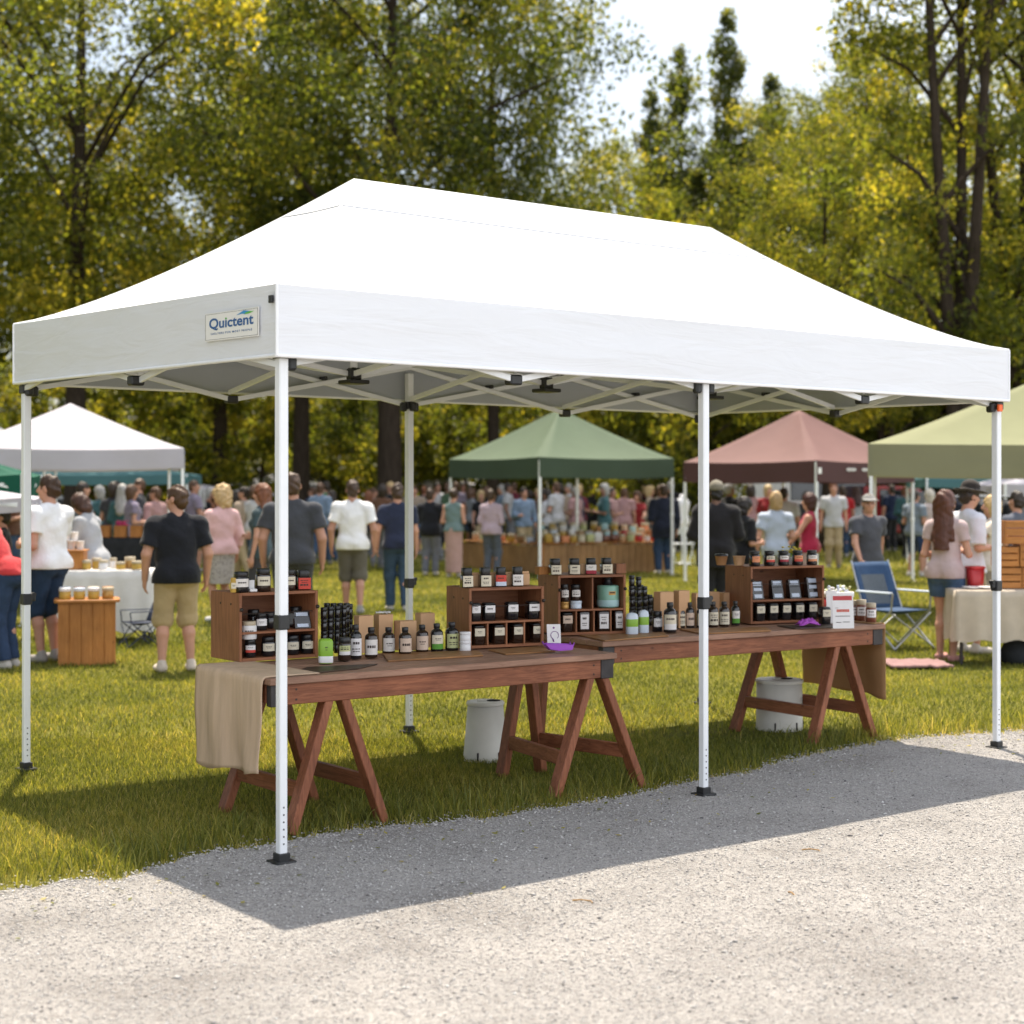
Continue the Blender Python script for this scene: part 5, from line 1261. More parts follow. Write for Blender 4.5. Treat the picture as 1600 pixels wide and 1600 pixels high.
        out.append((bt.get('name', 'shorts' if hem > .35 else 'trousers'), *F.mesh(), cmat(bt['col'], bt.get('kind', 'cloth'))))
    # ---- shoes
    sc_ = P.get('shoes', (.45, .42, .38))
    if sc_ is not None and not P.get('noshoes'):
        for s in (-1, 1):
            F = Field(lo, hi, h0); ak = Lg[s][2]; z0 = ak[2]-.085; t_ = np.array([s*.015, .15, 0])
            F.cone(ak+np.array([0, -.030, -.043]), ak+t_+np.array([0, 0, -.052]), .046, .041, .02, (0, 0, 1), 1.05); 
            if P.get('sandal'): F.ell(ak+np.array([0, .05, .01]), (.06, .13, .045), 0, None, 's')
            else: F.cone(ak+np.array([0, -.01, -.04]), ak+np.array([0, -.008, .0]), .046, .044, .02)
            F.plane((0, 0, z0), (0, 0, -1)); V, Q = F.mesh(); out.append(('shoe', V, Q, cmat(sc_, 'shoe')))
    # ---- hair
    hr = P.get('hair')
    if hr:
        F = Field(np.array([-.3, -.35, -.45])+Hd((0, 0, 1.6)), np.array([.3, .35, .3])+Hd((0, 0, 1.6)), min(h0, .012) if h < .02 else h0); st_ = hr.get('style', 'short')
        g_ = {'short': .010, 'crop': .005, 'bob': .022, 'long': .020, 'curly': .035, 'bun': .014}[st_]
        F.ell(Hd((0, -.012, 1.662)), (.075+g_, .096+g_, .098+g_), .01, Mh)
        if st_ in ('short', 'crop'): F.ell(Hd((0, -.05, 1.60)), (.066+g_*.6, .060+g_*.6, .07), .02, Mh)
        if st_ == 'bob': 
            F.ell(Hd((0, -.035, 1.60)), (.092, .085, .115), .03, Mh); F.ell(Hd((0, -.04, 1.54)), (.085, .065, .07), .03, Mh)
        if st_ == 'curly': F.ell(Hd((0, -.04, 1.60)), (.112, .10, .12), .03, Mh); F.ell(Hd((0, -.05, 1.53)), (.10, .075, .09), .03, Mh)
        if st_ == 'long':
            Lh = hr.get('len', .32); F.ell(Hd((0, -.04, 1.60)), (.090, .080, .10), .03, Mh)
            q = Hd((0, -.055, 1.60)); e = U((math.sin(turn)*-.02, -.135, 1.58-Lh)); F.cone(q, e, .098, .082, .05, Mu[:, 1], 1.9)
            for s in (-1, 1): F.cone(Hd((s*.078, -.01, 1.62)), U((s*.10, -.085, 1.60-Lh*.8)), .028, .034, .03)
        if st_ == 'bun': F.ell(Hd((0, -.10, 1.70)), (.042, .042, .042), .02, Mh)
        F.ell(Hd((0, .105, 1.590)), (.073, .095, .100), 0, Mh, 's')
        if st_ in ('short', 'crop'):
            for s in (-1, 1): F.ell(Hd((s*.085, .02, 1.60)), (.03, .045, .05), 0, Mh, 's')
            F.ell(Hd((0, -.02, 1.475)), (.12, .12, .065), 0, Mh, 's')
        F.wobble({'curly': .012, 'bob': .006, 'long': .006}.get(st_, .008), {'curly': 55}.get(st_, 48), P.get('seed', 1)); out.append(('hair', *F.mesh(), cmat(hr['col'], 'hair')))
    ht = P.get('hat')
    if ht:
        F = Field(np.array([-.3, -.3, -.2])+Hd((0, 0, 1.68)), np.array([.3, .35, .3])+Hd((0, 0, 1.68)), min(h0, .012) if h < .02 else h0)
        F.ell(Hd((0, -.008, 1.685)), (.088, .108, .078), .01, Mh)
        if ht['style'] == 'cap': F.cone(Hd((-.025, .10, 1.690)), Hd((.025, .10, 1.690)), .085, .085, .01, Mh[:, 2], 7.0)
        if ht['style'] == 'brim': F.ell(Hd((0, 0, 1.69)), (.17, .19, .013), .012, Mh); F.ell(Hd((0, 0, 1.735)), (.088, .104, .075), .02, Mh)
        if ht['style'] == 'beanie': F.ell(Hd((0, -.02, 1.70)), (.094, .112, .098), .02, Mh)
        F.plane(Hd((0, 0, 1.668)), -(Hd((0, 0, 2.53))-Hd((0, 0, 1.53)))+np.array([0, -.2, 0])*0); out.append(('hat', *F.mesh(), cmat(ht['col'], 'cloth')))
    if P.get('eyes'):
        for s in (-1, 1):
            F = Field(Hd((s*.033, .09, 1.645))-.03, Hd((s*.033, .09, 1.645))+.03, .004); F.ell(Hd((s*.033, .086, 1.645)), (.012, .010, .009), 0, Mh); out.append(('eye', *F.mesh(), M['black_glass']))
    for i, (nm_, V, Q, m_) in enumerate(out): out[i] = (nm_, V*k_, Q, m_)
    return out
def make_person(P, pos, rz, label, group=None):
    parts = person_fields(P); root = None
    for nm_, V, Q, m_ in parts:
        o = linkmesh(nm_, np_mesh(nm_, V, Q, smooth=True), root, [m_])
        if root is None: root = o
    root.location = pos; root.rotation_euler = (0, 0, rz)
    return tag(root, label, 'person', group)
def facing(deg):   # 0 = away from the camera, 90 = to the photo's left, -90 = right, 180 = towards the camera
    return R(deg)
def top(col, **k): return dict(col=col, **k)
GP_ = 'shoppers in the market'
WH, NV, BK, CH = (.74, .74, .76), (.022, .028, .055), (.014, .015, .020), (.055, .058, .068)
STAND = ((-.10, 0, 0), (.10, .02, 0)); WIDE = ((-.14, 0, 0), (.14, .03, 0)); WALK = ((-.09, -.20, .02), (.09, .24, 0)); STEP = ((-.09, .10, 0), (.10, -.12, .01))
PEOPLE = [
 # u, foot Y, face, dict, label
 (76, 15.9, 62, dict(H=1.76, build=1.12, arms=('bent', 'fwd'), legs=STAND, skin=.95, turn=.3, hair=dict(col=(.045, .022, .012)), top=top(WH, loose=.024, hem=.88), bottom=dict(col=(.025, .045, .085), hem=.46, kind='denim'), shoes=(.30, .28, .26), seed=1, res=.0095), 'person in white T-shirt and dark blue shorts facing left beside the honey wood counter'),
 (15, 15.3, 78, dict(H=1.62, build=1.05, fem=True, lean=.55, arms=('reachlow', 'reachlow'), legs=STAND, skin=1.0, hair=dict(col=(.10, .03, .015), style='bob'), top=top((.50, .045, .05), sleeve=0, loose=.008, hem=.93, name='tank_top'), bottom=dict(col=(.03, .05, .10), hem=.09, kind='denim'), seed=2, res=.0095), 'person in red tank top and jeans bending over at the left edge'),
 (146, 18.6, 70, dict(H=1.60, fem=True, build=1.1, lean=.22, nod=.35, arms=('reachlow', 'reachlow'), hair=dict(col=(.055, .022, .012), style='bob'), top=top((.33, .34, .36), loose=.020, hem=.80, sleeve=1.2), bottom=dict(col=(.04, .04, .05), hem=.1), seed=3, res=.011), 'dark haired person in grey top looking down behind the white cloth table'),
 (276, 15.04, 22, dict(H=1.66, build=1.24, belly=.03, arms=('loose', 'loose'), legs=WIDE, turn=.75, skin=1.0, hair=dict(col=(.07, .035, .018)), top=top(BK, loose=.022, hem=.84, sleeve=.72, collar=True), bottom=dict(col=(.40, .30, .17), hem=.45), shoes=(.52, .45, .38), seed=4, res=.0095), 'stocky person in black polo shirt and khaki shorts'),
 (346, 20.6, 40, dict(H=1.66, fem=True, build=1.08, arms=('hold', 'loose'), turn=.6, hair=dict(col=(.52, .36, .18), style='curly'), top=top((.66, .42, .42), loose=.022, hem=.88, sleeve=1.5, name='blouse'), bottom=dict(col=(.3, .28, .28), hem=.50, kind='print', skirt=True, flare=.16), shoes=(.5, .5, .5), seed=5, res=.011), 'curly blonde person in pink blouse and grey patterned skirt'),
 (409, 20.2, 75, dict(H=1.68, fem=True, arms=('down', 'bent'), hair=dict(col=(.16, .055, .022), style='long', len=.22), top=top((.05, .075, .085), loose=.016, hem=.84), bottom=dict(col=(.05, .05, .055), hem=.1), seed=6, res=.012), 'auburn haired person in dark teal top just left of the front canopy leg'),
 (457, 17.0, 4, dict(H=1.79, build=1.25, arms=('loose', 'loose'), hair=dict(col=(.07, .038, .022), style='crop'), top=top(CH, loose=.022, hem=.86, sleeve=.66), bottom=dict(col=(.045, .047, .05), hem=.45), seed=7, res=.010, skin=.9), 'broad person in dark grey T-shirt behind the front canopy leg'),
 (551, 21.9, 3, dict(H=1.74, build=1.12, arms=('loose', 'loose'), legs=STEP, hair=dict(col=(.055, .03, .018), style='crop'), top=top(WH, loose=.022, hem=.85, sleeve=.66), bottom=dict(col=(.115, .105, .085), hem=.46), shoes=(.25, .24, .22), seed=8, res=.0105, skin=.88), 'person in white T-shirt and olive shorts walking away across the lawn'),
 (621, 22.4, 10, dict(H=1.70, build=1.06, arms=('loose', 'down'), legs=STEP, hair=dict(col=(.05, .028, .018)), top=top(NV, loose=.018, hem=.86, sleeve=.7), bottom=dict(col=(.045, .075, .12), hem=.08, kind='denim'), seed=9, res=.011), 'person in navy T-shirt and blue jeans left of the back canopy leg'),
 (672, 31.5, -8, dict(H=1.62, build=1.1, arms=('hold', 'hold'), hair=dict(col=(.05, .028, .018)), top=top(BK, hem=.80, sleeve=1.8, name='jacket', loose=.024), bottom=dict(col=(.14, .15, .18), hem=.08), seed=10, res=.016), 'person in black jacket and grey trousers just right of the back canopy leg'),
 (709, 30.8, -15, dict(H=1.62, fem=True, build=1.1, arms=('bent', 'bent'), hair=dict(col=(.05, .03, .02), style='bun'), top=top((.14, .20, .20), hem=.92, sleeve=0, name='vest'), bottom=dict(col=(.42, .27, .25), hem=.10, skirt=True, flare=.17, name='skirt'), seed=11, res=.016), 'person in teal vest and long dusty pink skirt at the dark counter'),
 (768, 31.2, -20, dict(H=1.61, fem=True, build=1.1, arms=('bent', 'bent'), hair=dict(col=(.06, .035, .02)), top=top((.42, .33, .38), hem=.85, sleeve=1.8, loose=.02), bottom=dict(col=(.09, .105, .13), hem=.08), seed=12, res=.016), 'person in mauve sweater and slate trousers at the dark counter'),
 (1037, 32.0, 12, dict(H=1.70, build=1.25, arms=('bent', 'down'), hair=dict(col=(.05, .028, .018)), top=top((.018, .022, .04), hem=.72, sleeve=1.9, name='coat', loose=.03), bottom=dict(col=(.04, .065, .12), hem=.08, kind='denim'), seed=13, res=.016), 'person in long dark navy coat at the right end of the slatted counter'),
 (1119, 20.5, 0, dict(H=1.70, build=1.3, arms=('hold', 'hold'), skin=.35, hair=dict(col=(.012, .01, .01), style='crop'), hat=dict(style='beanie', col=(.20, .18, .14)), top=top((.016, .015, .017), hem=.70, sleeve=1.9, name='coat', loose=.032), bottom=dict(col=(.02, .02, .022), hem=.08), seed=14, res=.011), 'person in black coat and grey beanie behind the far right crate'),
 (1163, 21.0, -62, dict(H=1.52, fem=True, build=1.15, arms=('hold', 'bent'), nod=.15, hair=dict(col=(.018, .013, .011), style='bob'), top=top((.014, .014, .016), hem=.62, sleeve=.9, name='cardigan', loose=.024), bottom=dict(col=(.02, .02, .022), hem=.1), seed=15, res=.011, eyes=True), 'dark haired person in black cardigan turned to the right'),
 (1212, 22.5, 4, dict(H=1.58, build=1.0, arms=('loose', 'bent'), hair=dict(col=(.38, .25, .12), style='bob'), top=top((.40, .45, .54), hem=.82, loose=.022, sleeve=.66), bottom=dict(col=(.3, .3, .32), hem=.45), seed=16, res=.0115), 'sandy haired person in pale blue T-shirt seen from behind'),
 (1264, 23.0, 72, dict(H=1.56, fem=True, build=1.12, arms=('reachlow', 'bent'), hair=dict(col=(.06, .018, .012), style='bob'), top=top((.36, .025, .06), hem=.86, sleeve=0, loose=.012, name='tank_top'), bottom=dict(col=(.45, .33, .30), hem=.42), seed=17, res=.0115), 'person in crimson sleeveless top facing left under the pink canopy'),
 (1317, 40.0, 8, dict(H=1.66, build=1.2, arms=('down', 'down'), hair=dict(col=(.05, .028, .018)), top=top((.42, .02, .025), hem=.84, loose=.022), bottom=dict(col=(.05, .08, .14), hem=.08, kind='denim'), seed=18, res=.017), 'far off person in bright red T-shirt and jeans'),
 (1338, 41.0, 10, dict(H=1.66, fem=True, arms=('down', 'bent'), hair=dict(col=(.05, .02, .015), style='long', len=.25), top=top((.35, .37, .38), hem=.84), bottom=dict(col=(.04, .06, .10), hem=.08, kind='denim'), seed=19, res=.017), 'far off long haired person in grey top beside the bright red T-shirt'),
 (1357, 19.6, 195, dict(H=1.57, build=1.02, arms=('back', 'fwd'), legs=WALK, turn=-.25, nod=.1, hair=dict(col=(.06, .035, .02), style='crop'), hat=dict(style='cap', col=(.22, .215, .21)), top=top((.075, .078, .092), hem=.86, loose=.020, sleeve=.62), bottom=dict(col=(.02, .03, .055), hem=.45), shoes=(.1, .1, .1), seed=20, res=.0105, eyes=True), 'person in grey cap and slate T-shirt walking toward the camera'),
 (1430, 31.0, -50, dict(H=1.60, build=1.08, arms=('bent', 'bent'), legs=WIDE, hair=dict(col=(.03, .02, .015)), top=top((.19, .23, .28), hem=.84, loose=.02), bottom=dict(col=(.03, .05, .12), hem=.50), seed=21, res=.015), 'person in blue grey T-shirt and navy shorts behind the blue camp chair'),
 (1452, 32.0, 20, dict(H=1.60, fem=True, arms=('bent', 'bent'), hair=dict(col=(.55, .5, .42), style='bob'), top=top((.5, .42, .40), hem=.84), bottom=dict(col=(.25, .2, .18), hem=.4), seed=22, res=.016), 'pale haired far off person in beige top left of the long haired shopper'),
 (1478, 15.98, -38, dict(H=1.61, fem=True, build=1.0, arms=('bent', 'hold'), turn=-.35, legs=((-.09, .06, 0), (.10, -.05, 0)), hair=dict(col=(.085, .028, .015), style='long', len=.42), top=top((.47, .36, .36), hem=.86, loose=.016, sleeve=.5), bottom=dict(col=(.06, .10, .17), hem=.68, kind='denim', loose=.016), shoes=(.45, .22, .20), sandal=True, seed=23, res=.0085, skin=1.0), 'long auburn haired person in dusty pink T-shirt and denim shorts'),
 (1513, 16.7, -72, dict(H=1.68, build=1.1, arms=('bent', 'bent'), nod=.15, hair=dict(col=(.03, .02, .015)), hat=dict(style='brim', col=(.03, .025, .022)), top=top((.60, .60, .66), hem=.84, loose=.02, sleeve=.9), bottom=dict(col=(.30, .25, .16), hem=.45), seed=24, res=.0105, eyes=True), 'person in dark brimmed hat and white shirt facing right'),
 (1549, 18.3, 75, dict(H=1.55, fem=True, build=1.05, arms=('reach', 'bent'), hair=dict(col=(.55, .38, .18), style='bob'), top=top((.66, .58, .50), hem=.84, sleeve=.4), bottom=dict(col=(.3, .25, .2), hem=.1), seed=25, res=.011), 'blonde person in cream top reaching left behind the linen table'),
 (1588, 19.5, 30, dict(H=1.60, build=1.0, arms=('bent', 'bent'), hair=dict(col=(.03, .02, .015)), top=top((.10, .11, .14), hem=.84), bottom=dict(col=(.05, .05, .06), hem=.1), seed=26, res=.013), 'dark haired person behind the stacked crates at the right edge'),
 (3, 18.5, 100, dict(H=1.42, build=1.0, arms=('bent', 'bent'), hair=dict(col=(.02, .015, .012)), top=top((.015, .015, .017), hem=.84, sleeve=1.8), bottom=dict(col=(.03, .03, .03), hem=.1), seed=27, res=.013), 'person in black jacket at the far left edge of the view'),
]
for (u, Y, fc, P, lab) in PEOPLE:
    make_person(P, (xat(u, Y), Y, 0), facing(fc), lab, GP_)

# distant crowd: a few bodies meshed once, copied with their own clothes
protos = []
for i in range(8):
    fem = i % 2 == 1
    P = dict(H=1.72 if not fem else 1.64, fem=fem, build=(1.0, 1.0, 1.2, 1.15, 1.05, .95, 1.3, 1.05)[i], arms=(('down', 'down'), ('bent', 'down'), ('hold', 'hold'), ('bent', 'bent'), ('loose', 'bent'), ('reach', 'down'), ('loose', 'loose'), ('hold', 'down'))[i], turn=(0, .4, -.5, 0, .3, -.3, 0, .5)[i],
             legs=(STAND, STEP, WIDE, STAND, WALK, STAND, WIDE, STEP)[i], hair=dict(col=(.05, .03, .02), style=('short', 'long', 'crop', 'bob', 'short', 'curly', 'short', 'bob')[i]), top=top((.3, .3, .3), hem=.84, sleeve=(.65, 1.8, .65, .5, 1.8, .6, .65, .9)[i], loose=.022),
             bottom=dict(col=(.06, .08, .12), hem=.08 if i not in (2, 6) else .46), seed=i, res=.021)
    protos.append(person_fields(P))
protos = [[(nm_, np_mesh(nm_, V, Q, smooth=True)) for nm_, V, Q, m_ in p] for p in protos]
TOPC = {'white': (.58, .58, .60), 'black': (.015, .015, .018), 'navy': (.02, .03, .07), 'grey': (.25, .26, .28), 'light blue': (.22, .30, .42), 'red': (.28, .025, .028), 'pink': (.42, .25, .25), 'beige': (.38, .30, .23), 'brown': (.16, .08, .05), 'green': (.10, .18, .10), 'orange': (.30, .11, .05), 'charcoal': (.05, .052, .06), 'maroon': (.18, .02, .04), 'teal': (.05, .12, .13), 'lilac': (.28, .24, .33)}
HAIRC = {'dark': (.03, .02, .014), 'brown': (.09, .045, .024), 'blond': (.48, .34, .17), 'grey': (.35, .34, .33), 'auburn': (.17, .06, .025)}
BOTC = {'jeans': (.05, .08, .14), 'black': (.02, .02, .022), 'khaki': (.36, .28, .17), 'grey': (.16, .165, .18)}
SEEN = set(); crowd_n = 0
def crowd(u, Y, near, front=None):
    """one far person; near = the landmark the label names"""
    global crowd_n
    for _ in range(60):
        pi = int(rng.integers(0, 8)); tc_ = list(TOPC)[int(rng.integers(0, len(TOPC)))] if front is None else front; hc_ = list(HAIRC)[int(rng.choice(5, p=(.4, .3, .12, .08, .1)))]
        st_ = ('short haired', 'long haired', 'close cropped', 'bob haired', 'short haired', 'curly haired', 'short haired', 'bob haired')[pi]
        fc = float(rng.choice((0, 15, -20, 60, -60, 95, -95, 170, 200)))
        fw = 'facing away' if abs(fc) < 40 else ('facing left' if 40 < fc < 120 else ('facing right' if -120 < fc < -40 else 'facing the camera'))
        lab = 'far off person in %s top with %s hair, %s' % (tc_, hc_, near)
        key = (tc_, hc_, near)
        if key not in SEEN: SEEN.add(key); break
    bk = list(BOTC)[int(rng.integers(0, 4))]; root = None; sk = float(rng.choice((1.0, .95, .85, .55)))
    for nm_, me in protos[pi]:
        if nm_ == 'shoe' and Y > 44: continue
        o = bpy.data.objects.new(nm_, me); COL.objects.link(o)
        if not len(me.materials): me.materials.append(M['black_cloth'])
        o.material_slots[0].link = 'OBJECT'
        o.material_slots[0].material = {'person': skin(sk), 'shirt': cmat(sc(TOPC[tc_], .8)), 'trousers': cmat(BOTC[bk]), 'shorts': cmat(BOTC[bk]), 'hair': cmat(HAIRC[hc_], 'hair'), 'shoe': cmat((.2, .19, .18), 'shoe')}[nm_]
        if root is None: root = o
        else: o.parent = root
    s = float(rng.uniform(.93, 1.06)); root.location = (xat(u, Y), Y, 0); root.rotation_euler = (0, 0, R(fc)); root.scale = (s, s, s); crowd_n += 1
    tag(root, lab, 'person', 'far crowd of shoppers')
for (u0, u1, n_, Y0, Y1, near) in ((128, 176, 4, 26, 33, 'under the left white canopy'), (182, 246, 8, 27, 38, 'behind the black cloth table'), (290, 330, 6, 32, 44, 'left of the pink blouse'), (368, 398, 5, 30, 44, 'right of the pink blouse'),
        (486, 520, 7, 34, 48, 'left of the white T-shirt walker'), (578, 606, 6, 34, 48, 'left of the navy T-shirt'), (650, 700, 7, 38, 48, 'behind the black jacket shopper'), (715, 760, 7, 37, 47, 'right of the teal vest'),
        (785, 840, 8, 37, 46, 'right of the mauve sweater'), (846, 905, 9, 36.5, 46, 'behind the slatted counter\'s left'), (908, 975, 10, 36.5, 46, 'behind the slatted counter\'s middle'), (975, 1034, 9, 36.5, 46, 'behind the slatted counter\'s right'),
        (1050, 1090, 3, 36, 48, 'beside the dress form'), (1140, 1200, 5, 29, 40, 'behind the black cardigan'), (1225, 1300, 5, 28, 42, 'behind the crimson top'), (1390, 1415, 2, 38, 44, 'right of the grey cap'), (20, 60, 3, 24, 32, 'behind the honey wood counter')):
    n_ = max(2, int(n_*.78)); us = np.linspace(u0, u1, n_)+rng.uniform(-4, 4, n_)
    for u in us: crowd(float(u), float(rng.uniform(Y0, Y1)), near)
# ------------------------------------------------------------------ the other canopies
def canvas(name, c, t=.28, tk=1.0): return simple(name, c, rough=.75, var=.05, scale=3, bump=.35, bscale=3, spec=.2, transl=t, tcol=tuple(min(1, x*tk) for x in c))
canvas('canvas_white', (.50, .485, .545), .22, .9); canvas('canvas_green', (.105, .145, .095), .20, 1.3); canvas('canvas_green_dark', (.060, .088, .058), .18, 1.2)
canvas('canvas_pink', (.215, .125, .118), .24, 1.1); canvas('canvas_maroon', (.10, .052, .052), .15); canvas('canvas_olive', (.29, .30, .175), .28, 1.1); canvas('canvas_olive_dark', (.27, .265, .17), .26, 1.1)
canvas('canvas_teal', (.10, .22, .24), .25); canvas('canvas_forest', (.012, .10, .065), .2); canvas('canvas_grey', (.30, .31, .34), .2)
def bgtent(c, sx, sy, yaw, zb_, zt_, zp, roofm, valm, label, legs=True, group='pop up canopies around the main one', sag=.10, ridge=0.0):
    o = empty('market_canopy', (c[0], c[1], 0), yaw, label, 'canopy', group)
    cs = [Vector((-sx/2, -sy/2, 0)), Vector((sx/2, -sy/2, 0)), Vector((sx/2, sy/2, 0)), Vector((-sx/2, sy/2, 0))]
    pk = [Vector((-ridge/2, 0, zp)), Vector((ridge/2, 0, zp)), Vector((ridge/2, 0, zp)), Vector((-ridge/2, 0, zp))]
    g = MB(); N = 12
    for i in range(4):
        a, b, pa, pb = cs[i], cs[(i+1) % 4], pk[i], pk[(i+1) % 4]; rows = []
        for q in range(N+1):
            f = q/N; row = []
            for s in range(N+1):
                u = s/N; e = a.lerp(b, u); e.z = zt_; p_ = pa.lerp(pb, u); p = e.lerp(p_, f); p.z = zt_+(zp-zt_)*f**1.12
                p.z -= sag*math.sin(PI*u)*(1-f)*f*2.2+.03*math.sin(PI*u)*(1-f); row.append(p)
            rows.append(row)
        g.grid(rows)
    g.build('roof', M[roofm], o, weld=True)
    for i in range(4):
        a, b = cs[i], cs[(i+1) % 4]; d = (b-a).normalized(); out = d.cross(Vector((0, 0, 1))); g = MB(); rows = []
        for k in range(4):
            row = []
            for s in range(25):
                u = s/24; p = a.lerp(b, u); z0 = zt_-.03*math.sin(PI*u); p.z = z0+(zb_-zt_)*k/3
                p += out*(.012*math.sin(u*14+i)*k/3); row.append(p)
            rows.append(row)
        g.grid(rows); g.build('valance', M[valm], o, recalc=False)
    if legs:
        for p in cs:
            g = MB(); q = p*.985; g.box((q.x, q.y, zt_/2), (.042, .042, zt_), None, .003); g.box((q.x, q.y, .008), (.10, .10, .012), None, .002); g.box((q.x, q.y, zb_*.62), (.055, .055, .06), None, .004); g.build('leg', M['powder_white'], o)
    for i in range(4):
        a, b = cs[i]*.98, cs[(i+1) % 4]*.98; m_ = (a+b)/2; g = MB()
        for s, e in ((a, m_), (b, m_)): g.bar(Vector((s.x, s.y, zb_+.05)), Vector((e.x, e.y, zt_-.06)), .016, .026); g.bar(Vector((s.x, s.y, zt_-.06)), Vector((e.x, e.y, zb_+.05)), .016, .026)
        g.build('truss_bars', M['powder_white'], o)
    return o
def corner_c(pf, yaw, sx, sy, side):      # centre from the front corner (side -1: its left end, 1: its right end of the front face, 0: near corner of both faces)
    x, y = Vector((math.cos(yaw), math.sin(yaw), 0)), Vector((-math.sin(yaw), math.cos(yaw), 0)); return pf+x*(sx/2 if side <= 0 else -sx/2)+y*sy/2
P = Vector((xat(288, 23), 23, 0)); ya = R(15); c = corner_c(P, ya, 3.0, 3.0, 1)
bgtent(c, 3.0, 3.0, ya, 1.92, 2.19, 2.86, 'canvas_white', 'canvas_white', 'white pop up canopy at the left with a tan lit underside')
bgtent((xat(-70, 27), 27), 3.0, 3.0, R(12), 1.95, 2.25, 2.98, 'canvas_grey', 'canvas_grey', 'greyish canopy roof peeking in at the far left edge')
P = Vector((xat(843, 30), 30, 0)); ya = R(33); c = corner_c(P, ya, 3.05, 3.15, 0)
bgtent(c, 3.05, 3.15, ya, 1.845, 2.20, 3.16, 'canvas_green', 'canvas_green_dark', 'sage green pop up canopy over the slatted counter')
P = Vector((xat(1276, 27.6), 27.6, 0)); ya = R(44); c = corner_c(P, ya, 2.9, 2.85, 0)
pk_ = bgtent(c, 2.9, 2.85, ya, 1.75, 2.10, 3.02, 'canvas_pink', 'canvas_maroon', 'dusty pink pop up canopy with a maroon valance')
g = MB()
for x0, n_ in ((.55, 5), (1.0, 4), (1.24, 5)):        # faint white print on the valance
    for i in range(n_): g.box((-1.45+x0+i*.055+.3, -1.425-.016, 1.955), (.036, .003, .055 if i % 2 else .042))
g.box((-1.38, -1.44, 1.93), (.09, .004, .10)); g.build('valance_print', M['banner_white'], pk_)
P = Vector((xat(1356, 21), 21, 0)); ya = R(-13); c = corner_c(P, ya, 5.2, 3.2, -1)
bgtent(c, 5.2, 3.2, ya, 1.80, 2.20, 3.28, 'canvas_olive', 'canvas_olive_dark', 'pale olive canopy at the right edge, nearest of the background canopies', sag=.06)
bgtent((xat(150, 36), 36), 4.2, 2.4, R(4), 1.73, 1.93, 2.35, 'canvas_teal', 'canvas_teal', 'low teal canopy seen under the left white canopy')
bgtent((xat(-28, 20.5), 20.5), 1.2, 1.2, R(6), 1.57, 1.81, 2.0, 'canvas_forest', 'canvas_forest', 'dark forest green awning at the left edge')
bgtent((xat(-20, 18.2), 18.2), 1.0, .8, R(6), 1.40, 1.55, 1.64, 'canvas_white', 'canvas_white', 'small low white awning at the left edge under the forest green one')
bgtent((xat(1560, 35), 35), 3.4, 2.4, R(-4), 1.66, 1.84, 2.3, 'canvas_teal', 'canvas_teal', 'teal canopy far behind the olive canopy at the right')
bgtent((xat(1640, 30), 30), 2.2, 2.0, R(0), 1.50, 1.72, 2.1, 'canvas_white', 'canvas_white', 'white canopy edge far behind at the right edge')
bgtent((xat(965, 52), 52), 2.6, 2.2, R(8), 1.62, 1.92, 2.2, 'canvas_grey', 'canvas_grey', 'pale grey canopy far behind the slatted counter')
bgtent((xat(918, 55), 55), 2.4, 2.2, R(-8), 1.75, 2.05, 2.4, 'canvas_green_dark', 'canvas_green_dark', 'dark green canopy far behind the middle of the green canopy')
bgtent((xat(1130, 50), 50), 3.2, 2.4, R(10), 1.7, 1.95, 2.4, 'canvas_green_dark', 'canvas_green_dark', 'dark green canopy far behind the black coat and beanie')
bgtent((xat(430, 56), 56), 3.2, 2.4, R(10), 1.5, 1.75, 2.1, 'canvas_grey', 'canvas_grey', 'grey canopy far behind the auburn haired shopper')
bgtent((xat(690, 58), 58), 3.2, 2.4, R(-6), 1.5, 1.7, 2.0, 'canvas_white', 'canvas_white', 'white canopy far behind the black jacket shopper')
def parasol(u, Y, r, zp, label):
    o = empty('parasol', (xat(u, Y), Y, 0), .2, label, 'parasol', 'white parasols far behind'); g = MB(); g.lathe([(r, zp-.30*r-.05), (r*.99, zp-.30*r), (r*.72, zp-.17*r), (r*.35, zp-.05*r), (0, zp)], 16, cap=False); g.build('canopy', M['canvas_white'], o)
    g = MB(); g.tube([(0, 0, 0), (0, 0, zp-.02)], .02, 8); g.build('pole', M['powder_white'], o); g = MB(); g.lathe([(.22, 0), (.22, .05), (.04, .08)], 16); g.build('base', M['dark_iron'], o)
parasol(318, 42, .62, 1.72, 'small white parasol beside the right leg of the left white canopy'); parasol(392, 50, .75, 1.68, 'white parasol far behind, left of the auburn haired shopper'); parasol(596, 52, .6, 1.62, 'white parasol far behind, left of the navy T-shirt shopper')

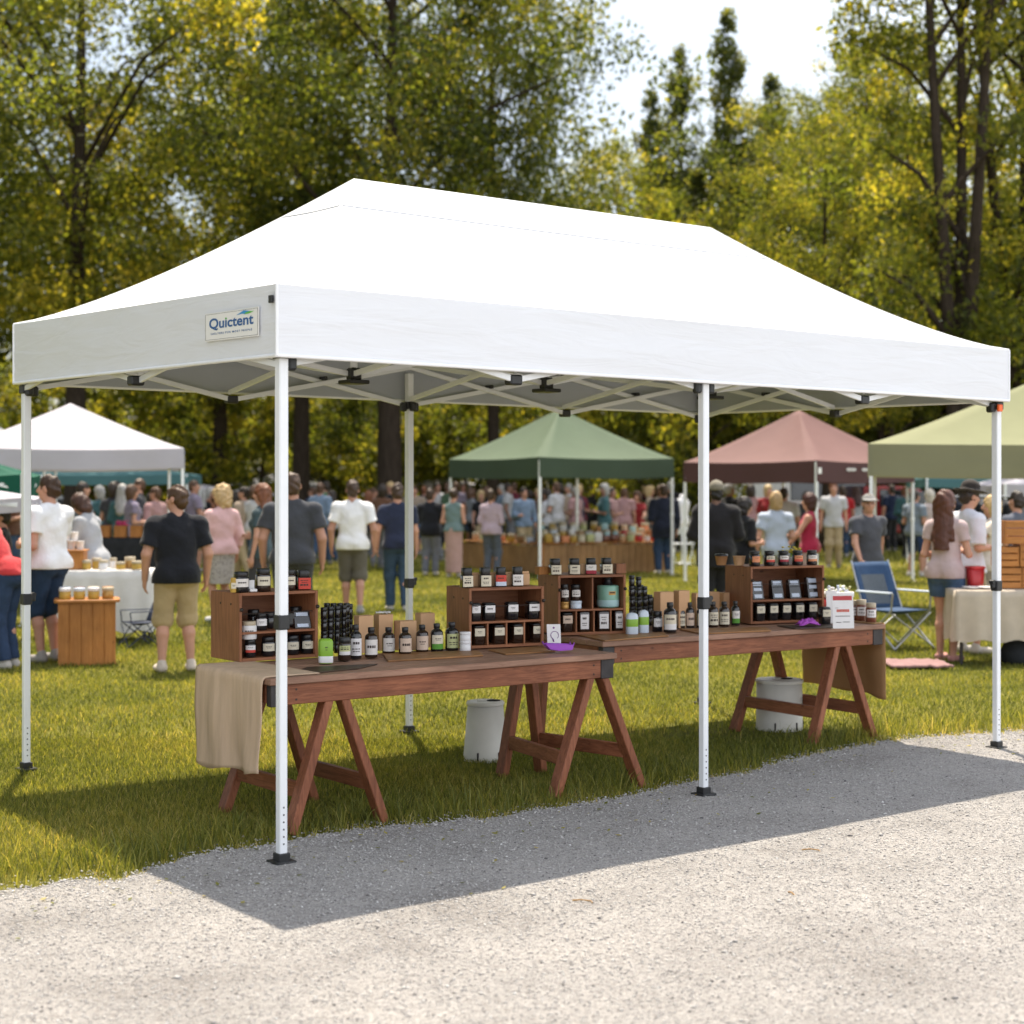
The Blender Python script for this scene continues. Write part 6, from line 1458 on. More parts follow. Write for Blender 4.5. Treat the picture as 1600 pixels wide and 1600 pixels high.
# ------------------------------------------------------------------ stalls at the left
def cloth_table(c, yaw, w_, d, h, z0, mat_, label, legs=True, cat='table', seed=0):
    o = empty('stall_table', c, yaw, label, cat)
    g = MB(); g.box((0, 0, h-.02), (w_-.02, d-.02, .03)); g.build('tabletop', M['honey_wood_x'], o)
    for sx in (-1, 1):
        for sy in (-1, 1): g = MB(); g.bar((sx*(w_/2-.06), sy*(d/2-.06), 0), (sx*(w_/2-.07), sy*(d/2-.07), h-.03), .025, .025); g.build('leg', M['dark_iron'], o)
    per = []
    n_ = 24
    for i in range(n_): per.append((-w_/2+w_*i/n_, -d/2, 0, -1))
    for i in range(n_//2): per.append((w_/2, -d/2+d*i/(n_//2), 1, 0))
    for i in range(n_): per.append((w_/2-w_*i/n_, d/2, 0, 1))
    for i in range(n_//2): per.append((-w_/2, d/2-d*i/(n_//2), -1, 0))
    per.append(per[0]); rows = []
    rows.append([(x*.96, y*.96, h) for x, y, nx, ny in per])
    for k in range(8):
        f = k/7; row = []
        for i, (x, y, nx, ny) in enumerate(per):
            i2 = i % (len(per)-1); a = .022*f**.6*math.sin(i2*2*PI/6.0+seed)+.012*f
            z = h-.004-(h-z0)*f+.015*f*math.sin(i2*.9+seed); row.append((x+nx*(a+.004), y+ny*(a+.004), z))
        rows.append(row)
    g = MB(); g.grid(rows); g.add(rows[0][:-1], [list(range(len(per)-1))]); cl = g.build('cloth', M[mat_], o, weld=True)
    return o
# honey wood counter
p = at(136, 1040); p.y += .22; p.x = xat(136, p.y); o = empty('wood_counter', p, R(14), 'honey coloured wooden counter with a rounded top at the left', 'counter')
g = MB()
for i in range(5): g.box((-.26+.104*(i+.5), -.20, .29), (.1025, .022, .58), None, .003)
g.build('front_panel', M['honey_wood'], o)
for s in (-1, 1): g = MB(); g.box((s*.249, .005, .29), (.022, .385, .58), None, .003); g.build('side_panel', M['honey_wood'], o)
g = MB(); g.box((0, .20, .29), (.47, .02, .58)); g.build('back_panel', M['honey_wood'], o)
g = MB(); out = []
for cx, cy, a0 in ((.23, .17, 0), (-.23, .17, 90), (-.23, -.17, 180), (.23, -.17, 270)):
    for k in range(7): a = R(a0+15*k); out.append((cx+.07*math.cos(a), cy+.07*math.sin(a)))
g.prism(out, .581, .608); t_ = g.build('counter_top', M['honey_wood_x'], o); bv = t_.modifiers.new('b', 'BEVEL'); bv.width = .006; bv.segments = 2
CT = p
kinds = [('mustard', 'white_pot'), ('mustard', 'pale_blue'), ('mustard', 'white_pot'), ('gold_tin', 'lid_tan'), ('mustard', 'pale_blue'), ('kraft_dark', 'jam_glass'), ('jam_glass', 'lid_tan'), ('kraft', 'kraft_dark')]
where = ['front left', 'front centre left', 'front centre', 'front right', 'back left', 'back centre left', 'back centre right', 'back right']; names_ = {'mustard': 'mustard yellow', 'gold_tin': 'gold', 'kraft_dark': 'brown', 'jam_glass': 'dark red', 'kraft': 'tan'}
for i, (bd, lid) in enumerate(kinds):
    q = p+RZ(R(14)) @ Vector((-.20+.13*(i % 4), -.09+.16*(i//4), .610)); put('pot', q, .105, .052, '%s pot with a lid at the %s of the honey wood counter' % (names_[bd], where[i]), (None, None, 0), bd, lid, group='pots on the honey wood counter')
# white cloth table with tiered goods
p = Vector((xat(160, 18), 18.15, 0)); cloth_table(p, R(6), 1.0, .6, .77, .12, 'white_cloth', 'white cloth covered table behind the honey wood counter', seed=1)
WT = p
o = wbox(p+Vector((-.36, -.05, .775)), (.30, .30, .20), R(6), 'honey wood stand with white cups on it, on the white cloth table', 'honey_wood', 'stand')
g = MB(); g.box((0, 0, .2), (.34, .34, .015), None, .003); g.build('stand_top', M['honey_wood_x'], o)
for i, (dx, dy, dz) in enumerate(((-.10, 0, 0), (-.01, .04, 0), (.10, -.02, 0), (-.06, .03, .095), (.02, .05, .095))):
    cup(p+Vector((-.36+dx, -.05+dy, .985+dz)), .092, .046, 'white_pot', 'white cup on the honey wood stand, %s' % ('left of the lower row', 'middle of the lower row', 'right of the lower row', 'left one stacked on top', 'right one stacked on top')[i])
for i, (dx, dy, bd, r_, h, ds) in enumerate(((-.16, -.18, 'mustard', .045, .10, 'amber pot beside the stand'), (-.07, -.10, 'mustard', .05, .12, 'tall amber pot, second from the stand'), (.02, -.18, 'white_pot', .05, .10, 'white pot in the middle'), (.10, -.08, 'white_pot', .035, .12, 'slim white pot right of the middle'), (.20, -.17, 'mustard', .05, .08, 'small amber pot'), (.28, -.08, 'gold_tin', .055, .13, 'tall gold pot'), (.38, -.17, 'mustard', .06, .09, 'wide amber pot at the right end'))):
    put('pot', p+Vector((dx, dy, .777)), h, r_, ds+' of the white cloth table', (None, None, 0), bd, 'lid_tan', group='pots on the white cloth table')
# black cloth table with produce crates
p = Vector((xat(196, 24), 24.3, 0)); cloth_table(p, R(4), 1.05, .6, .93, .05, 'black_cloth', 'black cloth covered table with small produce crates', seed=2)
simple('flower_pink', (.60, .05, .18), rough=.6, transl=.25)
for i in range(4):
    q = p+Vector((-.34+.23*i, -.1, .936)); wbox(q, (.17, .2, .17), R(4), 'small produce crate on the black cloth table, %s' % ('leftmost', 'second from left', 'third from left', 'rightmost')[i], 'honey_wood', 'crate')
    if i in (1, 3):
        g = MB()
        for k in range(40): g.lathe([(0, -.008), (.018, 0), (.01, .012), (0, .014)], 6, c=(rng.normal(0, .05), rng.normal(0, .05), .17+rng.uniform(0, .06)), cap=False)
        g.lathe([(.0, .13), (.075, .15), (.075, .20), (.04, .225), (0, .23)], 12, cap=False); f_ = g.build('flowers', M['flower_pink']); f_.location = q; tag(f_, 'pink flowers in the %s produce crate' % ('second' if i == 1 else 'rightmost'), 'flowers', 'pink flowers')
# camp chairs
simple('chair_blue', (.018, .055, .13), rough=.8, var=.15, bump=.3, bscale=12); simple('chair_mesh', (.10, .12, .14), rough=.9, var=.3, scale=80); simple('chair_navy', (.018, .028, .06), rough=.8, var=.15); simple('steel_grey', (.42, .43, .45), rough=.35, metal=.6)
def camp_chair(c, rz, m1, m2, mf, label, s=1.0):
    o = empty('camp_chair', c, rz, label, 'camp chair', 'folding camp chairs'); o.scale = (s, s, s); W2 = .27
    g = MB(); rows = [[(x*W2*.92, -.22+.42*j/8, .42-.05*math.cos(x*PI/2)*math.sin(PI*j/8)) for x in np.linspace(-1, 1, 9)] for j in range(9)]; g.grid(rows); q = g.build('seat', M[m1], o); q.modifiers.new('t', 'SOLIDIFY').thickness = .008
    g = MB()
    def bp(x, f): return (x*W2*(1-.06*f), -.22-.20*f-.05*math.cos(x*PI/2), .40+.50*f)
    g.grid([[bp(x, j/10) for x in np.linspace(-1, 1, 11)] for j in range(11)]); q = g.build('backrest', M[m1], o); q.modifiers.new('t', 'SOLIDIFY').thickness = .008
    g = MB(); g.grid([[Vector(bp(x*.62, .12+.62*j/6))+Vector((0, .010, 0)) for x in np.linspace(-1, 1, 7)] for j in range(7)]); g.build('mesh_panel', M[m2], q)
    for sx in (-1, 1):
        g = MB(); g.tube([(sx*W2, .26, .02), (sx*W2, -.22, .40), (sx*W2*.95, -.43, .92)], .011, 8); g.build('frame_tube', M[mf], o)
        g = MB(); g.tube([(sx*W2, -.28, .02), (sx*W2, .20, .42), (sx*W2, .22, .60)], .011, 8); g.build('frame_tube', M[mf], o)
        g = MB(); g.box((sx*(W2+.02), -.04, .605), (.065, .50, .016), None, .006); g.build('armrest', M[m1 if mf != 'steel_grey' else 'pale_blue'], o)
        for y in (-.28, .26): g = MB(); g.lathe([(.022, 0), (.02, .02), (.012, .03)], 10, c=(sx*W2, y, 0)); g.build('foot', M['black_plastic'], o)
    for y in (-.28, .26):
        for sx in (-1, 1): g = MB(); g.tube([(sx*W2, y, .03), (-sx*W2, y*.8, .39)], .009, 8); g.build('cross_tube', M[mf], o)
camp_chair(Vector((xat(1402, 17.2), 17.2, 0)), R(-150), 'chair_blue', 'chair_mesh', 'steel_grey', 'bright blue folding camp chair beyond the right table', .97)
camp_chair(Vector((xat(216, 17.4), 17.4, 0)), R(120), 'chair_navy', 'chair_navy', 'chair_navy', 'dark navy folding camp chair between counter and black polo shopper', .62)

# ------------------------------------------------------------------ slatted counter under the green canopy
def slat_seg(o, a, b, h, dpt):
    d = (b-a); L_ = d.length; d.normalize(); n_ = max(3, int(L_/.125)); yaw = math.atan2(d.y, d.x); Rm = RZ(yaw); back = Vector((-d.y, d.x, 0)); g = MB()
    for i in range(n_): q = a+d*(L_*(i+.5)/n_)-o.location; g.box(q+Vector((0, 0, h/2-.01)), (L_/n_-.008, .02, h-.02), Rm, .002)
    g.box((a+b)/2-o.location+back*.016+Vector((0, 0, h/2-.02)), (L_-.02, .008, h-.06), Rm); g.build('slat_panel', M['slat_wood'], o)
    g = MB(); g.box((a+b)/2-o.location+back*dpt*.42+Vector((0, 0, h+.012)), (L_+.06, dpt, .024), Rm, .003); g.build('counter_top', M['honey_wood_x'], o)
C0, C1, C2 = Vector((.57, 31.8, 0)), Vector((xat(1040, 32.6), 32.6, 0)), Vector((-1.02, 34.2, 0))
o = empty('slatted_counter', C0, 0, 'L shaped slatted wooden counter under the green canopy', 'counter'); slat_seg(o, C0, C1, .585, .7); slat_seg(o, C2, C0-Vector((.03, -.05, 0)), .56, .6)
g = MB(); g.box((-.0, .0, .29), (.07, .07, .58), None, .004); g.build('corner_post', M['honey_wood'], o)
goods = [('white_pot', 'white'), ('kraft', 'tan'), ('mustard', 'mustard'), ('jam_glass', 'dark red'), ('paper_sage', 'sage green'), ('kraft_dark', 'brown'), ('paper_cream', 'cream'), ('red_plastic', 'red'), ('paper_blue', 'pale blue'), ('mint_pale', 'mint'), ('paper_orange', 'orange')]
dv = (C1-C0).normalized(); bv_ = Vector((-dv.y, dv.x, 0)); rowz = (0, .10, .19)
g = MB(); Lc = (C1-C0).length
for k in (1, 2): g.box((C0+C1)/2+bv_*(.16+.2*k)+Vector((0, 0, .61+rowz[k]/2)), (Lc*.92, .18, rowz[k]-.004), RZ(math.atan2(dv.y, dv.x)), .003)
tag(g.build('display_riser', M['slat_wood']), 'stepped wooden riser holding goods on the slatted counter', 'riser')
for k in range(3):
    n_ = (14, 13, 11)[k]
    for i in range(n_):
        m_, nm_ = goods[int(rng.integers(0, len(goods)))]; f = (i+.5)/n_; q = C0+dv*(Lc*(.03+.93*f))+bv_*(.10+.22*k)+Vector((0, 0, .6105+rowz[k])); kind = rng.choice(['pot', 'box', 'jar'])
        r_ = float(rng.uniform(.05, .075)); h = float(rng.uniform(.11, .19)); side = 'left end' if f < .5 else 'right end'; od = i+1 if f < .5 else n_-i; words = ['', 'first', 'second', 'third', 'fourth', 'fifth', 'sixth', 'seventh', 'eighth']
        put({'pot': 'pot', 'box': 'tall', 'jar': 'mini'}[kind], q, h, r_, '%s %s on the slatted counter, %s row, %s from the %s' % (nm_, {'pot': 'tub', 'box': 'carton', 'jar': 'jar'}[kind], ('front', 'middle', 'back')[k], words[od], side), (None, None, 0), m_, m_ if kind == 'box' else 'lid_tan', group='goods on the slatted counter', cat={'pot': 'tub', 'box': 'carton', 'jar': 'jar'}[kind])
dl = (C0-C2).normalized(); bl = Vector((-dl.y, dl.x, 0))
for i in range(7):
    m_, nm_ = goods[(i*3+1) % len(goods)]; q = C2+dl*(.2+.33*i)+bl*.2+Vector((0, 0, .587)); put('pot' if i % 2 else 'mini', q, .16, .07, '%s %s on the darker short wing of the slatted counter' % (nm_, 'tub' if i % 2 else 'jar'), (None, None, 0), m_, 'lid_tan', group='goods on the slatted counter')

# ------------------------------------------------------------------ right hand stall
p = Vector((xat(1585, 15.5), 15.75, 0)); cloth_table(p, R(-3), 1.06, .6, .705, .24, 'linen', 'linen covered stall table at the right edge', seed=3)
def slatbox(q, w_, d, h, rz, label):
    o = empty('slatted_box', q, rz, label, 'crate', 'wooden boxes stacked on the linen table')
    for sy in (-1, 1):
        g = MB()
        for k in range(3): g.box((0, sy*(d/2-.006), h*(k+.5)/3), (w_-.024, .012, h/3-.012), None, .002)
        g.build('slat_side', M['honey_wood_x'], o)
    for sx in (-1, 1): g = MB(); g.box((sx*(w_/2-.006), 0, h/2), (.012, d, h-.004), None, .002); g.build('end_panel', M['honey_wood'], o)
    g = MB(); g.box((0, 0, .006), (w_-.03, d-.03, .01)); g.build('base', M['honey_wood_x'], o)
for i, (dx, dz, w_, h, ds) in enumerate(((.02, 0, .20, .20, 'bottom left wooden box of the stack on the linen table'), (.26, 0, .26, .20, 'bottom right wooden box of the stack on the linen table'), (.0, .203, .19, .19, 'middle left wooden box of the stack on the linen table'), (.24, .203, .26, .21, 'middle right wooden box of the stack on the linen table'), (.12, .416, .30, .22, 'topmost wooden box of the stack on the linen table'))):
    slatbox(p+Vector((dx, .05, .708+dz)), w_, .3, h, R(-3), ds)
q = p+Vector((-.26, .12, .708)); o = empty('red_tote', q, .1, 'small red tub at the back of the linen table', 'tub'); g = MB(); g.lathe([(.060, .0), (.065, .01), (.075, .19), (.066, .19), (.06, .17)], 28, sq=5); g.build('tub_body', M['red_plastic'], o); g = MB(); g.lathe([(.076, .18), (.082, .183), (.082, .198), (.074, .2)], 28, sq=5, cap=False); g.build('rim', M['red_plastic'], o)
o = empty('black_bag', p+Vector((.18, -.05, 0)), .2, 'black bag on the grass under the linen table', 'bag'); g = MB(); g.lathe([(.16, 0), (.2, .03), (.21, .12), (.17, .22), (.08, .27), (.0, .28)], 24, sq=3, sx=1.2, sy=.7, cap=False); g.build('bag_body', M['black_cloth'], o); g = MB(); g.tube([(-.1, 0, .24), (-.06, 0, .34), (.06, 0, .34), (.1, 0, .24)], .01, 8); g.build('handle', M['black_cloth'], o)
for dx, ds in ((-.36, 'white plate at the left end of the linen table'), (-.22, 'white plate beside the wooden boxes on the linen table')):
    g = MB(); g.lathe([(.05, 0), (.055, .004), (.09, .016), (.088, .019), (.05, .008), (0, .007)], 28, cap=False); o = g.build('plate', M['white_pot']); o.location = p+Vector((dx, -.12, .712)); tag(o, ds, 'plate', 'plates on the linen table')
simple('blanket_pink', (.26, .15, .145), rough=.95, var=.2, bump=.5, bscale=30)
g = MB(); a = at(1432, 1043); rows = [[(a.x-.28+.56*i/18, a.y-.25+.6*j/12, .045+.02*noise.noise((i*.5, j*.5, 1))) for i in range(19)] for j in range(13)]; g.grid(rows); o = g.build('blanket', M['blanket_pink']); o.modifiers.new('t', 'SOLIDIFY').thickness = .02; tag(o, 'faded pink blanket spread on the grass by the blue camp chair', 'blanket')
# clothes rail with dark jackets
p = Vector((xat(1542, 25), 25, 0)); o = empty('clothes_rail', p, R(10), 'clothes rail hung with dark jackets behind the hatted shopper', 'clothes rail')
g = MB(); g.tube([(-.55, 0, 1.52), (.55, 0, 1.52)], .014, 8); g.build('rail', M['steel_grey'], o)
for s in (-1, 1): g = MB(); g.tube([(s*.55, 0, .04), (s*.55, 0, 1.52)], .014, 8); g.tube([(s*.55, -.25, .03), (s*.55, .25, .03)], .014, 8); g.build('upright', M['steel_grey'], o)
for i, (cn_, cc) in enumerate((('navy', NV), ('black', BK), ('charcoal', CH), ('dark blue', (.03, .05, .11)), ('black', BK), ('grey', (.2, .2, .22)))):
    F = Field((-.1, -.3, -.85), (.1, .3, .05), .02); F.cone((0, -.17, -.10), (0, .17, -.10), .05, .05, .04, (1, 0, 0), 1.2); F.cone((0, 0, -.15), (0, 0, -.72), .16, .19, .05, (1, 0, 0), 3.0)
    for s in (-1, 1): F.cone((0, s*.19, -.12), (0, s*.24, -.62), .05, .045, .03)
    F.wobble(.006, 22, i); j = linkmesh('hanging_jacket', np_mesh('hanging_jacket', *F.mesh(), smooth=True), None, [cmat(cc)]); j.location = p+RZ(R(10)) @ Vector((-.45+.18*i, 0, 1.49)); j.rotation_euler = (0, 0, R(10)+rng.uniform(-.3, .3))
    tag(j, '%s jacket hanging on the clothes rail, %s' % (cn_, ('leftmost', 'second from left', 'third from left', 'third from right', 'second from right', 'rightmost')[i]), 'jacket', 'jackets on the clothes rail')
# dress form and white folding chair
p = Vector((xat(1067, 36), 36, 0)); o = empty('dress_form', p+Vector((.02, .35, 0)), 0, 'white dress form standing right of the slatted counter', 'dress form')
g = MB(); g.lathe([(.0, .84), (.15, .85), (.165, .92), (.125, 1.08), (.16, 1.24), (.17, 1.33), (.10, 1.41), (.055, 1.44), (.05, 1.50), (0, 1.51)], 24, sy=.7, cap=False); g.build('bust', M['white_pot'], o); g = MB(); g.tube([(0, 0, .03), (0, 0, .86)], .02, 8); g.build('stand', M['powder_white'], o); g = MB(); g.lathe([(.2, 0), (.2, .02), (.03, .04)], 20); g.build('base', M['powder_white'], o)
o = empty('folding_chair', p, R(160), 'white folding chair before the dress form', 'chair')
g = MB(); g.box((0, 0, .45), (.42, .40, .025), None, .008); g.build('seat', M['powder_white'], o); g = MB(); g.box((0, .22, .74), (.42, .02, .16), Matrix.Rotation(-.12, 3, 'X'), .008); g.build('backrest', M['powder_white'], o)
for s in (-1, 1): g = MB(); g.tube([(s*.21, -.22, 0), (s*.21, .1, .45), (s*.21, .24, .82)], .012, 8); g.build('frame_tube', M['powder_white'], o); g = MB(); g.tube([(s*.19, .25, 0), (s*.19, -.15, .44)], .012, 8); g.build('leg', M['powder_white'], o)
# parked vehicles behind the market
def carpaint(n_, c): return simple(n_, c, rough=.25, var=.02, metal=.1, coat=.6)
carpaint('paint_white', (.66, .67, .68)); carpaint('paint_red', (.28, .02, .02)); carpaint('paint_silver', (.32, .33, .35)); carpaint('paint_dark', (.03, .035, .045)); simple('car_glass', (.02, .025, .03), rough=.06, spec=.8); simple('tyre', (.02, .02, .02), rough=.9); simple('tail_red', (.4, .01, .01), rough=.2)
def vehicle(c, rz, kind, paint, label):
    o = empty('parked_%s' % kind, c, rz, label, kind, 'vehicles parked behind the market')
    if kind == 'van': L_, Wd, prof = 4.8, 1.9, [(-2.4, .35), (2.3, .35), (2.4, .75), (2.25, 1.05), (1.55, 1.25), (1.0, 1.95), (.7, 2.05), (-2.2, 2.08), (-2.38, 1.9), (-2.4, .5)]; win = [(.25, 1.3, 1.35, 1.8), (-.8, .1, 1.3, 1.8)]
    elif kind == 'pickup': L_, Wd, prof = 5.2, 1.85, [(-2.6, .45), (2.5, .45), (2.6, .8), (2.5, 1.0), (1.1, 1.12), (.45, 1.68), (-.65, 1.70), (-.80, 1.12), (-2.55, 1.10), (-2.6, .6)]; win = [(-.55, .05, 1.15, 1.6), (.12, .75, 1.15, 1.55)]
    else: L_, Wd, prof = 4.4, 1.75, [(-2.2, .3), (2.1, .3), (2.2, .65), (2.0, .85), (1.0, .95), (.45, 1.42), (-1.0, 1.45), (-1.75, .98), (-2.15, .92), (-2.2, .5)]; win = [(-.95, -.2, 1.0, 1.36), (-.1, .6, 1.0, 1.34)]
    g = MB(); g.prism(prof, -Wd/2, Wd/2, xf=lambda v: Vector((v.x, v.z, v.y))); b = g.build('body', M[paint], o); bv2 = b.modifiers.new('b', 'BEVEL'); bv2.width = .07; bv2.segments = 3
    for x0, x1, z0, z1 in win:
        for s in (-1, 1): g = MB(); g.box(((x0+x1)/2, s*(Wd/2-.004), (z0+z1)/2), (x1-x0, .02, z1-z0), None, .02); g.build('window', M['car_glass'], o)
    for x in (-L_*.3, L_*.3):
        for s in (-1, 1):
            g = MB(); g.lathe([(.10, -.10), (.33, -.10), (.35, -.06), (.35, .06), (.33, .10), (.10, .10)], 28); wl = g.build('wheel', M['tyre'], o); wl.rotation_euler = (PI/2, 0, 0); wl.location = (x, s*(Wd/2-.08), .35); g = MB(); g.lathe([(0, .085*-s), (.19, .085*-s), (.2, .105*-s), (.05, .112*-s), (0, .112*-s)], 20, cap=False); g.build('rim', M['steel_grey'], wl)
    for s in (-1, 1): g = MB(); g.box((-L_/2+.012, s*(Wd/2-.2), .85), (.05, .22, .22), None, .02); g.build('tail_light', M['tail_red'], o); g = MB(); g.box((L_/2-.05, s*(Wd/2-.28), .76), (.10, .3, .14), None, .03); g.build('headlight', M['white_pot'], o)
for (u, Y, rz_, k_, pt_, ds) in ((1262, 46, .15, 'van', 'paint_white', 'white van parked behind the pink canopy'), (1392, 45, .05, 'pickup', 'paint_red', 'dark red pickup parked behind the grey cap walker'), (100, 46, .1, 'car', 'paint_silver', 'silver car parked far behind the left white canopy'), (1165, 49, -.1, 'car', 'paint_silver', 'silver car parked behind the black coat and beanie'), (1470, 47, .0, 'car', 'paint_dark', 'dark car parked behind the blue grey T-shirt shopper'), (640, 60, 0.1, 'car', 'paint_dark', 'dark car parked far behind the navy T-shirt shopper')):
    vehicle(Vector((xat(u, Y), Y, 0)), rz_, k_, pt_, ds)
# ------------------------------------------------------------------ trees
leafmat('leaf_dark', [(0, (.022, .032, .008)), (.4, (.064, .086, .016)), (.75, (.128, .142, .024)), (1, (.24, .22, .038))], .56, 2.3)
leafmat('leaf_gold', [(0, (.034, .046, .009)), (.4, (.092, .112, .019)), (.75, (.185, .185, .029)), (1, (.33, .285, .044))], .58, 2.4)
leafmat('leaf_cool', [(0, (.024, .036, .012)), (.5, (.064, .084, .022)), (1, (.17, .17, .042))], .52, 2.2)
def bark(n_, c): return simple(n_, c, rough=.95, var=.4, scale=14, stretch=(1, 1, .2), bump=.9, bscale=30, spec=.1)
bark('bark', (.045, .034, .026)); bark('bark_pale', (.16, .14, .12))
def leaf_mesh(centers, radii, n, size, seed, flat=.8, droop=0.0):
    r = np.random.default_rng(seed); k = len(centers); wgt = radii**2; ci = r.choice(k, n, p=wgt/wgt.sum())
    d = r.normal(0, 1, (n, 3)); d /= np.linalg.norm(d, axis=1)[:, None]; rad = r.uniform(0, 1, n)**.55
    P = centers[ci]+d*(radii[ci]*rad)[:, None]*np.array([1, 1, flat]); P[:, 2] -= droop*r.uniform(0, 1, n)*radii[ci]
    a = r.normal(0, 1, (n, 3)); a /= np.linalg.norm(a, axis=1)[:, None]; b = r.normal(0, 1, (n, 3)); b -= a*(a*b).sum(1)[:, None]; b /= np.linalg.norm(b, axis=1)[:, None]
    s = size*r.uniform(.6, 1.35, n)[:, None]; c = np.cross(a, b)*s*.12
    V = np.stack([P-a*s*.62, P+b*s*.34+c, P+a*s*.62, P-b*s*.34+c], 1).reshape(-1, 3)
    ct = r.normal(0, .15, k); tint = (.43+ct[ci]*1.3+r.normal(0, .21, n)).clip(0, 1)
    return V, np.arange(n*4).reshape(-1, 4), tint
def build_tree(seed, H_, trunk_r, base, rad, prof, ncl, nleaf, lsize, lmat, bmat, name, spread=1.0, clr=(.55, 1.1), forks=1, lean=0.0, limbs=22, flat=.75):
    r = np.random.default_rng(seed)
    zs = base+(H_-base)*r.uniform(0, 1, ncl)**.9; f = (zs-base)/(H_-base); pr = np.interp(f, *prof)*rad
    th = r.uniform(0, 2*PI, ncl); rr = pr*np.sqrt(r.uniform(.04, 1, ncl)); lob = 1+.28*np.sin(th*3+seed)+.18*np.sin(th*5+f*7+seed)
    C = np.stack([np.cos(th)*rr*lob+lean*f*H_, np.sin(th)*rr*lob, zs], 1); cr_ = r.uniform(*clr, ncl)*(1.05-.45*f)
    cr_ *= np.clip(pr/rad+.35, .35, 1)
    root = empty(name, (0, 0, 0)); g = MB()
    for k in range(forks):
        a = 2*PI*k/max(1, forks)+seed; off = Vector((math.cos(a), math.sin(a), 0)); pts = []; top = H_*.88
        for i in range(11):
            q = i/10; sp = 0 if forks == 1 else min(1, max(0, q-.06)*1.2)
            pts.append(Vector((off.x*sp*rad*.30+.12*math.sin(q*5+seed+k)*q*trunk_r*4+lean*q*top, off.y*sp*rad*.30+.12*math.cos(q*4+seed)*q*trunk_r*4, q*top)))
        g.tube(pts, [trunk_r/(forks**.4)*((1.35 if i == 0 else 1)*(1-.88*(i/10)**.9))+.012 for i in range(11)], 10)
        for j in range(limbs//forks):
            t = int(r.integers(0, ncl)); e = Vector(C[t]); q = max(.12, min(.95, (e.z-pr[t]*.55)/top)); i0 = min(9, int(q*10)); s = pts[i0].lerp(pts[i0+1], q*10-i0)
            m_ = s.lerp(e, .5)+Vector((0, 0, .12*(e-s).length)); lr = trunk_r*.30*(1-.7*q)+.012; g.tube([s, s.lerp(m_, .5)+Vector((0, 0, .02)), m_, m_.lerp(e, .6), e], [lr, lr*.8, lr*.6, lr*.4, lr*.15], 6)
    g.build('trunk', M[bmat], root, recalc=False)
    V, Q, T_ = leaf_mesh(C, cr_, nleaf, lsize, seed+1, flat); linkmesh('crown', np_mesh('crown', V, Q, tint=T_), root, [M[lmat]])
    return root
ROUND = ((0, .15, .4, .7, .9, 1), (.35, .75, 1, .9, .55, .12)); SPIRE = ((0, .2, .5, .8, 1), (.55, 1, .75, .38, .04)); TALL = ((0, .25, .6, .85, 1), (.5, .9, 1, .7, .2)); LOW = ((0, .3, .6, .85, 1), (.95, 1, .85, .55, .15))
broadA = build_tree(11, 18, .36, 5.4, 5.8, ROUND, 270, 58000, .125, 'leaf_dark', 'bark', 'leafy_tree', clr=(.8, 1.6))
broadB = build_tree(23, 18, .32, 5.4, 5.5, TALL, 270, 56000, .125, 'leaf_gold', 'bark', 'leafy_tree', clr=(.8, 1.55))
spire = build_tree(31, 16, .20, .8, 2.3, SPIRE, 190, 36000, .13, 'leaf_cool', 'bark', 'spire_tree', clr=(.5, .85), limbs=18, flat=1.3)
sparse = build_tree(47, 19, .30, 3.5, 3.3, TALL, 190, 22000, .12, 'leaf_gold', 'bark', 'sparse_tree', clr=(.5, 1.0), forks=3, limbs=48)
bushA = build_tree(53, 6.5, .10, .15, 3.3, LOW, 130, 22000, .13, 'leaf_gold', 'bark', 'hedge_bush', clr=(.5, .95), forks=3, limbs=18)
bushB = build_tree(59, 7.0, .10, .15, 3.2, LOW, 130, 22000, .13, 'leaf_dark', 'bark', 'hedge_bush', clr=(.5, .95), forks=3, limbs=18)
USED = set()
def place(proto, u, Y, label, group, sz=1.0, sw=None, rz=0.0):
    o = proto if id(proto) not in USED else copy_tree(proto)
    USED.add(id(proto)); o.location = (xat(u, Y), Y, 0); o.rotation_euler = (0, 0, rz); sw = sw or sz; o.scale = (sw, sw, sz)
    return tag(o, label, {'leafy_tree': 'tree', 'spire_tree': 'tree', 'sparse_tree': 'tree', 'hedge_bush': 'bush'}[proto.name.split('.')[0]], group)
GT, GBu = 'tall trees behind the market', 'bushes along the back of the market'
place(broadB, 120, 42, 'tall golden leaved tree filling the top left, second from the left edge', GT, 1.05, 1.0, .3)
place(broadA, 610, 43, 'tall dark leafy tree whose thick trunk shows left of the back canopy leg', GT, 1.10, 1.0, 1.0)
place(broadA, -60, 47, 'dark leafy tree at the far left edge', GT, .95, 1.0, 2.2)
place(broadB, 345, 52, 'golden tree behind the gap left of the big dark tree', GT, .80, .92, 2.0)
place(broadA, 770, 46, 'dark leafy tree just right of the big one, its crown reaching the open sky', GT, 1.02, .56, 4.0)
place(broadB, 470, 46, 'leafy tree left of the big dark trunk, above the canopy ridge', GT, 1.0, .85, 4.4)
for i, (u, Y, s, sw, txt) in enumerate(((1018, 56, .93, .95, 'leftmost pointed tree against the bright sky'), (1062, 57, 1.04, .9, 'second pointed tree from the open sky'), (1135, 56, 1.10, 1.05, 'tallest pointed tree right of the open sky'), (1205, 57, .98, 1.1, 'pointed tree between the tallest one and the round crowned trees'), (1090, 52, .72, 1.2, 'shorter pointed tree in front of the tallest one'))):
    place(spire, u, Y, txt, GT, s, sw, i*1.3)
place(broadB, 965, 50, 'lower yellow leaved tree above the canopy ridge', GT, .66, .62, 5.2); place(bushA, 1055, 47, 'yellow leaved bushy tree below the pointed trees', GT, 1.45, 1.0, .5)
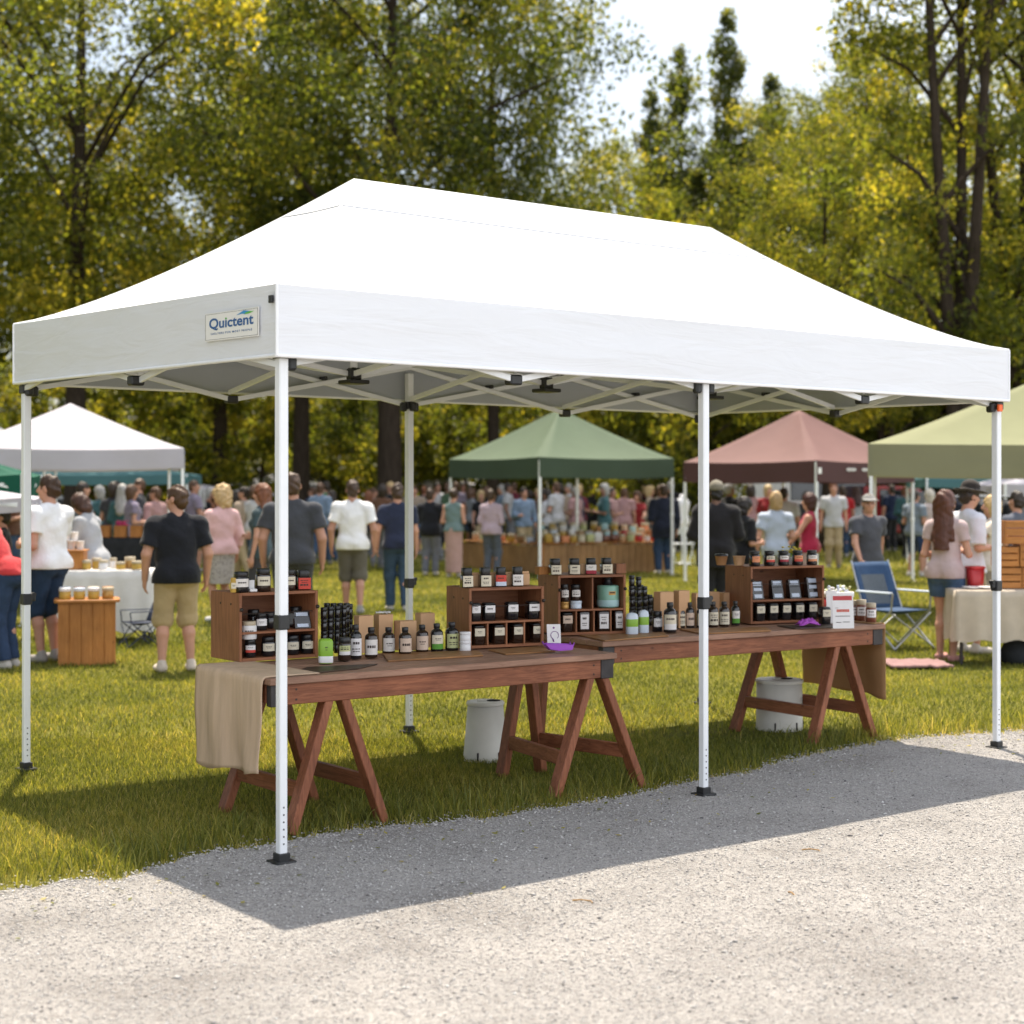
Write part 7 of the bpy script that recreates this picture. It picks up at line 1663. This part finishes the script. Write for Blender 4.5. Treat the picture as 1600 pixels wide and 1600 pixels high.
place(broadA, 1240, 54, 'round dark tree in the right middle', GT, .80, .75, 3.3); place(broadB, 1340, 52, 'golden green tree left of the sparse dark trunks', GT, .84, .72, 1.2); place(broadA, 1455, 56, 'dark leafy tree behind the sparse trunks', GT, .80, .8, .2)
place(sparse, 1500, 37, 'tall sparse tree with bare dark trunks at the right', GT, 1.12, 1.0, .4); place(sparse, 1590, 39, 'tall sparse tree with dark trunks at the right edge', GT, 1.08, 1.0, 2.1); place(broadB, 1640, 50, 'golden tree at the far right edge', GT, .85, .8, 3.9); place(sparse, 1385, 49, 'slim sparse tree left of the dark trunks', GT, .80, .7, 4.5)
place(broadB, 1292, 43, 'tree whose brown trunk shows under the pink canopy', GT, .62, .5, 2.7)
for i, (x_, y_, s_, txt) in enumerate(((-13.5, 3, .95, 'nearest unseen leafy tree added at the left to shade the left valance'), (-14.5, 11, 1.0, 'second unseen leafy tree added at the left to shade the left valance'), (-15, 19, .95, 'third unseen leafy tree added at the left to shade the left valance'), (-14.2, 28, .85, 'unseen leafy tree added to shade the left valance, farthest from the road'))):
    o_ = place(broadA if i % 2 else broadB, 800, 40, txt, GT, s_, s_, i*1.9); o_.location = (x_, y_, 0)  # row added out of view, blocks the left sky to darken the left valance
k = 0
for u, Y, pr_, s, txt in ((-70, 55, 0, 1.0, 'golden bush at the far left'), (60, 58, 1, 1.05, 'dark bush behind the left white canopy'), (185, 56, 0, 1.1, 'golden bush right of the left white canopy peak'), (300, 59, 1, 1.1, 'dark bush above the white parasol'), (400, 55, 0, 1.0, 'golden bush behind the front canopy leg'), (520, 60, 1, 1.1, 'dark bush beside the thick trunk'), (625, 58, 1, .95, 'dark bush behind the back canopy leg'), (735, 56, 0, 1.0, 'golden bush left of the green canopy'), (850, 60, 1, 1.1, 'dark bush behind the green canopy peak'), (960, 56, 0, 1.1, 'golden bush right of the green canopy peak'), (1070, 55, 0, .95, 'golden bush behind the middle canopy leg'), (1170, 58, 0, 1.05, 'golden bush left of the pink canopy peak'), (1290, 59, 1, 1.1, 'dark bush behind the pink canopy'), (1390, 57, 1, 1.1, 'dark bush between pink and olive canopies'), (1500, 58, 0, 1.1, 'golden bush behind the olive canopy'), (1620, 56, 1, 1.1, 'dark bush at the far right'), (-210, 56, 0, 1.1, 'golden bush past the left end of the market'), (-360, 58, 1, 1.1, 'dark bush past the left end of the market'), (1760, 58, 0, 1.1, 'golden bush past the right end of the market'), (1900, 57, 1, 1.1, 'dark bush past the right end of the market')):
    place(bushA if pr_ == 0 else bushB, u, Y, txt, GBu, s, s*1.0, k*1.7); k += 1
# the far wood behind everything reads as one mass of leaves
r = np.random.default_rng(5); n_ = 260
C = np.stack([r.uniform(-27, 27, n_), r.uniform(66, 74, n_), r.uniform(.5, 8.5, n_)], 1); C[:, 2] *= 1-.25*np.sin(C[:, 0]*.5)**2
V, Q, T_ = leaf_mesh(C, r.uniform(1.3, 2.4, n_), 60000, .26, 6, .9); o = linkmesh('far_wood', np_mesh('far_wood', V, Q, tint=T_), None, [M['leaf_gold']]); tag(o, 'dense dark wood closing the view behind the market', 'wood', kind='stuff')

# duplicate label check (printed only)
from collections import Counter
cn2 = Counter(o['label'] for o in bpy.data.objects if o.parent is None and 'label' in o)
for k, v in cn2.items():
    if v > 1: print('DUP', v, k)
    if not 4 <= len(k.split()) <= 16: print('LEN', len(k.split()), k)
